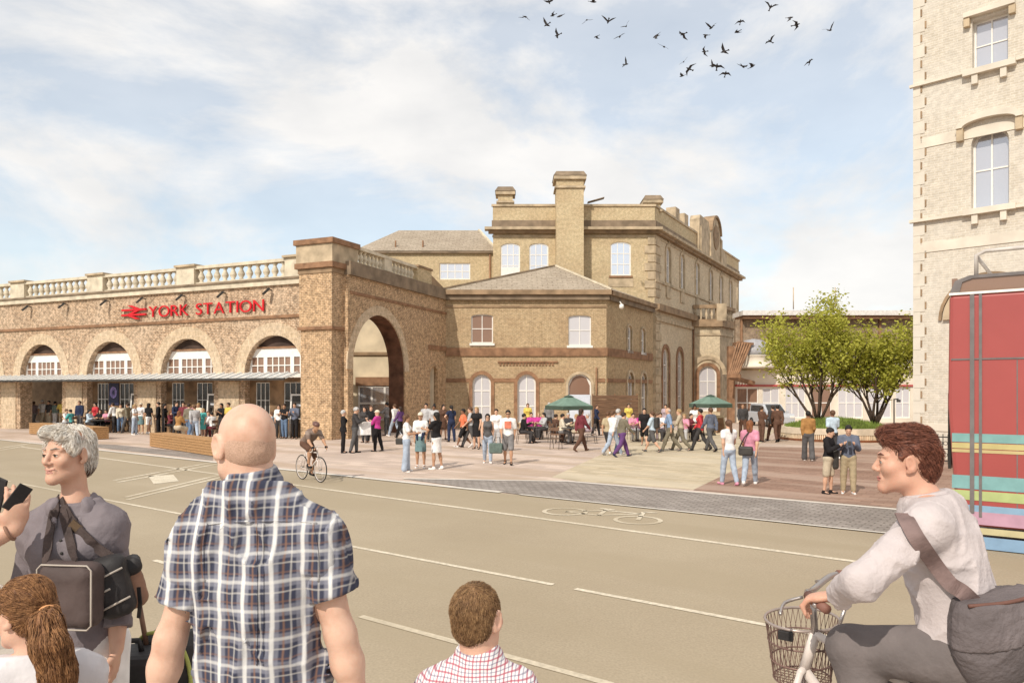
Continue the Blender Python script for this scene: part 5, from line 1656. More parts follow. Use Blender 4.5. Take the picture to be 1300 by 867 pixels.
def head_field(f, J, o=0.0, face=True):
    s = J['s']; R = J['R']; c = J['head']
    w = lambda x, y, z: c + (x * R[0] + y * R[1] + z * R[2]) * s
    f.ell(w(0, -.012, .03), (V3(.074, .094, .088) + o) * s, R)
    f.ell(w(0, .02, -.038), (V3(.060, .072, .076) + o) * s, R)
    if face:
        f.cone(w(0, .093, .012), w(0, .112, -.026), .009 * s, .013 * s, .012)
        f.cone(w(-.028, .082, .024), w(.028, .082, .024), .012 * s, .012 * s, .02)
        f.ell(w(0, .07, -.095), V3(.024, .02, .018) * s, R)
        for e in (-1, 1):
            f.ell(w(e * .076, -.005, .0), V3(.012, .02, .03) * s, R, .008)
            f.ell(w(e * .031, .094, .004), V3(.016, .012, .010) * s, R, .012, 's')
    return w

def body_field(J, fem=False, o=0.0):
    s = J['s']; f = Fld()
    head_field(f, J)
    f.cone(J['nb'], J['head'] - J['R'][2] * .05 * s - J['R'][1] * .015 * s, .058 * s, .052 * s, .03)
    torso(f, J, fem, o)
    limbs(f, J, o)
    return f
def torso(f, J, fem, o=0.0, zmin=None):
    s = J['s']
    yx = V3(0, 1, 0)
    f.cone(J['waist'], J['chest'], (.135 if not fem else .118) * s + o, (.158 if not fem else .14) * s + o, .06, (yx, .68))
    f.cone(J['shL'] * .74 + J['shR'] * .26, J['shR'] * .74 + J['shL'] * .26, .066 * s + o, .066 * s + o, .06, (yx, .85))
    f.cone(J['chest'], J['nb'] - V3(0, 0, .03) * s, .13 * s + o, .06 * s + o, .05, (yx, .68))
    f.ell(J['pel'] + V3(0, -.01, .02) * s, V3(.158 if not fem else .165, .115, .13) * s + o, None, .05)
    if fem:
        for e in (-1, 1):
            f.ell(J['chest'] + V3(e * .065, .085, .015) * s, V3(.06, .055, .06) * s + o, None, .05)
def limbs(f, J, o=0.0, hand=True):
    s = J['s']
    for n in 'LR':
        f.cone(J['hip' + n], J['kn' + n], .083 * s + o, .055 * s + o, .04)
        calf = J['kn' + n] + (J['an' + n] - J['kn' + n]) * .35 - V3(0, .012, 0) * s
        f.cone(J['kn' + n], J['an' + n], .050 * s + o, .036 * s + o, .03)
        f.ell(calf, V3(.05, .052, .09) * s + o, None, .04)
        ft = J['ft' + n]
        f.cone(J['an' + n] + V3(0, 0, -.035) * s, J['an' + n] + (ft * .13 + V3(0, 0, -.05)) * s, .038 * s + o, .028 * s + o, .03)
        f.cone(J['sh' + n], J['el' + n], .052 * s + o, .040 * s + o, .04)
        f.cone(J['el' + n], J['wr' + n], .041 * s + o, .027 * s + o, .03)
        if hand:
            d = nrm(J['wr' + n] - J['el' + n])
            sd = -1 if n == 'L' else 1
            f.ell(J['wr' + n] + d * .05 * s, V3(.026, .03, .048) * s, None, .02)
            side = nrm(np.cross(d, V3(sd, 0, 0.01)))
            for q in range(4):
                b_ = J['wr' + n] + d * .075 * s + side * (q - 1.5) * .016 * s
                f.cone(b_, b_ + (d * .055 - V3(sd, 0, 0) * .014) * s, .0105 * s, .008 * s, .008)
            f.cone(J['wr' + n] + d * .03 * s + side * .02 * s, J['wr' + n] + d * .075 * s + side * .05 * s, .012 * s, .009 * s, .01)

def hair_field(J, style, o=0.014):
    s = J['s']; R = J['R']; c = J['head']
    w = lambda x, y, z: c + (x * R[0] + y * R[1] + z * R[2]) * s
    f = Fld()
    if style == 'short':
        f.ell(w(0, -.016, .038), (V3(.074, .096, .088) + o) * s, R)
        f.cut(w(0, .06, .045), R[1] * .75 - R[2] * .9)
        f.cut(w(0, 0, -.05), -R[2])
    elif style in ('long', 'bob', 'pony', 'bun', 'afro'):
        f.ell(w(0, -.016, .036), (V3(.076, .097, .09) + o) * s, R)
        f.cut(w(0, .066, .045), R[1] * .85 - R[2] * .7)
        if style == 'long':
            f.cone(w(0, -.06, .02), w(0, -.10, -.30), .085 * s, .075 * s, .03, (R[1], .6))
        if style == 'bob':
            f.cone(w(0, -.05, .02), w(0, -.06, -.13), .088 * s, .085 * s, .03, (R[1], .8))
        if style == 'pony':
            f.cone(w(0, -.11, .04), w(0, -.14, -.22), .04 * s, .03 * s, .02)
        if style == 'bun':
            f.ell(w(0, -.07, .15), V3(.055, .055, .055) * s, R)
        if style == 'afro':
            f.ell(w(0, -.03, .06), V3(.125, .12, .12) * s, R)
    elif style == 'cap':
        f.ell(w(0, -.01, .05), (V3(.076, .097, .082) + o) * s, R)
        f.cut(w(0, 0, .035), -R[2])
        g = f
        g.cone(w(-.03, .1, .045), w(.03, .1, .045), .05 * s, .05 * s, .01, (R[2], .25))
        g.cuts = [(w(0, 0, .03), -R[2])]
    elif style == 'hat':
        f.ell(w(0, -.01, .06), (V3(.078, .098, .085) + o) * s, R)
        f.cone(w(0, -.01, .04), w(0, -.01, .05), .15 * s, .15 * s, .01, (R[2], .1))
        f.cuts = [(w(0, 0, .02), -R[2])]
    elif style == 'bald':
        f.ell(w(0, -.02, .015), (V3(.074, .094, .085) + .006) * s, R)
        f.cut(w(0, 0, .05), R[2]); f.cut(w(0, .0, .0), R[1]); f.cut(w(0, 0, -.06), -R[2])
    return f

def cloth_top(J, fem, sleeve, o=0.02, hem=-0.06):
    s = J['s']; f = Fld()
    torso(f, J, fem, o)
    for n in 'LR':
        if sleeve > 0:
            e = J['sh' + n] + (J['el' + n] - J['sh' + n]) * min(1, sleeve * 2)
            f.cone(J['sh' + n], e, .055 * s + o, (.05 if sleeve < .5 else .043) * s + o, .04)
            if sleeve > .5:
                w = J['el' + n] + (J['wr' + n] - J['el' + n]) * (sleeve * 2 - 1)
                f.cone(J['el' + n], w, .043 * s + o, .034 * s + o, .03)
    f.cone(J['nb'] - V3(0, 0, .03) * s, J['nb'] + V3(0, 0, .015) * s, .065 * s + o * .5, .06 * s + o * .3, .03)
    sit = J['knL'][2] > J['pel'][2] - .2 * s
    f.cut(J['pel'] + V3(0, 0, (hem if not sit else max(hem, -.02)) * s), V3(0, 0, -1))
    return f
def cloth_bottom(J, fem, kind, o=0.017):
    s = J['s']; f = Fld()
    f.ell(J['pel'] + V3(0, -.012, .0) * s, V3(.158 if not fem else .165, .117, .125) * s + o, None, .05)
    f.cut(J['pel'] + V3(0, 0, .10) * s, V3(0, 0, 1))
    if kind in ('trousers', 'wide', 'leggings', 'shorts'):
        oo = {'wide': .024, 'leggings': .013}.get(kind, o)
        for n in 'LR':
            if kind == 'shorts':
                e = J['hip' + n] + (J['kn' + n] - J['hip' + n]) * .92
                f.cone(J['hip' + n], e, .088 * s + oo, .075 * s + oo, .04)
            else:
                f.cone(J['hip' + n], J['kn' + n], .086 * s + oo, .060 * s + oo, .04)
                f.ell(J['kn' + n] + (J['an' + n] - J['kn' + n]) * .3 - V3(0, .012, 0) * s, V3(.052, .054, .10) * s + oo, None, .04)
                f.cone(J['kn' + n], J['an' + n] + (J['kn' + n] - J['an' + n]) * .06, .058 * s + oo, (.046 if kind != 'wide' else .075) * s + oo, .03)
    else:
        L = {'skirt': .95, 'mini': .6, 'long': 1.55}[kind]
        m = (J['knL'] + J['knR']) / 2
        if J['knL'][2] > J['pel'][2] - .2 * s:
            for n in 'LR':
                f.cone(J['hip' + n], J['kn' + n], .10 * s + o, .085 * s + o, .1)
            if kind == 'long':
                f.cone(m, (J['anL'] + J['anR']) / 2, .13 * s, .12 * s, .06)
        else:
            e = J['pel'] + (m - J['pel']) * L
            f.cone(J['pel'] - V3(0, 0, .04) * s, e, .15 * s + o, .165 * s + o, .05, (V3(0, 1, 0), .8))
            f.cut(e, V3(0, 0, -1))
    return f
def shoe_field(J, n, o=0.012):
    s = J['s']; ft = J['ft' + n]; f = Fld()
    a = J['an' + n]
    f.cone(a + V3(0, 0, -.048) * s - ft * .03 * s, a + (ft * .15 + V3(0, 0, -.058)) * s, .042 * s, .032 * s, .02)
    f.cone(a, a + V3(0, 0, -.04) * s, .045 * s, .045 * s, .02)
    return f
PEOPLE = []
def person(px, fy, label, heading=180, H=1.7, pose='stand', fem=False, skin='light', hair=('short', 'dark'), top=('navy', 1.0), bot=('jean', 'trousers'), shoe='black', d=None, z=0.0, h=0.021, group=None, glasses=False, jacket=None, **opt):
    if d is None:
        p = gnd(px, fy, 0)
        # never inside the arcade's wall
        if px < 380:
            dm = arc_d(px) - (0.75 if px > 100 else -3.0)
            if p.y > dm:
                p = at(px, HY, dm); p.z = 0
    else:
        p = at(px, HY, d); p.z = 0
    J = fk(H, pose, fem, opt)
    ob = fld_obj('person', body_field(J, fem), h, skin_m(skin))
    tag(ob, label, 'person', group)
    ob.location = (p.x, p.y, z); ob.rotation_euler = (0, 0, -R_(heading))
    if top[0]:
        fld_obj(opt.get('topname', 'shirt' if top[1] < .6 else 'jacket'), cloth_top(J, fem, top[1], opt.get('to', .02), opt.get('hem', -.06)), h, cloth_m(C_[top[0]]), ob)
    nm = {'trousers': 'trousers', 'wide': 'trousers', 'leggings': 'trousers', 'shorts': 'shorts'}.get(bot[1], 'skirt')
    fld_obj(nm, cloth_bottom(J, fem, bot[1]), h, cloth_m(C_[bot[0]]), ob)
    if hair:
        hm = cloth_m(C_[hair[1]]) if hair[1] in C_ and hair[0] in ('cap', 'hat') else hair_m(hair[1])
        hf = hair_field(J, hair[0])
        fld_obj('hair' if hair[0] not in ('cap', 'hat') else hair[0], hf, min(h, .018), hm, ob)
    for n in 'LR':
        fld_obj('shoe', shoe_field(J, n), h, cloth_m(C_[shoe]), ob)
    if glasses:
        c, R, s = J['head'], J['R'], J['s']
        q = Fld()
        w = lambda x, y, zz: c + (x * R[0] + y * R[1] + zz * R[2]) * s
        for e in (-1, 1):
            q.ell(w(e * .033, .092, .006), V3(.027, .012, .02) * s, R, .006)
        q.cone(w(-.02, .1, .01), w(.02, .1, .01), .006 * s, .006 * s, .006)
        fld_obj('sunglasses', q, .010, MW_dark, ob)
    PEOPLE.append((ob, J))
    return ob, J, p
def local_w(ob, v):
    """a point in a person's own frame, in the world"""
    a = ob.rotation_euler.z
    x, y, z = v
    return Vector((ob.location.x + x * math.cos(a) - y * math.sin(a), ob.location.y + x * math.sin(a) + y * math.cos(a), ob.location.z + z))
def seat_chair(ob, label, back=True):
    a = ob.rotation_euler.z
    c = chair(ob.location.x, ob.location.y, -math.degrees(a), label)
    return c

# ================================================================== THE CROWD
G_EN, G_CL, G_CC, G_PL = 'people at the station entrance', 'people at the left café', 'people at the centre café', 'people crossing the plaza'
pp = person
# --- entrance on the far left
pp(2, 533, 'person in rust top and dark trousers at the left edge of the arches', 250, 1.65, 'walk', True, 'tan', ('short', 'dark'), ('brown', 1), ('black', 'trousers'), group=G_EN)
pp(17, 542, 'woman in red checked coat and blue jeans walking out of the entrance arch', 180, 1.72, 'stroll', True, 'light', ('bob', 'brown'), ('redcheck', 1), ('jean', 'leggings'), group=G_EN, hem=-.18)
pp(10, 538, 'person in black coat and pink skirt left of the woman in the red checked coat', 0, 1.68, 'stand', True, 'light', ('short', 'black'), ('black', 1), ('pink', 'skirt'), group=G_EN)
pp(25, 537, 'woman in pink dress with a green rucksack right of the red checked coat', 10, 1.7, 'stroll', True, 'light', ('bob', 'dark'), ('pink', .25), ('pink', 'skirt'), group=G_EN)
pp(35, 533, 'slim woman in black with a dark bag near the entrance arch', 30, 1.68, 'walk', True, 'light', ('short', 'black'), ('black', .8), ('black', 'leggings'), group=G_EN)
pp(43, 537, 'person in mauve top and grey trousers carrying a black bag', 300, 1.75, 'walk2', False, 'light', ('short', 'brown'), ('mauve', .8), ('lgrey', 'trousers'), group=G_EN)
pp(54, 540, 'man in white shirt and beige trousers walking into the entrance', 15, 1.85, 'walk', False, 'tan', ('short', 'grey'), ('white', .3), ('beige', 'trousers'), group=G_EN)
pp(70, 533, 'person in dark green top beside the man in yellow at the entrance', 20, 1.7, 'stand', False, 'tan', ('short', 'black'), ('green', .8), ('lgrey', 'trousers'), group=G_EN)
pp(79, 538, 'man in yellow shirt and khaki trousers in front of the brick arch pier', 170, 1.8, 'bag', False, 'tan', ('cap', 'khaki'), ('yellow', .4), ('khaki', 'trousers'), group=G_EN)
# --- left cafe
def sit(px, fy, label, heading, **kw):
    chl = kw.pop('chair', None)
    o, J, p = pp(px, fy, label, heading, kw.pop('H', 1.68), kw.pop('pose', 'sit'), **kw)
    if chl:
        seat_chair(o, chl)
    return o
sit(83, 548, 'seated person in white top turned towards the person in teal', 100, fem=True, hair=('short', 'brown'), top=('white', .4), bot=('lgrey', 'trousers'), group=G_CL, chair='brown café chair under the seated person in white on the far left')
sit(91, 549, 'seated person in bright teal shirt by the first arch pier', 280, hair=('short', 'black'), top=('teal', .4), bot=('char', 'trousers'), group=G_CL, chair='brown café chair under the person in the teal shirt')
sit(112, 549, 'seated woman in pale teal top at the left end of the black table', 95, fem=True, hair=('bob', 'black'), top=('lblue', .8), bot=('char', 'trousers'), group=G_CL, chair='brown café chair at the left end of the black café table')
sit(128, 546, 'seated dark haired woman in black behind the black table, left one', 170, fem=True, hair=('long', 'dark'), top=('black', .2), bot=('black', 'trousers'), group=G_CL, chair='brown café chair behind the black table, under the left dark haired woman')
sit(136, 546, 'seated woman in pale pink behind the black table, right one', 190, fem=True, hair=('long', 'dark'), top=('pink', .1), bot=('black', 'trousers'), group=G_CL, chair='brown café chair behind the black table, under the woman in pale pink')
pp(146, 545, 'man in white shirt and dark trousers leaning over the black table', 280, 1.72, 'bag', False, 'tan', ('short', 'dark'), ('white', .9), ('char', 'trousers'), group=G_CL, lean=14)
p = gnd(128, 549.5); table(p.x, p.y, 'black café table with women seated round it on the left', .62)
p = gnd(157, 548); chair(p.x, p.y, 285, 'empty brown café chair right of the black café table', MCH)
pp(171, 552, 'woman in white tee and pale jeans with fair hair beside the black suitcase carrier', 90, 1.66, 'bag', True, 'tan', ('bob', 'fair'), ('white', .3), ('ljean', 'trousers'), 'white', group=G_CL)
pp(179, 548, 'woman in white blouse and grey blue skirt facing the road on the left', 180, 1.72, 'stand', True, 'tan', ('cap', 'cream'), ('white', .3), ('tealgrey', 'skirt'), 'white', group=G_CL)
o_, J_, p_ = pp(189, 547, 'dark haired woman in black top and white skirt pulling a small black case', 20, 1.72, 'stroll', True, 'tan', ('long', 'black'), ('black', .3), ('white', 'skirt'), 'white', group=G_CL)
wc_ = thing('trolley_case', gnd(194.5, 547.5), 'small black trolley case tilted behind the woman in the white skirt', 'suitcase')
m4 = Matrix.Rotation(.75, 4, 'Y')
q = MB(m4); q.box((-.12, -.17, .06), (.12, .17, .6)); q.build('shell', MW_dark, wc_, .03)
q = MB(m4); q.tube([(0, -.1, .6), (0, -.1, .95), (0, .1, .95), (0, .1, .6)], .012, 6); q.build('handle', MCHm, wc_)
for s in (-.14, .14):
    q = MB(m4); q.tube([(.0, s - .02, .04), (.0, s + .02, .04)], .04, 12); q.build('wheel', MTYRE, wc_)
pp(201, 543, 'man in black suit standing by the pier under the word YORK', 250, 1.78, 'stand', False, 'light', ('short', 'dark'), ('black', 1), ('black', 'trousers'), group=G_CL)
pp(209, 540, 'woman in long black coat right of the man in the black suit', 80, 1.68, 'stand', True, 'light', ('long', 'black'), ('black', 1), ('black', 'trousers'), group=G_CL, hem=-.3)
pp(224, 541, 'man in navy jacket standing behind the seated group at the long bench', 120, 1.8, 'bag', False, 'light', ('short', 'dark'), ('navy', 1), ('char', 'trousers'), group=G_CL)
sit(216, 551, 'seated woman in maroon top behind the long bench', 110, fem=True, hair=('bob', 'auburn'), top=('maroon', .8), bot=('black', 'trousers'), group=G_CL, chair='brown café chair under the woman in the maroon top')
# the woman sitting on the long bench
o_, J_, p_ = pp(226, 558, 'woman with long fair brown hair and pale striped skirt sitting on the long bench', 20, 1.66, 'sit', True, 'tan', ('long', 'auburn'), ('mustard', .4), ('beige', 'long'), 'beige', group=G_CL, z=0.14, d=35.2)
pp(240, 557, 'man in grey jacket and blue jeans with his back turned behind the long bench', 10, 1.78, 'stroll', False, 'light', ('short', 'dark'), ('olive', 1), ('jean', 'trousers'), group=G_CL)
pp(247, 557, 'person in pale jacket and light jeans right of the man in the grey jacket', 330, 1.74, 'walk', False, 'light', ('short', 'brown'), ('lgrey', 1), ('ljean', 'trousers'), 'white', group=G_CL)
pp(252, 551, 'person in cream shirt in the middle of the group behind the long bench', 200, 1.74, 'stand', False, 'tan', ('short', 'fair'), ('cream', .4), ('lgrey', 'trousers'), group=G_CL)
pp(258, 556, 'girl in teal dress standing in the group behind the long bench', 200, 1.5, 'stand', True, 'light', ('pony', 'fair'), ('teal', .2), ('teal', 'skirt'), 'white', group=G_CL)
sit(264, 550, 'seated person in mauve shirt left of the man in the white tee', 150, hair=('short', 'brown'), top=('mauve', .5), bot=('char', 'trousers'), group=G_CL, chair='brown café chair under the person in the mauve shirt')
sit(270, 556, 'seated man in white tee with dark hair beside the bald man\'s head', 300, hair=('short', 'black'), top=('white', .4), bot=('maroon', 'trousers'), group=G_CL, chair='brown café chair under the seated man in the white tee')
pp(281, 547, 'dark haired woman in black under the arch by the letter N', 200, 1.74, 'phone', True, 'tan', ('long', 'black'), ('black', .6), ('char', 'trousers'), group=G_CL)
pp(290, 547, 'person in yellow shirt standing right of the dark haired woman in black', 210, 1.78, 'stand', False, 'tan', ('short', 'dark'), ('yellow', .4), ('char', 'trousers'), group=G_CL)
sit(347, 549, 'seated woman in pale blue top on a café chair right of the bald man', 270, fem=True, hair=('bob', 'brown'), top=('lblue', .4), bot=('black', 'trousers'), group=G_CL, chair='brown café chair right of the bald man\'s head')
p = gnd(337, 549); table(p.x, p.y, 'small metal café table left of the woman in the pale blue top', .35, None, False)
pp(361, 547, 'man in black vest and jeans drinking beside the last arch', 190, 1.74, 'point', False, 'tan', ('short', 'dark'), ('black', .1), ('jean', 'trousers'), group=G_CL)
pp(374, 548, 'man in navy jacket and black trousers with hands together by the last arch', 190, 1.8, 'phone', False, 'light', ('short', 'dark'), ('slate', 1), ('black', 'trousers'), group=G_CL)
for a in ((62, 541, 'man in dark shirt and beige trousers right of the white shirt at the entrance', 200, 1.74, 'stand', False, 'tan', ('short', 'black'), ('char', .4), ('beige', 'trousers')),
          (101, 546, 'tall man in navy jacket against the brick pier left of the black café table', 190, 1.8, 'stand', False, 'light', ('short', 'brown'), ('navy', 1), ('dgrey', 'trousers')),
          (121, 545, 'woman in red top standing behind the black café table', 200, 1.7, 'stand', True, 'light', ('bob', 'black'), ('red', .4), ('black', 'trousers')),
          (153, 546, 'woman in cream jacket below the blue poster', 150, 1.66, 'stroll', True, 'light', ('bob', 'dark'), ('cream', 1), ('jean', 'trousers')),
          (162, 545, 'man in olive jacket walking left under the arches by the poster', 280, 1.76, 'walk', False, 'tan', ('short', 'dark'), ('olive', 1), ('dgrey', 'trousers')),
          (233, 545, 'man in maroon jumper at the back of the group by the long bench', 180, 1.78, 'stand', False, 'light', ('short', 'dark'), ('maroon', 1), ('char', 'trousers')),
          (241, 547, 'woman in pink cardigan at the back of the bench group', 170, 1.72, 'stand', True, 'light', ('long', 'fair'), ('pink', .9), ('jean', 'trousers')),
          (354, 543, 'woman in white blouse in the last arch', 180, 1.7, 'stand', True, 'light', ('long', 'dark'), ('white', .6), ('char', 'trousers'))):
    pp(*a, group=G_CL)
# --- middle of the plaza
pp(436, 575, 'grey haired woman in long black coat and black trousers by the corner pier', 70, 1.66, 'stand', True, 'light', ('short', 'grey'), ('black', 1), ('black', 'trousers'), group=G_PL, hem=-.2)
o_, J_, p_ = pp(451, 575, 'man in dark jumper with grey hair reading an open newspaper', 80, 1.78, 'paper', False, 'light', ('short', 'grey'), ('char', 1), ('dgrey', 'trousers'), group=G_PL, nod=12)
np_ = thing('newspaper', gnd(461.5, 575) + Vector((0, 0, 1.02)), 'open white newspaper held by the man in the dark jumper', 'newspaper', rz=R_(10))
for s in (-1, 1):
    q = MB(Matrix.Rotation(s * .35, 4, 'Z')); q.box((0 if s > 0 else -.3, -.004, -.32), (.3 if s > 0 else 0, .004, .2)); q.build('page', cloth_m(C_['white']), np_)
pp(479, 573, 'woman in magenta gilet and black trousers with a pale cap facing left', 290, 1.64, 'paper', True, 'light', ('cap', 'cream'), ('magenta', .8), ('black', 'trousers'), group=G_PL, hem=-.1)
pp(463, 562, 'woman in dark coat behind the newspaper reader', 200, 1.68, 'stand', True, 'light', ('bob', 'dark'), ('char', 1), ('char', 'trousers'), group=G_PL)
pp(471, 562, 'person in black coat left of the woman in the magenta gilet', 160, 1.72, 'stand', False, 'light', ('short', 'brown'), ('black', 1), ('black', 'trousers'), group=G_PL)
pp(491, 553, 'man in grey suit jacket with arm out in front of the archway', 280, 1.78, 'point', False, 'light', ('short', 'black'), ('grey', 1), ('dgrey', 'trousers'), group=G_PL)
pp(501, 554, 'man in white shirt and light jeans walking by the archway', 300, 1.76, 'walk', False, 'light', ('short', 'brown'), ('white', .8), ('ljean', 'trousers'), 'white', group=G_PL)
pp(508, 556, 'woman in purple coat and black trousers by the archway', 300, 1.66, 'walk2', True, 'light', ('bob', 'dark'), ('purple', 1), ('black', 'trousers'), group=G_PL)
o_, J_, p_ = pp(516, 599, 'long haired woman in white tee and pale trousers, leftmost of three talking women', 80, 1.72, 'bag', True, 'tan', ('long', 'brown'), ('white', .3), ('ljean', 'wide'), 'white', group=G_PL, h=.018)
hb = thing('camera_bag', (p_.x - .20, p_.y - .08, .92), 'small black camera bag hanging at the side of the woman in pale trousers', 'bag')
q = Fld(); q.box((0, 0, 0), (.11, .06, .09), None, .03); fld_obj('pouch', q, .015, MW_dark, hb)
MB().tube([(-.09, 0, .07), (.02, .0, .28), (.14, .05, .48)], .012, 6).build('strap', MW_dark, hb)
o_, J_, p_ = pp(534, 594, 'woman in white shirt, jumper tied at her waist over a teal skirt', 185, 1.74, 'stand', True, 'tan', ('cap', 'cream'), ('white', .4), ('tealgrey', 'skirt'), 'white', group=G_PL, h=.018, hem=.03)
s = J_['s']
q = Fld(); q.cone(J_['waist'] + V3(-.12, .03, -.02), J_['waist'] + V3(.12, .03, -.02), .045, .045, .03); q.cone(J_['waist'] + V3(-.12, -.05, -.02), J_['waist'] + V3(.12, -.05, -.02), .05, .05, .03)
q.cone(J_['waist'] + V3(-.1, .10, -.03), J_['waist'] + V3(-.06, .14, -.2), .05, .03, .03); q.cone(J_['waist'] + V3(.1, .10, -.03), J_['waist'] + V3(.08, .14, -.2), .05, .03, .03)
fld_obj('tied_jumper', q, .018, cloth_m(C_['navy']), o_)
pp(554, 596, 'dark haired woman in black top and white skirt holding out her hand', 300, 1.76, 'point', True, 'tan', ('long', 'black'), ('black', .3), ('white', 'skirt'), 'white', group=G_PL, h=.018)
pp(541, 560, 'man seen over the shoulder of the woman in the teal skirt', 190, 1.80, 'stand', False, 'light', ('short', 'black'), ('lgrey', .8), ('char', 'trousers'), group=G_PL)
pp(551, 561, 'woman with a high black bun behind the talking women', 190, 1.74, 'stand', True, 'brown', ('bun', 'black'), ('lgrey', .5), ('char', 'trousers'), group=G_PL)
pp(563, 558, 'woman in long brown dress in front of the first lodge window', 150, 1.72, 'stand', True, 'light', ('bob', 'black'), ('brown', .8), ('brown', 'skirt'), group=G_PL)
pp(573, 561, 'woman in navy blouse and dark jeans with hand on hip', 330, 1.72, 'hip', True, 'light', ('pony', 'black'), ('navy', .2), ('navy', 'trousers'), group=G_PL)
pp(588, 568, 'man in bright orange shirt and black shorts walking left', 250, 1.70, 'walk', False, 'brown', ('short', 'black'), ('orange', .35), ('black', 'shorts'), 'white', group=G_PL)
pp(597, 568, 'man in grey tee and dark trousers striding behind the orange shirt', 265, 1.78, 'walk2', False, 'light', ('short', 'brown'), ('lgrey', .4), ('dgrey', 'trousers'), group=G_PL)
pp(605, 570, 'fair haired woman in black dress with bag left of the woman in sunglasses', 200, 1.74, 'bag', True, 'light', ('long', 'fair'), ('black', .2), ('black', 'skirt'), group=G_PL)
pp(619, 588, 'woman in grey vest and pale patterned leggings with sunglasses and a camera', 180, 1.66, 'stroll', True, 'light', ('bob', 'black'), ('dgrey', 0), ('ljean', 'leggings'), 'white', group=G_PL, glasses=True, h=.018)
pp(630, 574, 'person in white tee between the woman in the grey vest and the man in sunglasses', 185, 1.70, 'stand', True, 'light', ('short', 'dark'), ('white', .4), ('lgrey', 'trousers'), group=G_PL)
o_, J_, p_ = pp(645, 590, 'man in white tee with an orange print, grey shorts and sunglasses walking towards the road', 182, 1.80, 'stroll', False, 'tan', ('short', 'black'), ('white', .4), ('grey', 'shorts'), 'black', group=G_PL, glasses=True, h=.018, hem=-.14)
q = MB(); q.box((-.11, J_['chest'][1] + .128, J_['chest'][2] - .14), (.11, J_['chest'][1] + .15, J_['chest'][2] + .10)); q.build('shirt_print', cloth_m((.62, .2, .13)), o_)
gb = thing('shopping_bag', (p_.x - .40, p_.y - .05, .55), 'dark green cloth shopping bag carried by the man with the orange print', 'bag')
q = Fld(); q.box((0, 0, 0), (.22, .09, .17), None, .05); fld_obj('bag_body', q, .018, cloth_m(C_['green']), gb)
MB().tube([(-.1, 0, .15), (-.02, 0, .34), (.12, 0, .36), (.15, 0, .15)], .012, 6).build('handle', MW_dark, gb)
# --- centre cafe
sit(663, 563, 'seated man in black suit reading at the left café table in the centre', 80, H=1.76, hair=('short', 'black'), top=('black', 1), bot=('char', 'trousers'), group=G_CC, pose='sit2', chair='brown café chair under the seated man in the black suit')
pp(670, 551, 'woman in mustard yellow top in front of the second lodge window', 180, 1.7, 'stand', True, 'light', ('long', 'brown'), ('yellow', .3), ('char', 'trousers'), group=G_CC)
sit(674, 557, 'seated person in magenta behind the centre café table, leftmost', 170, fem=True, hair=('short', 'dark'), top=('magenta', .4), bot=('char', 'trousers'), group=G_CC, chair='brown café chair behind the centre table, under the leftmost person in magenta')
sit(684, 557, 'seated woman in hot pink behind the centre café table', 185, fem=True, hair=('short', 'fair'), top=('magenta', .3), bot=('char', 'trousers'), group=G_CC, chair='brown café chair under the woman in hot pink')
sit(692, 558, 'seated dark haired woman in grey at the right of the pink tops', 240, fem=True, hair=('bob', 'black'), top=('lgrey', .8), bot=('char', 'trousers'), group=G_CC, chair='brown café chair under the dark haired woman in grey')
p = gnd(679, 562); table(p.x, p.y, 'café table with papers in front of the man in the black suit', .5)
sit(704, 562, 'seated person in brown with dark hair left of the umbrella pole', 60, hair=('short', 'dark'), top=('brown', 1), bot=('brown', 'trousers'), group=G_CC, chair='brown café chair left of the umbrella pole')
sit(712, 563, 'seated man in white shirt and grey trousers under the umbrella', 90, H=1.74, hair=('short', 'black'), top=('cream', .9), bot=('grey', 'trousers'), group=G_CC, pose='sit2', chair='brown café chair under the man in the white shirt by the umbrella')
sit(722, 559, 'seated dark clothed person behind the umbrella pole', 200, hair=('short', 'grey'), top=('char', 1), bot=('char', 'trousers'), group=G_CC, chair='brown café chair behind the umbrella pole')
sit(734, 562, 'seated person in khaki at the right of the umbrella table', 280, fem=True, hair=('bob', 'fair'), top=('khaki', .8), bot=('beige', 'trousers'), group=G_CC, chair='brown café chair under the person in khaki')
p = gnd(724, 564); table(p.x, p.y, 'café table beneath the left green umbrella', .42)
p = gnd(706, 570); chair(p.x, p.y, 20, 'empty brown café chair nearest the road in the centre')
p = gnd(750, 563); chair(p.x, p.y, 290, 'empty café chair right of the woman in the dark brown coat', MCHm)
sit(748, 560, 'seated person in grey check shirt right of the woman in the dark coat', 250, hair=('short', 'grey'), top=('lgrey', .9), bot=('mauve', 'trousers'), group=G_CC)
o_, J_, p_ = pp(738, 573, 'woman in long dark brown coat and hat walking past the café', 60, 1.76, 'walk', True, 'light', ('bob', 'dark'), ('maroon', 1), ('brown', 'trousers'), 'brown', group=G_PL, hem=-.34)
pp(772, 577, 'woman in tan top and dark skirt left of the man in light jeans', 40, 1.68, 'walk', True, 'tan', ('short', 'brown'), ('khaki', .3), ('char', 'shorts'), 'white', group=G_PL)
pp(778, 578, 'man in white shirt and light blue jeans with hands near his chest', 60, 1.72, 'walk2', False, 'light', ('short', 'brown'), ('white', .8), ('ljean', 'trousers'), 'lgrey', group=G_PL)
pp(785, 575, 'grey haired person in pale grey jacket behind the olive jacket', 60, 1.72, 'stroll', False, 'light', ('short', 'grey'), ('lgrey', 1), ('jean', 'trousers'), group=G_PL)
pp(790, 580, 'person in olive jacket and dark blue jeans in the middle of the plaza', 70, 1.68, 'walk', False, 'light', ('short', 'dark'), ('olive', 1), ('purple', 'trousers'), 'navy', group=G_PL, lean=6, hem=-.14)
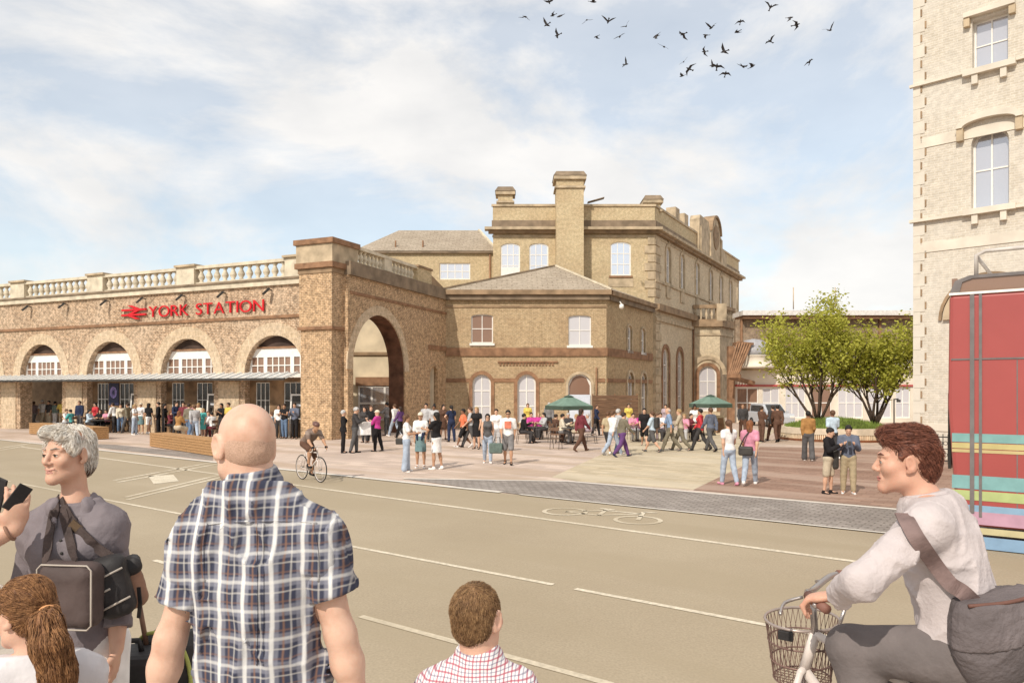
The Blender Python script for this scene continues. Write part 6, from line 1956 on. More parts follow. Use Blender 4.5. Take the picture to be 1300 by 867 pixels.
sit(803, 559, 'seated person in pink top at the tables by the lodge corner', 170, fem=True, hair=('short', 'dark'), top=('pink', .4), bot=('lgrey', 'trousers'), group=G_CC, chair='brown café chair under the person in the pink top by the lodge corner')
sit(812, 559, 'seated person in hot pink shirt right of the pink top by the lodge corner', 190, fem=True, hair=('short', 'brown'), top=('magenta', .4), bot=('lgrey', 'trousers'), group=G_CC, chair='brown café chair under the hot pink shirt by the lodge corner')
p = gnd(808, 561); table(p.x, p.y, 'metal café table by the lodge corner', .5, None, False)
pp(818, 566, 'boy in black tee and long black shorts walking away from the tables', 190, 1.70, 'walk', False, 'light', ('short', 'black'), ('black', .4), ('black', 'shorts'), 'dgrey', group=G_PL)
o_, J_, p_ = pp(828, 574, 'boy in pale tee and dark shorts wearing a black rucksack', 300, 1.66, 'walk2', False, 'light', ('short', 'brown'), ('lblue', .4), ('dgrey', 'shorts'), 'dgrey', group=G_PL)
rk = thing('rucksack', local_w(o_, J_['chest'] + V3(0, -.19, -.02)), 'black rucksack on the back of the boy in the pale tee', 'bag', rz=o_.rotation_euler.z)
q = Fld(); q.box((0, 0, 0), (.15, .09, .22), None, .06); fld_obj('pack', q, .02, MW_dark, rk)
sit(839, 558, 'seated person in pale clothes beside the quoins of the tall block', 200, fem=True, hair=('short', 'dark'), top=('white', .4), bot=('mauve', 'trousers'), group=G_CC, chair='brown café chair beside the quoins of the tall block')
pp(851, 573, 'man in blue shirt and dark trousers leaning forward as he walks left', 280, 1.80, 'walk', False, 'light', ('bald', 'grey'), ('blue', .5), ('olive', 'trousers'), 'dgrey', group=G_PL, lean=8)
pp(864, 572, 'person in beige jacket and dark trousers behind the man in the blue shirt', 285, 1.74, 'walk2', False, 'light', ('short', 'fair'), ('beige', 1), ('olive', 'trousers'), 'dgrey', group=G_PL, lean=6)
sit(876, 560, 'seated person in dark clothes by the balcony bay', 150, fem=True, hair=('short', 'dark'), top=('maroon', .8), bot=('black', 'trousers'), group=G_CC, chair='brown café chair by the balcony bay')
pp(882, 560, 'woman with high black bun by the balcony bay window', 180, 1.72, 'stand', True, 'brown', ('bun', 'black'), ('white', .4), ('char', 'trousers'), group=G_PL)
pp(889, 572, 'woman in red jacket and black trousers striding left', 300, 1.74, 'walk', True, 'tan', ('short', 'black'), ('red', 1), ('char', 'trousers'), group=G_PL)
pp(902, 573, 'man in dark grey suit walking beside the woman in red', 330, 1.80, 'walk2', False, 'tan', ('short', 'brown'), ('slate', 1), ('dgrey', 'trousers'), group=G_PL, hem=-.14)
for a in ((697, 552, 'man in grey jumper standing behind the pink tops at the café', 180, 1.76, 'stand', False, 'light', ('short', 'grey'), ('grey', 1), ('char', 'trousers')),
          (757, 553, 'woman in navy coat in front of the timber screen', 110, 1.68, 'stroll', True, 'light', ('bob', 'brown'), ('navy', 1), ('black', 'trousers')),
          (798, 551, 'woman in yellow top behind the tables by the lodge corner', 180, 1.68, 'stand', True, 'light', ('long', 'dark'), ('yellow', .3), ('lgrey', 'trousers')),
          (845, 553, 'woman in mauve top near the tall arched windows', 200, 1.68, 'stand', True, 'light', ('bob', 'dark'), ('mauve', .8), ('char', 'trousers'))):
    pp(*a, group=G_CC)
sit(832, 560, 'seated man in lilac grey shirt just left of the quoins', 120, hair=('short', 'brown'), top=('lgrey', .5), bot=('char', 'trousers'), group=G_CC, chair='brown café chair under the man in the lilac grey shirt')
sit(869, 561, 'seated woman in pink by the second tall arched window', 200, fem=True, hair=('bob', 'fair'), top=('pink', .5), bot=('lgrey', 'trousers'), group=G_CC, chair='brown café chair under the woman in pink by the tall windows')
# --- right side
pp(943, 557, 'man in dark jacket over a pale shirt in front of the white hall', 190, 1.78, 'stroll', False, 'tan', ('short', 'brown'), ('char', 1), ('brown', 'trousers'), group=G_PL)
pp(967, 561, 'person in brown raising an arm to the forehead near the white hall', 60, 1.68, 'phone', True, 'tan', ('short', 'dark'), ('brown', 1), ('brown', 'trousers'), group=G_PL)
pp(981, 560, 'person in dark coat at the left of the pair walking to the white hall', 350, 1.76, 'walk', False, 'light', ('short', 'dark'), ('char', 1), ('brown', 'trousers'), group=G_PL, hem=-.2)
pp(987, 561, 'man in long brown coat, right one of the pair walking to the white hall', 10, 1.80, 'walk2', False, 'light', ('short', 'black'), ('brown', 1), ('brown', 'trousers'), group=G_PL, hem=-.25)
pp(925, 616, 'woman in loose white top and pale blue jeans with a ponytail walking away', 345, 1.69, 'stroll', True, 'light', ('pony', 'brown'), ('white', .2), ('ljean', 'leggings'), 'pink', group=G_PL, h=.016, hem=-.12)
o_, J_, p_ = pp(952, 616, 'woman in pink top and grey leggings with very long brown hair walking away', 25, 1.73, 'walk2', True, 'light', ('long', 'auburn'), ('pink', .3), ('ljean', 'leggings'), 'white', group=G_PL, h=.016, hem=-.02)
sb = thing('shoulder_bag', local_w(o_, J_['pel'] + V3(-.08, -.18, .02)), 'black shoulder bag across the back of the woman in the pink top', 'bag', rz=o_.rotation_euler.z)
q = Fld(); q.box((0, 0, 0), (.18, .07, .12), None, .05); fld_obj('pouch', q, .016, MW_dark, sb)
MB().tube([(-.15, .02, .1), (-.02, -.0, .36), (.10, .10, .52)], .018, 6).build('strap', MW_dark, sb)
pp(1026, 585, 'woman in mustard top and wide grey trousers walking towards the planter', 15, 1.73, 'stroll', True, 'brown', ('short', 'black'), ('mustard', .9), ('dgrey', 'wide'), 'white', group=G_PL, h=.018)
pp(1057, 583, 'man in pale blue shirt behind the two boys, facing the planter', 350, 1.74, 'stroll', False, 'brown', ('short', 'brown'), ('lblue', .4), ('char', 'trousers'), 'white', group=G_PL, h=.018)
pp(1052, 627, 'boy in black jacket and pale checked shorts looking at a phone', 130, 1.56, 'phone', False, 'light', ('short', 'black'), ('black', 1), ('beige', 'shorts'), 'black', group=G_PL, h=.016, nod=16)
o_, J_, p_ = pp(1077, 627, 'boy in slate jacket and khaki trousers looking down at his hands', 200, 1.62, 'phone', False, 'light', ('short', 'black'), ('slate', 1), ('khaki', 'trousers'), 'white', group=G_PL, h=.016, nod=16)
bb = thing('black_holdall', local_w(o_, V3(.30, .02, .82)), 'black holdall hanging beside the boy in the slate jacket', 'bag', rz=o_.rotation_euler.z)
q = Fld(); q.box((0, 0, 0), (.09, .15, .24), None, .07); fld_obj('pouch', q, .018, MW_dark, bb)
MB().tube([(0, -.05, .2), (-.06, -.02, .36), (-.11, .0, .44)], .015, 6).build('strap', MW_dark, bb)
for o_, lb in ((PEOPLE[-2], 'small dark phone held by the boy in the black jacket'), (PEOPLE[-1], 'small dark phone held by the boy in the slate jacket')):
    ob, J = o_
    m_ = (J['wrL'] + J['wrR']) / 2 + V3(0, .08, .03)
    ph = thing('phone', local_w(ob, m_), lb, 'phone', rz=ob.rotation_euler.z)
    MB(Matrix.Rotation(-.6, 4, 'X')).box((-.035, -.07, -.005), (.035, .07, .005)).build('phone_body', MW_dark, ph)

# ================================================================== THE PEOPLE IN FRONT
_rs = np.random.RandomState(4)
_lat = _rs.rand(32, 32, 32)
def vnoise(P):
    i = np.floor(P).astype(int); t = P - i; t = t * t * (3 - 2 * t)
    out = 0
    for a in (0, 1):
        for b in (0, 1):
            for c in (0, 1):
                w = (t[..., 0] if a else 1 - t[..., 0]) * (t[..., 1] if b else 1 - t[..., 1]) * (t[..., 2] if c else 1 - t[..., 2])
                out = out + w * _lat[(i[..., 0] + a) & 31, (i[..., 1] + b) & 31, (i[..., 2] + c) & 31]
    return out
def folds(amp, sx_, sz_, seed=0.0):
    def d(P):
        Q = P * np.array([sx_, sx_, sz_]) + 7.3 + seed
        w = vnoise(Q + 1.4 * vnoise(P * 6 + 3)[..., None])
        n = np.clip(1 - np.abs(2 * w - 1) * 1.6, 0, 1) ** 3
        w2 = vnoise(P * np.array([sx_ * 2.1, sx_ * 2.1, sz_ * 2.6]) + 1.1 * vnoise(P * 9 + 5)[..., None] + seed)
        n2 = np.clip(1 - np.abs(2 * w2 - 1) * 2, 0, 1) ** 3
        return amp * (.35 - .95 * n - .45 * n2)
    return d
def strands(amp, R, fx=70.0, fz=9.0):
    R = np.array(R)
    def d(P):
        Q = P @ R.T
        return amp * (vnoise(Q * np.array([fx, fz * 2.0, fz]) + 5) - .5) + amp * .9 * (vnoise(Q * 26 + 9) - .5)
    return d
def stripes_mat(name, base, bands, rough=0.85, bump=0.35):
    """woven check: bands = list of (axis, period, half width 0..0.5, offset, colour, strength)"""
    m, nt, b = _new(name)
    L = nt.links.new
    b.inputs['Roughness'].default_value = rough
    b.inputs['Specular IOR Level'].default_value = 0.15
    tcn = _n(nt, 'ShaderNodeTexCoord')
    no = _n(nt, 'ShaderNodeTexNoise'); no.inputs['Scale'].default_value = 7; no.inputs['Detail'].default_value = 2
    L(tcn.outputs['Object'], no.inputs['Vector'])
    ws = _n(nt, 'ShaderNodeVectorMath', operation='MULTIPLY_ADD')
    ws.inputs[1].default_value = (.022, .022, .022)
    L(no.outputs['Color'], ws.inputs[0]); L(tcn.outputs['Object'], ws.inputs[2])
    sp = _n(nt, 'ShaderNodeSeparateXYZ'); L(ws.outputs['Vector'], sp.inputs[0])
    out = None
    for ax, per, hw, off, colr, st in bands:
        a = _n(nt, 'ShaderNodeMath', operation='MULTIPLY_ADD'); a.inputs[1].default_value = 1 / per; a.inputs[2].default_value = off + 50
        L(sp.outputs[ax], a.inputs[0])
        fr = _n(nt, 'ShaderNodeMath', operation='FRACT'); L(a.outputs[0], fr.inputs[0])
        s_ = _n(nt, 'ShaderNodeMath', operation='SUBTRACT'); L(fr.outputs[0], s_.inputs[0]); s_.inputs[1].default_value = .5
        ab_ = _n(nt, 'ShaderNodeMath', operation='ABSOLUTE'); L(s_.outputs[0], ab_.inputs[0])
        mr = _n(nt, 'ShaderNodeMapRange'); mr.inputs['From Min'].default_value = hw + .03; mr.inputs['From Max'].default_value = hw - .03
        mr.inputs['To Min'].default_value = 0; mr.inputs['To Max'].default_value = st
        L(ab_.outputs[0], mr.inputs['Value'])
        mx = _n(nt, 'ShaderNodeMix', data_type='RGBA'); L(mr.outputs[0], mx.inputs[0])
        if out is None:
            mx.inputs[6].default_value = (*base, 1)
        else:
            L(out, mx.inputs[6])
        mx.inputs[7].default_value = (*colr, 1)
        out = mx.outputs[2]
    L(out, b.inputs['Base Color'])
    bn = _n(nt, 'ShaderNodeBump'); bn.inputs['Strength'].default_value = bump; bn.inputs['Distance'].default_value = .01
    n3 = _n(nt, 'ShaderNodeTexNoise'); n3.inputs['Scale'].default_value = 22; n3.inputs['Detail'].default_value = 3
    L(tcn.outputs['Object'], n3.inputs['Vector']); L(n3.outputs['Fac'], bn.inputs['Height']); L(bn.outputs['Normal'], b.inputs['Normal'])
    return m
def skin_hi(name, col, blot=(.50, .20, .13), amt=.25):
    m, nt, b = _new(name)
    L = nt.links.new
    b.inputs['Roughness'].default_value = 0.5
    b.inputs['Specular IOR Level'].default_value = 0.35
    b.inputs['Subsurface Weight'].default_value = 0.12
    b.inputs['Subsurface Radius'].default_value = (1.0, .35, .2)
    b.inputs['Subsurface Scale'].default_value = 0.008
    tcn = _n(nt, 'ShaderNodeTexCoord')
    no = _n(nt, 'ShaderNodeTexNoise'); no.inputs['Scale'].default_value = 22; no.inputs['Detail'].default_value = 6
    L(tcn.outputs['Object'], no.inputs['Vector'])
    ra = _n(nt, 'ShaderNodeValToRGB'); ra.color_ramp.elements[0].position = .45; ra.color_ramp.elements[0].color = (0, 0, 0, 1)
    ra.color_ramp.elements[1].position = .75; ra.color_ramp.elements[1].color = (amt,) * 3 + (1,)
    L(no.outputs['Fac'], ra.inputs['Fac'])
    mx = _n(nt, 'ShaderNodeMix', data_type='RGBA'); L(ra.outputs['Color'], mx.inputs[0])
    mx.inputs[6].default_value = (*col, 1); mx.inputs[7].default_value = (*blot, 1)
    L(mx.outputs[2], b.inputs['Base Color'])
    bn = _n(nt, 'ShaderNodeBump'); bn.inputs['Strength'].default_value = .15; bn.inputs['Distance'].default_value = .004
    n3 = _n(nt, 'ShaderNodeTexNoise'); n3.inputs['Scale'].default_value = 160
    L(tcn.outputs['Object'], n3.inputs['Vector']); L(n3.outputs['Fac'], bn.inputs['Height']); L(bn.outputs['Normal'], b.inputs['Normal'])
    return m
def hair_hi(name, c1, c2, stretch=(1, 1, .14), scale=110):
    m, nt, b = _new(name)
    L = nt.links.new
    b.inputs['Roughness'].default_value = 0.5
    b.inputs['Specular IOR Level'].default_value = 0.3
    tcn = _n(nt, 'ShaderNodeTexCoord'); mp_ = _n(nt, 'ShaderNodeMapping'); mp_.inputs['Scale'].default_value = stretch
    L(tcn.outputs['Object'], mp_.inputs['Vector'])
    no = _n(nt, 'ShaderNodeTexNoise'); no.inputs['Scale'].default_value = scale; no.inputs['Detail'].default_value = 5; no.inputs['Roughness'].default_value = .7
    no.inputs['Distortion'].default_value = .4
    L(mp_.outputs['Vector'], no.inputs['Vector'])
    cr = _n(nt, 'ShaderNodeValToRGB'); cr.color_ramp.elements[0].position = .36; cr.color_ramp.elements[0].color = (*c1, 1)
    cr.color_ramp.elements[1].position = .64; cr.color_ramp.elements[1].color = (*c2, 1)
    L(no.outputs['Fac'], cr.inputs['Fac']); L(cr.outputs['Color'], b.inputs['Base Color'])
    bn = _n(nt, 'ShaderNodeBump'); bn.inputs['Strength'].default_value = .8; bn.inputs['Distance'].default_value = .006
    L(no.outputs['Fac'], bn.inputs['Height']); L(bn.outputs['Normal'], b.inputs['Normal'])
    return m

class Fig:
    """a figure whose joints are read off in photo pixels at a chosen distance; kept in the figure's own frame"""
    def __init__(self, px, d, heading, s=1.0, z=TZ):
        self.base = at(px, HY, d); self.base.z = z
        self.rz = -R_(heading)
        self.s = s
        self.M = Matrix.Translation(self.base) @ Matrix.Rotation(self.rz, 4, 'Z')
        self.I = self.M.inverted()
        self.J = {'s': s}
    def L(self, px, py, d):
        return np.array(self.I @ at(px, py, d))
    def put(self, o):
        o.matrix_world = self.M
        return o
    def head(self, p, heading, nod=0.0, tilt=0.0):
        """p local point; heading in the world's compass"""
        a = R_(heading) + self.rz
        n = R_(nod)
        fwd = V3(math.sin(a) * math.cos(n), math.cos(a) * math.cos(n), -math.sin(n))
        rt = nrm(np.cross(fwd, V3(0, 0, 1))); up = np.cross(rt, fwd)
        t = R_(tilt)
        rt, up = rt * math.cos(t) + up * math.sin(t), up * math.cos(t) - rt * math.sin(t)
        self.J['head'] = p; self.J['R'] = np.stack([rt, fwd, up])
    def stand(self, sp=.05):
        J = self.J; s = self.s
        p = J['pel']
        for n, e in (('L', -1), ('R', 1)):
            J['hip' + n] = p + V3(e * .09, 0, -.02) * s
            J['an' + n] = V3(p[0] + e * (.09 + sp) * s, p[1], .085 * s)
            J['kn' + n] = (J['hip' + n] + J['an' + n]) / 2 + V3(0, .02, .02) * s
            J['ft' + n] = nrm(V3(e * .2, 1, 0))
def hand(f, w, d, n, t, curl=.25, s=1.0, spread=0.02, tcurl=.3):
    d = nrm(d); n = nrm(n - d * (n @ d)); t = nrm(t - d * (t @ d) - n * (t @ n))
    f.ell(w + d * .05 * s, V3(.042, .052, .017) * s, np.stack([t, d, n]), .02)
    for i, ln in enumerate((.070, .079, .073, .057)):
        b = w + (d * .088 + t * (1.5 - i) * .0205) * s
        dd = nrm(d + t * (1.5 - i) * spread)
        a1 = curl
        p1 = b + (dd * math.cos(a1) + n * math.sin(a1)) * ln * .52 * s
        p2 = p1 + (dd * math.cos(a1 * 2.3) + n * math.sin(a1 * 2.3)) * ln * .5 * s
        f.cone(b, p1, .0098 * s, .0088 * s, .008); f.cone(p1, p2, .0086 * s, .0070 * s, .006)
    b = w + (d * .028 + t * .03) * s
    p1 = b + nrm(d * .65 + t * .75 + n * tcurl) * .042 * s
    p2 = p1 + nrm(d * .95 + t * .2 + n * (tcurl + .2)) * .034 * s
    f.cone(b, p1, .0135 * s, .0105 * s, .012); f.cone(p1, p2, .0105 * s, .0085 * s, .006)
def arms_hi(f, J, hands=None):
    s = J['s']
    for n in 'LR':
        f.cone(J['sh' + n], J['el' + n], .050 * s, .038 * s, .04)
        m = J['el' + n] * .72 + J['wr' + n] * .28
        f.cone(J['el' + n], m, .039 * s, .042 * s, .03)
        f.cone(m, J['wr' + n], .041 * s, .027 * s, .03)
        if hands and n in hands:
            d, nn, t, c = hands[n]
            hand(f, J['wr' + n], d, nn, t, c, s)
def legs_hi(f, J):
    s = J['s']
    for n in 'LR':
        f.cone(J['hip' + n], J['kn' + n], .085 * s, .055 * s, .04)
        f.cone(J['kn' + n], J['an' + n], .052 * s, .036 * s, .03)
        ft = J['ft' + n]
        f.cone(J['an' + n] + V3(0, 0, -.035) * s, J['an' + n] + (ft * .13 + V3(0, 0, -.05)) * s, .036 * s, .026 * s, .03)
def head_hi(J, fem=False, k=1.0, ear=1.0, eyes=True):
    """head and neck as a field of their own, fine enough for lids, lips and ears"""
    f = Fld()
    s = J['s'] * k; R = J['R']; c = J['head']
    w = lambda x, y, z: c + (x * R[0] + y * R[1] + z * R[2]) * s
    f.ell(w(0, -.014, .032), V3(.073, .094, .086) * s, R)
    f.ell(w(0, .022, -.036), V3(.057 if fem else .060, .067, .074) * s, R, .03)
    for e in (-1, 1):
        f.cone(w(e * (.041 if fem else .046), .012, -.066), w(e * .010, .074, -.096), .017 * s, .017 * s, .03)
    f.ell(w(0, .078, -.095), V3(.019, .015, .016) * s, R, .015)
    for e in (-1, 1):
        f.ell(w(e * .040, .062, -.020), V3(.024, .020, .022) * s, R, .025)                    # cheeks
        f.cone(w(e * .012, .086 - fem * .002, .026), w(e * .046, .071, .025), (.009 - .002 * fem) * s, .007 * s, .014)      # brows
        f.ell(w(e * .031, .096, .003), V3(.018, .014, .0125) * s, R, .012, 's')               # sockets
    f.cone(w(0, .086, .014), w(0, .1055, -.021), .0075 * s, .0105 * s, .011)                 # nose
    f.ell(w(0, .1045, -.026), V3(.0105, .010, .0085) * s, R, .006)
    for e in (-1, 1):
        f.ell(w(e * .0125, .094, -.030), V3(.0078, .010, .0072) * s, R, .006)
        f.ell(w(e * .0068, .100, -.0375), V3(.0035, .005, .003) * s, R, .003, 's')            # nostrils
    f.ell(w(0, .083, -.061), V3(.023, .010, .015) * s, R, .014)
    f.cone(w(-.020, .090, -.0625), w(.020, .090, -.0625), .0020 * s, .0020 * s, .004, None, 's')
    for e in (-1, 1):
        f.cone(w(e * .022, .090, -.034), w(e * .031, .080, -.058), .0012 * s, .0008 * s, .008, None, 's')   # smile folds
    if eyes:
        for e in (-1, 1):
            f.ell(w(e * .031, .0765, .003), V3(.0150, .0145, .0135) * s, R, .004)             # lids over the eyeball
            f.ell(w(e * .0315, .0905, .0015), V3(.0125, .013, .0047) * s, R, .002, 's')       # the opening
    for e in (-1, 1):
        q = np.stack([nrm(R[0] - R[1] * e * .45), nrm(R[1] + R[0] * e * .45 - R[2] * .15), R[2]])
        f.ell(w(e * .079, -.010, -.002), V3(.0075, .020, .032) * s * ear, q, .006)
        f.ell(w(e * .087, -.006, .001), V3(.0055, .0125, .021) * s * ear, q, .004, 's')
        f.ell(w(e * .078, .002, -.002), V3(.006, .007, .010) * s, R, .006)
        f.ell(w(e * .077, .0, -.030), V3(.006, .009, .009) * s, R, .008)
    f.cone(J['nb'], c - R[2] * .05 * s - R[1] * .02 * s, (.051 if fem else .058) * s, (.046 if fem else .052) * s, .03)
    f.cone(J['nb'] - V3(0, 0, .05), J['nb'], .075 * s, .06 * s, .03)
    return f, w
def face_parts(ob, J, k=1.0, iris=(.05, .035, .02), brow=None, lip=(.45, .17, .14), h=.0024, sm=.0, lash=.0018):
    s = J['s'] * k; R = J['R']; c = J['head']
    w = lambda x, y, z: c + (x * R[0] + y * R[1] + z * R[2]) * s
    for e in (-1, 1):
        q = Fld(); q.ell(w(e * .031, .0765, .003), V3(.0126, .0126, .0118) * s, R, .003)
        ey = fld_obj('eye', q, h * .8, M('mat_eye_white', (.50, .45, .41), .25, .02), ob)
        q = Fld(); q.ell(w(e * .031, .0872, .002), V3(.0060, .0035, .0060) * s, R, .002)
        fld_obj('iris', q, h * .5, M('mat_iris', iris, .2, .1), ey)
        q = Fld(); q.cone(w(e * .020, .0875, .0055), w(e * .031, .0912, .0075), lash * .9 * s, lash * s, .003); q.cone(w(e * .031, .0912, .0075), w(e * .043, .0835, .0045), lash * s, lash * .8 * s, .003)
        fld_obj('eyelash', q, h * .6, M('mat_eyelash', (.10, .055, .04), .6, .1), ob)
        if brow:
            q = Fld(); q.cone(w(e * .015, .0925, .0285), w(e * .034, .0860, .0325), .0034 * s, .0034 * s, .004); q.cone(w(e * .034, .0860, .0325), w(e * .050, .0745, .0270), .0034 * s, .0018 * s, .004)
            fld_obj('eyebrow', q, h, brow, ob)
    q = Fld(); q.cone(w(-.021 - sm, .0875, -.0605 + sm), w(0, .0955, -.0580), .0020 * s, .0038 * s, .004); q.cone(w(.021 + sm, .0875, -.0605 + sm), w(0, .0955, -.0580), .0020 * s, .0038 * s, .004)
    q.cone(w(-.016, .0895, -.0675), w(.016, .0895, -.0675), .0042 * s, .0042 * s, .003); q.ell(w(0, .0935, -.0675), V3(.012, .005, .0048) * s, R, .004)
    fld_obj('lips', q, h * .8, M('mat_lips', lip, .5, .1), ob)
def strands_on(hob, flow, n, ln, rad, mat, seed=1, lift=.004, segs=5, wob=.35, avoid=()):
    """fine locks lying over a hair mesh: each follows flow(p, normal) along the surface; a sub-part of the hair"""
    rg = random.Random(seed)
    me = hob.data
    polys = me.polygons
    ar = np.zeros(len(polys)); polys.foreach_get('area', ar)
    cum = np.cumsum(ar)
    vs, fs = [], []
    for i in range(n):
        pi = int(np.searchsorted(cum, rg.random() * cum[-1]))
        pl = polys[min(pi, len(polys) - 1)]
        p = pl.center.copy(); nn = pl.normal.copy()
        pts = []
        L_ = ln * rg.uniform(.55, 1.25)
        jit = Vector((rg.gauss(0, 1), rg.gauss(0, 1), rg.gauss(0, 1))) * wob
        lf = lift * rg.uniform(.1, 1.3)
        for k in range(segs):
            pts.append(p + nn * (lf * (1.0 if k else .2)))
            d = Vector(flow(p, nn)) + jit * (.4 + .3 * k / segs)
            d = d - nn * d.dot(nn)
            if d.length < 1e-5:
                break
            q = p + d.normalized() * L_ / (segs - 1)
            ok, loc, n2, _ = hob.closest_point_on_mesh(q)
            if not ok:
                break
            if (loc - p).length < L_ / (segs - 1) * .25:
                p = q; continue
            p, nn = loc, n2
        if len(pts) < 3 or any((a - Vector(v)).length < r_ for v, r_ in avoid for a in pts):
            continue
        base = len(vs)
        m_ = len(pts)
        for k, a in enumerate(pts):
            t = (pts[min(k + 1, m_ - 1)] - pts[max(0, k - 1)]).normalized()
            sd = t.cross(nn)
            if sd.length < 1e-5:
                sd = Vector((1, 0, 0))
            sd.normalize(); up = sd.cross(t)
            r = rad * (1 - .75 * k / (m_ - 1))
            vs += [a + sd * r, a - sd * r, a + up * r * .9]
        for k in range(m_ - 1):
            for a, b in ((0, 1), (1, 2), (2, 0)):
                fs.append((base + k * 3 + a, base + k * 3 + b, base + k * 3 + 3 + b, base + k * 3 + 3 + a))
    m2 = bpy.data.meshes.new('hair_locks')
    m2.from_pydata(vs, [], fs)
    m2.polygons.foreach_set('use_smooth', [True] * len(fs))
    return link_mesh('hair_locks', m2, mat, hob)
def traps(f, J, o):
    s = J['s']
    for n in 'LR':
        f.cone(J['nb'] * .78 + J['sh' + n] * .22 + V3(0, -.01, -.012), J['sh' + n] + V3(0, 0, -.006), .044 * s + o, .041 * s + o, .06)
def top_hi(J, fem, sl, o, hem, amp=.006, seed=0.0, wid=(.055, .056), fx=9, fz=3, vneck=False, h=.0075, hip=.15, nk=.03):
    """shirt: a torso field and a field per sleeve (sl = how far along the arm, 0..2), folded, hems cut square"""
    s = J['s']; f = Fld()
    torso(f, J, fem, o); traps(f, J, o)
    f.cone(J['waist'], J['pel'], (.135 if not fem else .122) * s + o, hip * s + o, .06, (V3(0, 1, 0), .7))
    for n in 'LR':
        f.cone(J['sh' + n], J['sh' + n] * .75 + J['el' + n] * .25, wid[0] * s + o, wid[0] * s + o * .9, .05)
    if vneck:
        fw = V3(0, 1, 0)
        f.cone(J['nb'] + fw * .10 + V3(0, 0, .03), J['nb'] + fw * .135 + V3(0, 0, -.10), .045, .008, .012, None, 's')
    f.disp = folds(amp, fx, fz, seed)
    f.cut(J['pel'] + V3(0, 0, hem * s), V3(0, 0, -1))
    f.cone(J['nb'] - V3(0, 0, .03), J['nb'] + V3(0, 0, nk + .02), .078 * s, .066 * s, .04)
    f.cut(J['nb'] + V3(0, 0, nk * s), V3(0, .18, 1))
    out = [(f, h)]
    for n in 'LR':
        g = Fld()
        end = J['sh' + n] + (J['el' + n] - J['sh' + n]) * min(1, sl)
        dv = nrm(J['el' + n] - J['sh' + n])
        x = end + dv * .05 if sl <= 1 else J['el' + n]
        g.cone(J['sh' + n], x, wid[0] * s + o, wid[1] * s + o * .8, .045)
        if sl > 1:
            dv = nrm(J['wr' + n] - J['el' + n])
            end = J['el' + n] + (J['wr' + n] - J['el' + n]) * (sl - 1)
            g.cone(J['el' + n], J['wr' + n] + dv * .05, wid[1] * .88 * s + o * .8, .034 * s + o * .7, .03)
        g.disp = folds(amp * .8, fx * 1.2, fz * 2.0, seed + 3.3)
        g.cut(end, dv)
        out.append((g, h))
    return out
def collar(J, mat, ob, h, r=.068, ht=.036, o=0.0, fl=1.38):
    s = J['s']; f = Fld()
    a = J['nb'] + V3(0, 0, o) * s; b = nrm(J['head'] - J['R'][1] * .03 - J['nb'])
    f.cone(a, a + b * (ht + .03) * s, r * fl * s, r * .86 * s, .01)
    f.cut(a + b * ht * s, b)
    f.cut(a - b * .02 * s, -b)
    f.disp = folds(.003, 14, 6, 2.0)
    return fld_obj('collar', f, h, mat, ob)
def ribbon(name, pts, width, thick, mat, parent=None, nv=(0, -1, 0), local=None):
    """a flat strap through world points, wide across nv"""
    pts = [Vector(p) for p in pts]
    vs, fs = [], []
    nv = Vector(nv)
    for i, p in enumerate(pts):
        t = (pts[min(i + 1, len(pts) - 1)] - pts[max(0, i - 1)]).normalized()
        sd = t.cross(nv).normalized() * width / 2
        up = sd.cross(t).normalized() * thick / 2
        vs += [p - sd - up, p + sd - up, p + sd + up, p - sd + up]
    for i in range(len(pts) - 1):
        a = i * 4
        for k in range(4):
            k2 = (k + 1) % 4
            fs.append((a + k, a + k2, a + 4 + k2, a + 4 + k))
    fs += [(3, 2, 1, 0), tuple(len(vs) - 4 + k for k in range(4))]
    if local is not None:
        I = local.inverted()
        vs = [I @ v for v in vs]
    q = MB(); q.add(vs, fs, False)
    return q.build(name, mat, parent)
def smooth_pts(pts, n=6):
    pts = [Vector(p) for p in pts]
    out = []
    for i in range(len(pts) - 1):
        p0, p1, p2, p3 = pts[max(0, i - 1)], pts[i], pts[i + 1], pts[min(len(pts) - 1, i + 2)]
        for k in range(n):
            t = k / n
            out.append(0.5 * ((2 * p1) + (p2 - p0) * t + (2 * p0 - 5 * p1 + 4 * p2 - p3) * t * t + (3 * p1 - p0 - 3 * p2 + p3) * t ** 3))
    return out + [pts[-1]]
def on_surface(objs, px, py, off=.008):
    """world point where the eye ray through a photo pixel meets one of the figure's meshes"""
    bpy.context.view_layer.update()
    o = Vector((0, 0, CAMZ)); d = Vector(((px - CX) / F, 1.0, -(py - HY) / F)).normalized()
    best = None
    for ob in objs:
        I = ob.matrix_world.inverted()
        ok, loc, nn, _ = ob.ray_cast(I @ o, (I.to_3x3() @ d).normalized())
        if ok:
            wv = ob.matrix_world @ loc
            if best is None or (wv - o).length < (best - o).length:
                best = wv
    return None if best is None else best - d * off

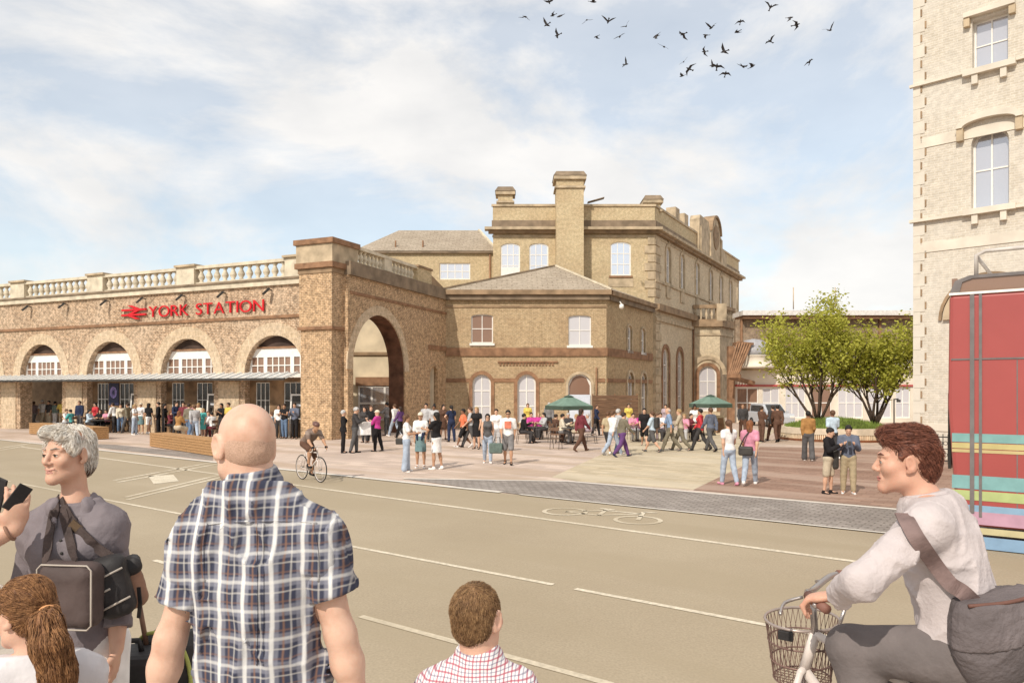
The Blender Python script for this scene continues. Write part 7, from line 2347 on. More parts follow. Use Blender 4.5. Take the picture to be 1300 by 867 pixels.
# ------------------------------------------------------------------ bald man in a checked shirt, seen from behind
SK_man = skin_hi('mat_skin_man', (.66, .42, .31), (.44, .22, .14), .5)
PL_man = stripes_mat('mat_shirt_check', (.05, .054, .085),
    [(0, .068, .22, .5, (.30, .30, .35), .55), (2, .070, .20, .5, (.28, .28, .33), .5), (0, .068, .03, .14, (.26, .14, .09), .75), (2, .070, .03, .2, (.24, .13, .09), .5),
     (2, .070, .058, .5, (.74, .72, .68), .52), (0, .068, .070, .5, (.84, .82, .78), .72), (0, .068, .025, .9, (.72, .68, .62), .5), (2, .070, .022, .86, (.72, .68, .62), .5)])
m = Fig(334, 1.98, 0, .93); J = m.J; D = 1.98
J['pel'] = m.L(336, 945, D); J['waist'] = m.L(335, 868, D); J['chest'] = m.L(331, 745, D); J['nb'] = m.L(321, 611, D)
J['neck'] = J['nb'] + V3(0, 0, .05)
J['shL'] = m.L(257, 684, D); J['shR'] = m.L(400, 679, D)
J['elL'] = m.L(216, 812, D - .02); J['elR'] = m.L(433, 806, D - .02)
J['wrL'] = m.L(192, 935, D - .02); J['wrR'] = m.L(462, 930, D - .02)
m.head(m.L(311, 566, D + .01), 320, 4, -3); m.stand()
hf, w = head_hi(J, False, 1.02, 1.15); f = Fld(); torso(f, J, False); traps(f, J, 0); legs_hi(f, J)
dn = V3(0, .15, -1)
arms_hi(f, J, {'L': (V3(-.15, .1, -1), V3(1, .2, 0), V3(.1, 1, 0), .3), 'R': (V3(.1, .1, -1), V3(-1, .2, 0), V3(-.1, 1, 0), .3)})
man = m.put(fld_obj('person', [(f, .009), (hf, .0036)], 0, SK_man)); tag(man, 'bald man in a blue and white checked short sleeved shirt, seen from behind', 'person', None)
sh = fld_obj('shirt', top_hi(J, False, .62, .020, -.10, .020, 1.0, (.056, .060), fx=10, fz=2.4, nk=.0), 0, PL_man, man)
collar(J, PL_man, man, .005, .066, .038, .002, 1.25)
fld_obj('trousers', cloth_bottom(J, False, 'trousers'), .015, cloth_m(C_['navy']), man)
for n in 'LR':
    fld_obj('shoe', shoe_field(J, n), .015, cloth_m(C_['brown']), man)
def seam(px_list, parent, fig, r=.0022, mat=None, objs=None, off=.001):
    pts = [on_surface(objs, x, y, off) for x, y in px_list]
    pts = [fig.I @ p for p in pts if p is not None]
    if len(pts) > 1:
        MB().tube(smooth_pts(pts, 3), r, 6).build('seam', mat, parent)
seam([(252, 668), (275, 664), (300, 662), (330, 661), (360, 661), (385, 662), (402, 664)], sh, m, .0024, PL_man, [sh])
for e in (-4, 4):
    seam([(330 + e, 664 + 12 * k) for k in range(16)], sh, m, .002, PL_man, [sh])
seam([(262, 664), (258, 690), (258, 715), (260, 738)], sh, m, .0024, PL_man, [sh])
seam([(397, 664), (402, 690), (404, 715), (404, 738)], sh, m, .0024, PL_man, [sh])
q = Fld(); R = J['R']; s9 = .95
q.ell(w(0, -.0145, .0318), V3(.0735, .0944, .0864) * s9, R); q.ell(w(0, -.03, -.02), V3(.062, .067, .05) * s9, R, .03)
q.cut(w(0, .03, .02), R[1]); q.cut(w(0, 0, -.06), -R[2])
for e in (-1, 1):
    q.ell(w(e * .085, .0, -.008), V3(.018, .03, .036) * s9, R, .01, 's')
zc_ = J['head'][2]
q.disp = lambda P: .0026 * (vnoise(P * 75) - .35) + .0014 + np.clip(P[..., 2] - zc_ + .01, 0, 1) * .028
MSTUB = hair_hi('mat_stubble', (.50, .31, .215), (.70, .46, .34), (1, 1, 1), 300)
fld_obj('hair', q, .0045, MSTUB, man)

# ------------------------------------------------------------------ grey haired woman with the bags
SK_wom = skin_hi('mat_skin_woman', (.62, .37, .26), (.50, .21, .15), .3)
MSH = M('mat_grey_shirt', (.205, .175, .185), .75, .12, 6, .35, 26, spec=.2)
wf = Fig(98, 2.9, 168, .955); J = wf.J; D = 2.9
J['pel'] = wf.L(96, 815, D); J['waist'] = wf.L(95, 755, D); J['chest'] = wf.L(94, 698, D - .005); J['nb'] = wf.L(96, 642, D)
J['neck'] = J['nb'] + V3(0, 0, .05)
J['shR'] = wf.L(51, 672, D); J['shL'] = wf.L(137, 668, D)
J['elR'] = wf.L(31, 748, D + .02); J['elL'] = wf.L(152, 748, D + .03)
J['wrR'] = wf.L(40, 822, D - .08); J['wrL'] = wf.L(148, 822, D - .06)
wf.head(wf.L(87, 577, D - .02), 200, 0, -2); wf.stand()
hf, w = head_hi(J, True, .96); f = Fld(); torso(f, J, True); traps(f, J, 0); legs_hi(f, J)
arms_hi(f, J, {'L': (V3(.05, .2, -1), V3(1, 0, 0), V3(0, 1, 0), .3), 'R': (V3(-.05, .2, -1), V3(-1, 0, 0), V3(0, 1, 0), .3)})
wom = wf.put(fld_obj('person', [(f, .008), (hf, .0032)], 0, SK_wom)); tag(wom, 'smiling short haired grey woman in a grey shirt with bags slung across her', 'person')
face_parts(wom, J, .96, (.06, .045, .03), M('mat_brow_grey', (.36, .29, .24), .7, .2, 40), (.46, .22, .18), sm=.008)
shw = fld_obj('shirt', top_hi(J, True, 1.5, .013, -.07, .009, 4.0, (.050, .047), fx=9, fz=4, vneck=True), 0, MSH, wom)
for e in (-1, 1):                                                     # open collar: two points lying on the chest
    a = J['nb'] + V3(e * .055, -.045, .030); b = J['nb'] + V3(e * .062, .055, .008); c9 = J['nb'] + V3(e * .038, .098, -.062)
    q = Fld(); q.cone(a, b, .018, .02, .02, (V3(e, 0, .5), .45)); q.cone(b, c9, .024, .008, .02, (V3(e * .4, .8, .4), .35))
    fld_obj('collar', q, .005, MSH, wom)
for n in 'LR':                                                        # turned-back cuffs
    a = J['el' + n] + (J['wr' + n] - J['el' + n]) * .46; b = J['el' + n] + (J['wr' + n] - J['el' + n]) * .66
    q = Fld(); q.cone(a, b, .047, .052, .01); dv = nrm(b - a); q.cut(b, dv); q.cut(a, -dv); q.disp = folds(.004, 12, 12, 1)
    fld_obj('cuff', q, .007, MSH, wom)
fld_obj('trousers', cloth_bottom(J, True, 'wide'), .014, cloth_m(C_['white']), wom)
for n in 'LR':
    fld_obj('shoe', shoe_field(J, n), .015, cloth_m(C_['khaki']), wom)
s_ = .955 * .96; R = J['R']; c = J['head']
w = lambda x, y, z: c + (x * R[0] + y * R[1] + z * R[2]) * s_
q = Fld(); q.ell(w(0, -.018, .038), V3(.0755, .0925, .0835) * s_, R); q.ell(w(0, -.055, -.02), V3(.066, .052, .072) * s_, R, .03)
q.ell(w(.012, .056, .093), V3(.052, .040, .022) * s_, R, .03); q.ell(w(-.035, .050, .082), V3(.036, .038, .024) * s_, R, .03)
for e in (-1, 1):
    q.ell(w(e * .070, .026, .034), V3(.011, .022, .034) * s_, R, .02)
    q.ell(w(e * .088, -.002, -.012), V3(.02, .022, .028) * s_, R, .01, 's')
q.cut(w(0, .070, .052), R[1] * .9 - R[2] * .6); q.cut(w(0, 0, -.082), -R[2])
q.disp = strands(.013, np.stack([R[0], R[1], R[2]]), 34, 16)
HG1 = hair_hi('mat_hair_silver', (.60, .52, .42), (.94, .90, .83), (1, 1, .35), 70)
ho = fld_obj('hair', q, .0045, HG1, wom)
Ru, Rf = Vector(R[2]), Vector(R[1]); Rr = Vector(R[0]); cc = Vector(w(.02, -.03, .12))
def flow_w(p, nn):
    d = p - cc
    t = (p - Vector(w(0, 0, .03))).dot(Rf)
    return (d.normalized() * 1.0 - Ru * .55 + (Rr * .8 + Rf * .3 if t > .04 else -Rf * .15))
strands_on(ho, flow_w, 2300, .055, .0014, hair_hi('mat_lock_silver', (.66, .57, .46), (.97, .94, .88), (1, 1, 1), 55), 5, .008, 6, .45, [(w(.083, -.004, -.012), .03), (w(-.083, -.004, -.012), .03)])
q = Fld(); q.ell(w(0, -.066, -.052), V3(.056, .040, .05) * s_, R); q.disp = strands(.010, np.stack([R[0], R[1], R[2]]), 40, 10)
nh = fld_obj('nape_hair', q, .005, hair_hi('mat_hair_nape', (.07, .035, .022), (.2, .12, .08)), wom)
strands_on(nh, lambda p, nn: -Ru, 260, .04, .0014, hair_hi('mat_lock_nape', (.07, .035, .022), (.22, .14, .10), (1, 1, 1), 55), 6, .005)

# buttons
for (px, py) in ((86, 655), (80, 668), (77, 686), (78, 702)):
    p = on_surface([shw], px, py, .002)
    if p is not None:
        q = Fld(); q.ell(np.array(wf.I @ p), V3(.006, .004, .006), None, .002); fld_obj('button', q, .002, MW_dark, wom)
# bags
MBAG = M('mat_bag_brown', (.085, .06, .055), .7, .2, 5, .35, 14)
MBAGk = M('mat_bag_black', (.028, .025, .025), .6, .2, 5, .3, 14)
MPIPE = M('mat_bag_piping', (.46, .40, .34), .7, .1)
MSTR = M('mat_strap', (.06, .042, .038), .7, .2, 20, .2)
MLEA = M('mat_leather', (.24, .13, .085), .55, .25, 6, .3, 12)
def flat_bag(name, c, hx, hy, hz, tilt, yaw, label, mat, pipe=True):
    t = thing(name, c, label, 'bag'); t.rotation_euler = (0, R_(tilt), R_(yaw))
    q = Fld(); q.box((0, 0, 0), (hx, hy, hz), None, min(hy * .9, .04)); q.disp = folds(.006, 7, 7, 3.0)
    fld_obj('bag_body', q, .007, mat, t)
    if pipe:
        for y in (-hy + .006,):
            P_ = [(-hx + .02, y, -hz + .004), (hx - .02, y, -hz + .004), (hx - .004, y, -hz + .02), (hx - .004, y, hz - .02), (hx - .02, y, hz - .004), (-hx + .02, y, hz - .004), (-hx + .004, y, hz - .02), (-hx + .004, y, -hz + .02), (-hx + .02, y, -hz + .004)]
            MB().tube(P_, .0032, 6).build('piping', MPIPE, t)
    return t
bg1 = flat_bag('messenger_bag', at(92, 754, 2.68), .106, .05, .117, 0, -6, 'brown messenger bag with pale piping hanging at the front of the grey haired woman', MBAG)
bg2 = flat_bag('black_bag', at(143, 744, 2.76), .062, .055, .115, -14, 22, 'black bag with two pale zips beside the brown messenger bag', MBAGk, False)
for z in (.055, -.055):
    MB().tube([(-.055, -.058, z - .01), (.055, -.058, z + .012)], .004, 6).build('zip', MPIPE, bg2)
MB().tube([(-.03, -.058, .0), (.0, -.058, .006)], .004, 6).build('zip', MPIPE, bg2)
bp_ = thing('leather_backpack', at(166, 742, 2.86), 'small brown leather backpack hanging right of the black bag', 'bag'); bp_.rotation_euler = (0, R_(-16), R_(30))
q = Fld(); q.box((0, 0, 0), (.05, .05, .09), None, .04); q.disp = folds(.008, 9, 9, 6.0); fld_obj('bag_body', q, .007, MLEA, bp_)
q = Fld(); q.box((.0, -.012, .075), (.058, .052, .03), None, .025); q.disp = folds(.006, 9, 9, 2.0); fld_obj('flap', q, .007, MBAGk, bp_)
ribbon('strap', [at(176, 745, 2.80), at(178, 765, 2.80), at(176, 784, 2.82)], .014, .004, MBAGk, None)
sb_ = bpy.context.scene.objects[-1] if False else None
st = [o for o in COL.objects if o.name.startswith('strap') and o.parent is None][-1]
st.parent = bp_; bpy.context.view_layer.update(); st.matrix_parent_inverse = bp_.matrix_world.inverted()
def strap(bag, pix, width, ends=()):
    pts = []
    for px, py in pix:
        p = on_surface([shw, wom], px, py, .009)
        if p is not None:
            pts.append(p)
    pts += [Vector(e) for e in ends]
    o = ribbon('strap', smooth_pts(pts), width, .005, MSTR, None)
    o.parent = bag; bpy.context.view_layer.update(); o.matrix_parent_inverse = bag.matrix_world.inverted()
    return o
strap(bg1, [(72, 632), (70, 645), (66, 662), (62, 682), (60, 700)], .034, [at(58, 714, 2.70), at(57, 722, 2.66)])
strap(bg1, [(76, 634), (80, 650), (85, 670), (90, 690), (93, 702)], .034, [at(96, 714, 2.68)])
sd = strap(bg2, [(74, 630), (80, 643), (88, 657), (100, 673), (112, 685), (124, 696)], .036, [at(138, 705, 2.78), at(146, 712, 2.74)])
p = on_surface([shw], 96, 668, .016)
if p is not None:
    q = MB(); q.box((-.022, -.004, -.016), (.022, .004, .016)); o = q.build('buckle', M('mat_brass', (.16, .11, .07), .35, .1, metal=.6), bg2)
    o.matrix_world = Matrix.Translation(p) @ Matrix.Rotation(.7, 4, 'Y'); mw = o.matrix_world.copy(); bpy.context.view_layer.update(); o.matrix_parent_inverse = bg2.matrix_world.inverted(); o.matrix_basis = mw

# ------------------------------------------------------------------ girl with a ponytail
SK_kid = skin_hi('mat_skin_child', (.66, .40, .29), (.55, .25, .18), .25)
MTEE = M('mat_white_tee', (.66, .63, .64), .85, .06, 5, .3, 18)
g = Fig(50, 2.3, 338, .70); J = g.J; D = 2.3
J['pel'] = g.L(58, 1005, D); J['waist'] = g.L(56, 950, D); J['chest'] = g.L(54, 893, D); J['nb'] = g.L(46, 836, D)
J['neck'] = J['nb'] + V3(0, 0, .04)
J['shL'] = g.L(-2, 858, D - .04); J['shR'] = g.L(106, 856, D + .04)
J['elL'] = g.L(-14, 940, D - .04); J['elR'] = g.L(118, 935, D + .04); J['wrL'] = g.L(-12, 1010, D + .05); J['wrR'] = g.L(112, 1005, D + .1)
g.head(g.L(31, 779, D), 286, 6); g.stand()
kh = .86 / .70
hf, w = head_hi(J, True, kh); f = Fld(); torso(f, J, False); traps(f, J, 0); legs_hi(f, J)
arms_hi(f, J, {'L': (V3(0, .2, -1), V3(1, 0, 0), V3(0, 1, 0), .3), 'R': (V3(0, .2, -1), V3(-1, 0, 0), V3(0, 1, 0), .3)})
girl = g.put(fld_obj('person', [(f, .008), (hf, .0036)], 0, SK_kid)); tag(girl, 'girl in a white tee with a long auburn ponytail at the bottom left', 'person')
face_parts(girl, J, kh, (.10, .06, .03), None, (.5, .22, .2), .0035)
fld_obj('shirt', top_hi(J, False, .62, .014, -.1, .008, 9.0, (.058, .062)), 0, MTEE, girl)
fld_obj('shorts', cloth_bottom(J, True, 'shorts'), .014, cloth_m(C_['jean']), girl)
for n in 'LR':
    fld_obj('shoe', shoe_field(J, n), .014, cloth_m(C_['white']), girl)
s_ = .86; R = J['R']; c = J['head']
wg = lambda x, y, z: c + (x * R[0] + y * R[1] + z * R[2]) * s_
HA = hair_hi('mat_hair_auburn', (.10, .04, .017), (.36, .17, .075), (1, 1, .2), 95)
q = Fld(); q.ell(wg(0, -.014, .038), V3(.084, .104, .095) * s_, R); q.ell(wg(0, -.06, -.03), V3(.062, .045, .06) * s_, R, .03)
q.cut(wg(0, .066, .05), R[1] * .85 - R[2] * .65); q.cut(wg(0, 0, -.075), -R[2] - R[1] * .2)
for e in (-1, 1):
    q.ell(wg(e * .088, .005, -.01), V3(.02, .026, .03) * s_, R, .01, 's')
q.disp = strands(.010, np.stack([R[0], R[2], R[1]]), 60, 8)
hg = fld_obj('hair', q, .0048, HA, girl)
HAL = hair_hi('mat_lock_auburn', (.12, .05, .02), (.44, .22, .095), (1, 1, 1), 60)
band = Vector(pt_b := wg(0, -.10, .02))
strands_on(hg, lambda p, nn: (band - p).normalized(), 1500, .085, .0012, HAL, 7, .005, 6, .22)
pt = [wg(0, -.112, .005), g.L(58, 792, 2.19), g.L(64, 822, 2.165), g.L(74, 858, 2.16), g.L(88, 905, 2.165)]
q = Fld()
for a, b, ra, rb in zip(pt[:-1], pt[1:], (.020, .034, .040, .034), (.034, .040, .034, .010)):
    q.cone(a, b, ra, rb, .03)
q.disp = strands(.014, np.eye(3), 75, 7)
pn = fld_obj('ponytail', q, .0048, HA, girl)
pa, pb = Vector(pt[1]), Vector(pt[-1])
strands_on(pn, lambda p, nn: (pb - pa).normalized(), 1400, .13, .0013, HAL, 8, .008, 7, .16)
q = MB(); ax = Vector(pt[1] - pt[0]); q.ring(Vector(pt[0]) + ax * .25, .022, .010, ax, 18, 8); q.build('hair_band', M('mat_hair_band', (.62, .30, .13), .6, .1), girl)

# ------------------------------------------------------------------ boy in a small checked shirt
PL_boy = stripes_mat('mat_small_check', (.78, .75, .75), [(0, .021, .10, .0, (.42, .07, .11), .75), (2, .021, .10, .0, (.42, .07, .11), .75), (0, .021, .07, .5, (.10, .09, .18), .55), (2, .021, .07, .5, (.10, .09, .18), .55)])
b_ = Fig(606, 2.2, 8, .70); J = b_.J; D = 2.2
J['pel'] = b_.L(604, 1020, D); J['waist'] = b_.L(604, 965, D); J['chest'] = b_.L(604, 903, D); J['nb'] = b_.L(607, 838, D)
J['neck'] = J['nb'] + V3(0, 0, .04)
J['shL'] = b_.L(551, 876, D); J['shR'] = b_.L(659, 876, D)
J['elL'] = b_.L(538, 962, D); J['elR'] = b_.L(672, 962, D); J['wrL'] = b_.L(540, 1030, D + .08); J['wrR'] = b_.L(670, 1030, D + .08)
b_.head(b_.L(606, 785, D + .005), 24, 3, 4); b_.stand()
kh = .86 / .70
hf, w = head_hi(J, False, kh, 1.2); f = Fld(); torso(f, J, False); traps(f, J, 0); legs_hi(f, J)
arms_hi(f, J, {'L': (V3(0, .2, -1), V3(1, 0, 0), V3(0, 1, 0), .3), 'R': (V3(0, .2, -1), V3(-1, 0, 0), V3(0, 1, 0), .3)})
boy = b_.put(fld_obj('person', [(f, .008), (hf, .0036)], 0, SK_kid)); tag(boy, 'small boy with cropped hair in a red and white checked shirt, seen from behind', 'person')
fld_obj('shirt', top_hi(J, False, .75, .014, -.1, .007, 13.0, (.057, .056)), 0, PL_boy, boy)
collar(J, PL_boy, boy, .005, .080, .052, .014)
fld_obj('trousers', cloth_bottom(J, False, 'shorts'), .014, cloth_m(C_['navy']), boy)
for n in 'LR':
    fld_obj('shoe', shoe_field(J, n), .014, cloth_m(C_['white']), boy)
R = J['R']; c = J['head']
wg = lambda x, y, z: c + (x * R[0] + y * R[1] + z * R[2]) * s_
q = Fld(); q.ell(wg(0, -.016, .034), V3(.079, .100, .091) * s_, R); q.ell(wg(0, -.05, -.03), V3(.058, .05, .045) * s_, R, .03)
q.cut(wg(0, .07, .055), R[1] * .85 - R[2] * .65)
for e in (-1, 1):
    q.ell(wg(e * .088, .008, -.012), V3(.026, .028, .034) * s_, R, .01, 's')
q.disp = strands(.004, np.stack([R[0], R[2], R[1]]), 90, 20)
hb9 = fld_obj('hair', q, .0045, hair_hi('mat_hair_crop', (.12, .06, .028), (.34, .19, .085), (1, 1, .5), 150), boy)
Rb, Ub = Vector(R[1]), Vector(R[2]); wh9 = Vector(wg(.01, -.05, .10))
strands_on(hb9, lambda p, nn: (p - wh9).normalized() + nn * .8 - Ub * .2, 3800, .017, .0009, hair_hi('mat_lock_crop', (.13, .065, .03), (.42, .25, .12), (1, 1, 1), 60), 9, .0035, 4, .5)

# ------------------------------------------------------------------ somebody at the left edge holding up a phone
e_ = Fig(-112, 2.78, 85, 1.0); J = e_.J
J['pel'] = V3(0, 0, .93); J['waist'] = V3(0, 0, 1.09); J['chest'] = V3(0, 0, 1.29); J['nb'] = V3(0, -.01, 1.43); J['neck'] = V3(0, 0, 1.48)
J['shL'] = V3(-.17, -.01, 1.40); J['shR'] = V3(.17, -.01, 1.40)
J['elR'] = e_.L(-52, 704, 2.60); J['wrR'] = e_.L(18, 672, 2.66)
J['elL'] = J['shL'] + V3(-.03, .12, -.24); J['wrL'] = e_.L(-22, 668, 2.86)
e_.head(V3(0, .05, 1.58), 88, 14); e_.stand()
hf, w = head_hi(J, True); f = Fld(); torso(f, J, True); traps(f, J, 0); legs_hi(f, J)
fd = nrm(e_.L(26, 640, 2.66) - J['wrR'])
W3 = np.array(e_.I.to_3x3())
tow = lambda v: W3 @ np.array(v, float)
arms_hi(f, J, {'R': (tow((.12, 0, 1)), tow((-.6, .7, .1)), tow((-.75, -.55, 0.1)), .42), 'L': (tow((.3, 0, 1)), tow((-.4, -.8, .1)), tow((-.8, .4, 0)), .5)})
edge = e_.put(fld_obj('person', [(f, .0065), (hf, .004)], 0, SK_wom)); tag(edge, 'person mostly outside the left edge, bare forearm raised and holding a phone', 'person')
fld_obj('shirt', top_hi(J, True, .6, .014, -.05, .007, 2.0), 0, cloth_m(C_['lgrey']), edge)
fld_obj('trousers', cloth_bottom(J, True, 'trousers'), .015, cloth_m(C_['jean']), edge)
fld_obj('hair', hair_field(J, 'long'), .012, hair_m('brown'), edge)
for n in 'LR':
    fld_obj('shoe', shoe_field(J, n), .015, cloth_m(C_['white']), edge)
q = MB(); dv = Vector(J['wrR'] - J['elR']).normalized(); q.ring(Vector(J['wrR']) - dv * .015, .031, .006, dv, 20, 6); q.build('bracelet', MLEA, edge)
ph = thing('phone', at(22, 632, 2.65), 'black phone tilted in the raised hand at the left edge', 'phone'); ph.rotation_euler = (R_(14), R_(32), R_(58)); ph.scale = (.68, .68, .68)
MB().box((-.037, -.0045, -.072), (.037, .0045, .072)).build('phone_body', MBAGk, ph, .003)
MB().box((-.033, .0046, -.066), (.033, .0056, .066)).build('screen', GL_dark, ph)
ph2 = thing('phone', at(-6, 628, 2.80), 'second dark phone held just at the frame edge on the left', 'phone'); ph2.rotation_euler = (R_(5), R_(20), R_(-10))
MB().box((-.037, -.0045, -.072), (.037, .0045, .072)).build('phone_body', MBAGk, ph2, .003)

# ------------------------------------------------------------------ luggage behind the checked shirt's arm
lug = thing('trolley_suitcase', Vector((at(163, 495, 3.2).x, 3.2, TZ)), 'black trolley suitcase with its twin handle bars up beside the white trousers', 'suitcase', rz=R_(8))
MB().box((-.15, -.11, .06), (.15, .11, .69)).build('shell', MBAGk, lug, .03)
q = Fld(); q.box((0, -.115, .32), (.115, .03, .22), None, .025); fld_obj('front_pocket', q, .009, M('mat_case_olive', (.085, .07, .05), .75, .2, 6, .3), lug)
MB().tube([(-.11, -.146, .50), (-.05, -.15, .545), (.05, -.15, .545), (.11, -.146, .50)], .004, 6).build('zip', MPIPE, lug)
for x in (-.075, .055):
    MB().tube([(x, .06, .68), (x + (-.02 if x < 0 else -.03), .06, .86 if x > 0 else .80)], .011, 8).build('handle_bar', MLEA, lug)
q = MB(); q.tube([(-.06, -.02, .69), (-.05, -.02, .735), (.05, -.02, .735), (.06, -.02, .69)], .012, 8); q.build('carry_handle', MBAGk, lug)
for x in (-.12, .12):
    MB().tube([(x - .015, .06, .035), (x + .015, .06, .035)], .035, 14).build('wheel', MTYRE, lug)
ruk = thing('rucksack', Vector((at(216, 495, 3.35).x, 3.35, TZ)), 'bulky black rucksack with lime green trim behind the bald man\'s left arm', 'bag', rz=R_(-10))
q = Fld(); q.box((0, 0, .36), (.15, .12, .36), None, .09); q.disp = folds(.014, 6, 6, 8.0); fld_obj('pack', q, .01, MBAGk, ruk)
q = Fld(); q.box((.0, -.10, .28), (.10, .06, .2), None, .05); q.disp = folds(.01, 8, 8, 5.0); fld_obj('front_pocket', q, .01, M('mat_pack_grey', (.10, .09, .085), .8, .2, 6, .3), ruk)
MB().tube(smooth_pts([(-.13, -.07, .66), (-.05, -.09, .735), (.07, -.09, .73), (.145, -.08, .60), (.165, -.08, .3)]), .009, 6).build('lime_trim', M('mat_lime', (.42, .44, .12), .7, .1), ruk)
MB().tube(smooth_pts([(-.10, -.12, .60), (-.02, -.16, .64), (.08, -.14, .55), (.12, -.13, .4)]), .012, 6).build('strap', MBAGk, ruk)

# ================================================================== CYCLISTS
MSTEEL = M('mat_steel', (.42, .38, .36), .3, .1, metal=.8)
MWIRE = M('mat_basket_wire', (.20, .12, .10), .45, .15, metal=.3)
MGRIP = M('mat_grip', (.17, .08, .06), .6, .2)
def wheel(parent, c, r, mt, nsp=18, tr=.016):
    q = MB(); q.ring(c, r - tr, tr, (0, 1, 0), 44, 8); w = q.build('tyre', MTYRE, parent) if False else q.build('wheel', MTYRE, parent)
    MB().ring(c, r - tr * 2.2, .009, (0, 1, 0), 40, 6).build('rim', mt, w)
    q = MB()
    for i in range(nsp):
        a = 2 * math.pi * i / nsp
        q.tube([(c[0], c[1] + (.025 if i % 2 else -.025), c[2]), (c[0] + math.cos(a) * (r - tr * 2), c[1], c[2] + math.sin(a) * (r - tr * 2))], .0016, 4, False)
    q.tube([(c[0], c[1] - .035, c[2]), (c[0], c[1] + .035, c[2])], .02, 10)
    q.build('spokes', MSTEEL, w)
    return w
def bicycle(name, loc, rz, label, fm, wb=1.0, r=.34, bar_x=.42, bar_z=1.0, sad=(-.18, .95), drop=False, bw=.30):
    """built along +x; origin under the bottom bracket"""
    t = thing(name, loc, label, 'bicycle', rz=rz)
    fx, rx = wb * .58, -wb * .42
    wheel(t, (fx, 0, r), r, fm); wheel(t, (rx, 0, r), r, fm)
    hd = (bar_x + .02, 0, bar_z - .16); hb_ = (bar_x + .06, 0, bar_z - .30); bb = (0, 0, .29); st_ = (sad[0] + .03, 0, sad[1] - .16)
    q = MB()
    for a, b, rr in ((bb, st_, .017), (st_, hd, .016), (bb, hb_, .019), (hd, hb_, .02)):
        q.tube([a, b], rr, 8)
    for s in (-1, 1):
        q.tube([(0, s * .03, .29), (rx, s * .05, r)], .010, 6); q.tube([(st_[0], s * .02, st_[2]), (rx, s * .05, r)], .009, 6)
    q.build('frame', fm, t)
    q = MB()
    for s in (-1, 1):
        q.tube([(hb_[0], s * .045, hb_[2]), (hb_[0] + .06, s * .05, (hb_[2] + r) / 2), (fx, s * .05, r)], [.013, .012, .009], 6)
    q.tube([(hb_[0], -.05, hb_[2]), (hb_[0], .05, hb_[2])], .014, 6)
    q.build('fork', fm, t)
    MB().tube([st_, (sad[0], 0, sad[1] - .04)], .013, 8).build('seat_post', MSTEEL, t)
    q = Fld(); q.cone((sad[0] - .09, 0, sad[1]), (sad[0] + .14, 0, sad[1] - .01), .07, .025, .03, (V3(0, 0, 1), .4)); fld_obj('saddle', q, .012, MW_dark, t)
    q = MB(); q.tube([hd, (bar_x + .03, 0, bar_z)], .013, 8)
    if drop:
        for s in (-1, 1):
            q.tube(smooth_pts([(bar_x + .03, 0, bar_z), (bar_x + .04, s * .16, bar_z), (bar_x + .12, s * .21, bar_z), (bar_x + .14, s * .21, bar_z - .07), (bar_x + .07, s * .21, bar_z - .13), (bar_x, s * .21, bar_z - .13)], 4), .013, 7)
        q.build('handlebar', fm, t)
    else:
        q.tube(smooth_pts([(bar_x - .06, -bw, bar_z + .02), (bar_x, -bw * .6, bar_z + .03), (bar_x + .03, 0, bar_z), (bar_x, bw * .6, bar_z + .03), (bar_x - .06, bw, bar_z + .02)], 6), .012, 8)
        hb2 = q.build('handlebar', MSTEEL, t)
        for s in (-1, 1):
            MB().tube([(bar_x - .10, s * (bw + .02), bar_z + .02), (bar_x - .01, s * bw * .70, bar_z + .03)], .017, 10).build('grip', MGRIP, hb2)
            MB().tube(smooth_pts([(bar_x + .02, s * bw * .55, bar_z + .01), (bar_x + .07, s * bw * .7, bar_z - .01), (bar_x + .06, s * bw * 1.0, bar_z - .03)], 4), .006, 6).build('brake_lever', MSTEEL, hb2)
    q = MB(); q.ring((0, -.05, .29), .085, .006, (0, 1, 0), 24, 6)
    for s, a in ((-1, .5), (1, .5 + math.pi)):
        q.tube([(0, s * .06, .29), (math.cos(a) * .17, s * .08, .29 + math.sin(a) * .17)], .009, 6)
        q.box((math.cos(a) * .17 - .04, s * .13 - .045, .28 + math.sin(a) * .17), (math.cos(a) * .17 + .04, s * .13 + .045, .305 + math.sin(a) * .17))
    q.build('crank', MSTEEL, t)
    return t

# ------------------------------------------------------------------ racing cyclist on the road, seen left of centre
MRB = M('mat_racer_frame', (.66, .58, .53), .35, .1)
rp = gnd(393, 610)
rzb = R_(-46)
rb = bicycle('racing_bicycle', rp, rzb, 'pale racing bicycle with thin wheels ridden along the cycle line', MRB, .98, .34, .40, .94, (-.20, .93), True)
rc = Matrix.Translation(rp) @ Matrix.Rotation(rzb, 4, 'Z')
J = {'s': 1.0}
# the rider's own frame faces +Y; bicycle x -> rider y
B = lambda x, y, z: V3(-y, x, z)
J['pel'] = B(-.18, 0, 1.02); J['waist'] = B(-.06, 0, 1.13); J['chest'] = B(.12, 0, 1.25); J['nb'] = B(.25, 0, 1.34); J['neck'] = B(.27, 0, 1.38)
hn = R_(18); J['R'] = np.stack([V3(1, 0, 0), V3(0, math.cos(hn), -math.sin(hn)), V3(0, math.sin(hn), math.cos(hn))]); J['head'] = B(.35, 0, 1.47)
for n, s in (('L', 1), ('R', -1)):
    J['sh' + n] = B(.22, s * .17, 1.31); J['el' + n] = B(.36, s * .22, 1.08); J['wr' + n] = B(.50, s * .20, .96)
    J['hip' + n] = B(-.16, s * .09, .99)
    J['ft' + n] = V3(0, 1, -.1)
J['knR'] = B(.20, -.11, .78); J['anR'] = B(.06, -.10, .37); J['knL'] = B(.16, .11, .62); J['anL'] = B(-.10, .10, .22)
J['knR'] = B(.22, -.11, .86); J['anR'] = B(.12, -.10, .46)
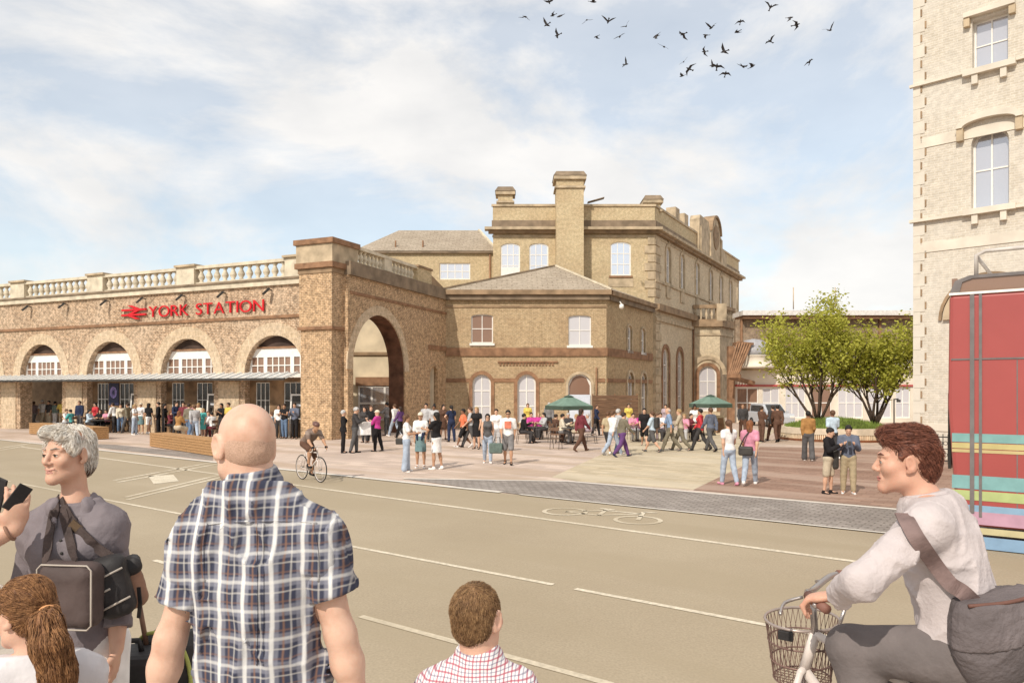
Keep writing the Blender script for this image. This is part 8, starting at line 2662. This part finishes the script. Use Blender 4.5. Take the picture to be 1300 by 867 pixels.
ft = Fld(); head_field(ft, J); ft.cone(J['nb'], J['head'] - J['R'][2] * .05, .058, .05, .03); torso(ft, J, False); limbs(ft, J)
rider = fld_obj('person', ft, .013, skin_m('tan')); rider.matrix_world = rc @ Matrix.Rotation(-math.pi / 2, 4, 'Z')
tag(rider, 'racing cyclist in brown jersey, shorts and helmet bent over the drop handlebars', 'person')
f = Fld(); torso(f, J, False, .016)
for n in 'LR':
    f.cone(J['sh' + n], J['sh' + n] * .35 + J['el' + n] * .65, .068, .06, .04)
f.disp = folds(.006, 8, 4, 3.0)
MJ = stripes_mat('mat_jersey', (.19, .135, .11), [(2, .30, .16, .1, (.34, .27, .23), .6)])
fld_obj('jersey', f, .013, MJ, rider)
fld_obj('shorts', cloth_bottom(J, False, 'shorts', .012), .013, cloth_m(C_['brown']), rider)
q = Fld(); w = head_field(Fld(), J); R = J['R']
q.ell(w(0, -.02, .055), V3(.088, .125, .08), R); q.cut(w(0, 0, .03), -R[2])
for e in (-1, 0, 1):
    q.ell(w(e * .04, -.03, .135), V3(.010, .085, .03), R, .008, 's')
fld_obj('helmet', q, .009, M('mat_helmet', (.12, .06, .05), .4, .2), rider)
for n in 'LR':
    fld_obj('shoe', shoe_field(J, n), .013, cloth_m(C_['black']), rider)
    q = Fld(); d_ = nrm(J['wr' + n] - J['el' + n]); q.ell(J['wr' + n] + d_ * .05, V3(.04, .055, .04), None, .02); fld_obj('glove', q, .012, cloth_m(C_['black']), rider)

# ------------------------------------------------------------------ cyclist with the basket on the right
HD = 308.0
hv = Vector((math.sin(R_(HD)), math.cos(R_(HD)), 0)); rv = Vector((math.cos(R_(HD)), -math.sin(R_(HD)), 0))
pel = at(1224, 812, 2.50)
barc = pel + hv * .40; barc.z = 0
cf = Fig(1224, 2.5, HD, 1.0); J = cf.J
bo_ = Vector((pel.x, pel.y, TZ)) + hv * .14
cb_ = bicycle('city_bicycle', bo_, R_(90 - HD), 'city bicycle with a wire basket ridden by the man in the pale jumper', MRB, 1.02, .31, .32, 1.05, (-.13, .88), False, .27)
I_ = cf.I
def BL(x, y, z):
    """bicycle frame (x forward, y left) to the rider's own frame (y forward, x right)"""
    return V3(-y, x + .14, z)
LP = cf.L
J['pel'] = V3(0, -.0, .94); J['waist'] = LP(1212, 752, 2.52); J['chest'] = LP(1196, 704, 2.55); J['nb'] = LP(1176, 640, 2.59); J['neck'] = LP(1170, 625, 2.6)
cf.head(LP(1150, 586, 2.62), 292, 2, 0)
J['shL'] = J['nb'] + V3(-.185, -.03, -.045); J['shR'] = J['nb'] + V3(.185, -.03, -.045)
J['wrL'] = LP(1048, 771, 2.44)
gl = np.array(cf.I @ (cb_.matrix_world @ Vector((.27, .23, 1.075))) if False else V3(0, 0, 0))
bpy.context.view_layer.update()
grip = cb_.matrix_world @ Vector((.275, .245, 1.075))
gL = np.array(cf.I @ grip)
J['wrL'] = gL + V3(-.005, -.075, .035)
J['elL'] = LP(1094, 738, 2.33)
gR = np.array(cf.I @ (cb_.matrix_world @ Vector((.275, -.245, 1.075))))
J['wrR'] = gR + V3(.005, -.075, .035); J['elR'] = (J['shR'] + J['wrR']) / 2 + V3(.07, -.02, -.05)
for n, e in (('L', -1), ('R', 1)):
    J['hip' + n] = J['pel'] + V3(e * .09, .02, -.01)
    J['ft' + n] = V3(0, 1, -.05)
J['knL'] = BL(.19, .11, .90); J['anL'] = BL(.08, .11, .49)
J['knR'] = BL(.18, -.11, .60); J['anR'] = BL(-.14, -.11, .22)
hf, w = head_hi(J, False, .94); f = Fld(); torso(f, J, False); traps(f, J, 0); legs_hi(f, J)
dn_ = lambda p, e: (nrm(V3(0, 1, -.25)), V3(0, -.25, -1), V3(-e, 0, 0.0), .75)
arms_hi(f, J, {'L': dn_(gL, -1), 'R': dn_(gR, 1)})
SK_cy = skin_hi('mat_skin_cyclist', (.60, .34, .24), (.48, .18, .12), .3)
cyc = cf.put(fld_obj('person', [(f, .0068), (hf, .0032)], 0, SK_cy)); tag(cyc, 'man with auburn hair in a pale jumper riding the bicycle with the basket', 'person')
MBR = M('mat_brow_auburn', (.12, .045, .03), .7, .2, 40)
face_parts(cyc, J, .94, (.05, .05, .05), MBR, (.46, .18, .15), sm=.003, lash=.0012)
MJUMP = M('mat_jumper', (.53, .465, .455), .9, .07, 7, .2, 90)
jum = fld_obj('jumper', top_hi(J, False, 1.9, .015, .0, .013, 21.0, (.054, .044), fx=8, fz=6, nk=.034), 0, MJUMP, cyc)
collar(J, MJUMP, cyc, .006, .072, .016, .026, 1.05)
fld_obj('trousers', cloth_bottom(J, False, 'trousers', .016), .010, M('mat_cycle_trousers', (.165, .14, .135), .85, .12, 8, .4), cyc)
for n in 'LR':
    fld_obj('shoe', shoe_field(J, n), .012, cloth_m(C_['brown']), cyc)
R = J['R']; c = J['head']
w = lambda x, y, z: c + (x * R[0] + y * R[1] + z * R[2]) * .94
q = Fld(); q.ell(w(0, -.024, .042), V3(.0755, .0925, .0845) * .96, R); q.ell(w(0, -.066, -.02), V3(.058, .037, .056), R, .03)
q.ell(w(0, .050, .096), V3(.056, .044, .022), R, .03); q.ell(w(0, .0, .106), V3(.060, .066, .020), R, .03)
for e in (-1, 1):
    q.ell(w(e * .070, .026, .014), V3(.008, .012, .028), R, .012)
q.cut(w(0, .068, .060), R[1] * .8 - R[2] * .75)
q.cut(w(0, 0, -.080), -R[2])
for e in (-1, 1):
    q.ell(w(e * .088, -.004, -.010), V3(.021, .026, .034), R, .01, 's')
q.disp = strands(.010, np.stack([R[0], R[2], R[1]]), 55, 14)
hc = fld_obj('hair', q, .0045, hair_hi('mat_hair_auburn_man', (.06, .02, .013), (.24, .085, .05), (1, .3, 1), 80), cyc)
Uc, Fc = Vector(R[2]), Vector(R[1])
def flow_c(p, nn):
    up = (p - Vector(w(0, 0, .03))).dot(Uc)
    return -Fc * (1.0 if up > .03 else .5) - Uc * (.1 if up > .04 else .8) + nn * .15
strands_on(hc, flow_c, 2200, .036, .0012, hair_hi('mat_lock_auburn_man', (.07, .022, .015), (.30, .11, .065), (1, 1, 1), 60), 11, .007, 5, .4, [(w(-.083, -.004, -.004), .034), (w(.083, -.004, -.004), .034)])
# bag and its strap
sbg = thing('satchel', at(1264, 790, 2.36), 'large rounded dark grey satchel slung behind the man in the pale jumper', 'bag', rz=R_(20))
def bag_f(e):
    q = Fld(); q.ell((0, 0, -.03), V3(.165, .085, .19) + e, None, .02); q.box((0, 0, .02), V3(.135, .07, .08) + e, None, .05, .04)
    q.cut((0, 0, .088 + e), (-.12, 0, 1)); q.disp = folds(.007, 7, 9, 5.0)
    return q
fld_obj('bag_body', bag_f(0), .007, M('mat_satchel', (.125, .105, .105), .85, .18, 5, .4, 60), sbg)
q = bag_f(.006); q.cut((0, 0, -.045), (.15, 0, -1)); q.cut((0, .02, 0), (0, 1, 0))
fld_obj('flap', q, .007, M('mat_satchel_flap', (.15, .125, .125), .85, .18, 5, .4, 60), sbg)
MB().tube(smooth_pts([(-.155, -.03, .075), (-.05, -.075, .088), (.06, -.075, .10), (.15, -.03, .11)]), .006, 6).build('piping', MGRIP, sbg)
pts = []
for px, py in ((1146, 652), (1152, 662), (1162, 680), (1174, 698), (1186, 715), (1198, 731), (1208, 742)):
    p = on_surface([jum, cyc], px, py, .016)
    if p is not None:
        pts.append(p)
pts += [at(1222, 751, 2.33), at(1236, 764, 2.34)]
o = ribbon('strap', smooth_pts(pts), .048, .006, M('mat_satchel_strap', (.19, .13, .12), .75, .15, 20, .2), None, (-.3, -1, 0))
o.parent = sbg; bpy.context.view_layer.update(); o.matrix_parent_inverse = sbg.matrix_world.inverted()
# wire basket on the bars
bk = thing('wire_basket', cb_.matrix_world @ Vector((.43, -.14, .665)), 'brown wire basket fixed in front of the city bicycle handlebars', 'basket', rz=R_(90 - HD))
def ell_pt(a, z):
    k = z / .23
    return (math.cos(a) * (.105 + .03 * k), math.sin(a) * (.125 + .045 * k), z)
q = MB(); q.tube([ell_pt(2 * math.pi * i / 40, .23) for i in range(41)], .006, 7, False); q.build('rim', M('mat_basket_rim', (.42, .34, .30), .35, .1, metal=.5), bk)
q = MB()
for z in (0.0, .075, .15):
    q.tube([ell_pt(2 * math.pi * i / 36, z) for i in range(37)], .0035, 5, False)
q.build('hoop', MWIRE, bk)
q = MB()
n = 40
for i in range(n):
    a = 2 * math.pi * i / n
    q.tube([ell_pt(a, 0), ell_pt(a + .16, .115), ell_pt(a + .32, .23)], .0013, 4, False)
    q.tube([ell_pt(a, 0), ell_pt(a - .16, .115), ell_pt(a - .32, .23)], .0013, 4, False)
q.build('side_mesh', MWIRE, bk)
q = MB()
for i in range(9):
    k = -.9 + 1.8 * i / 8; hlf = math.sqrt(max(0, 1 - k * k))
    q.tube([(k * .105, -hlf * .125, 0), (k * .105, hlf * .125, 0)], .0016, 4, False)
    q.tube([(-hlf * .105, k * .125, 0), (hlf * .105, k * .125, 0)], .0016, 4, False)
q.build('base_mesh', MWIRE, bk)
MB().box((-.02, .168, .19), (.035, .182, .225)).build('reflector', MBAGk, bk, .003)
MB().tube([(-.13, 0, .2), (-.16, 0, .30)], .008, 6).build('bracket', MSTEEL, bk)
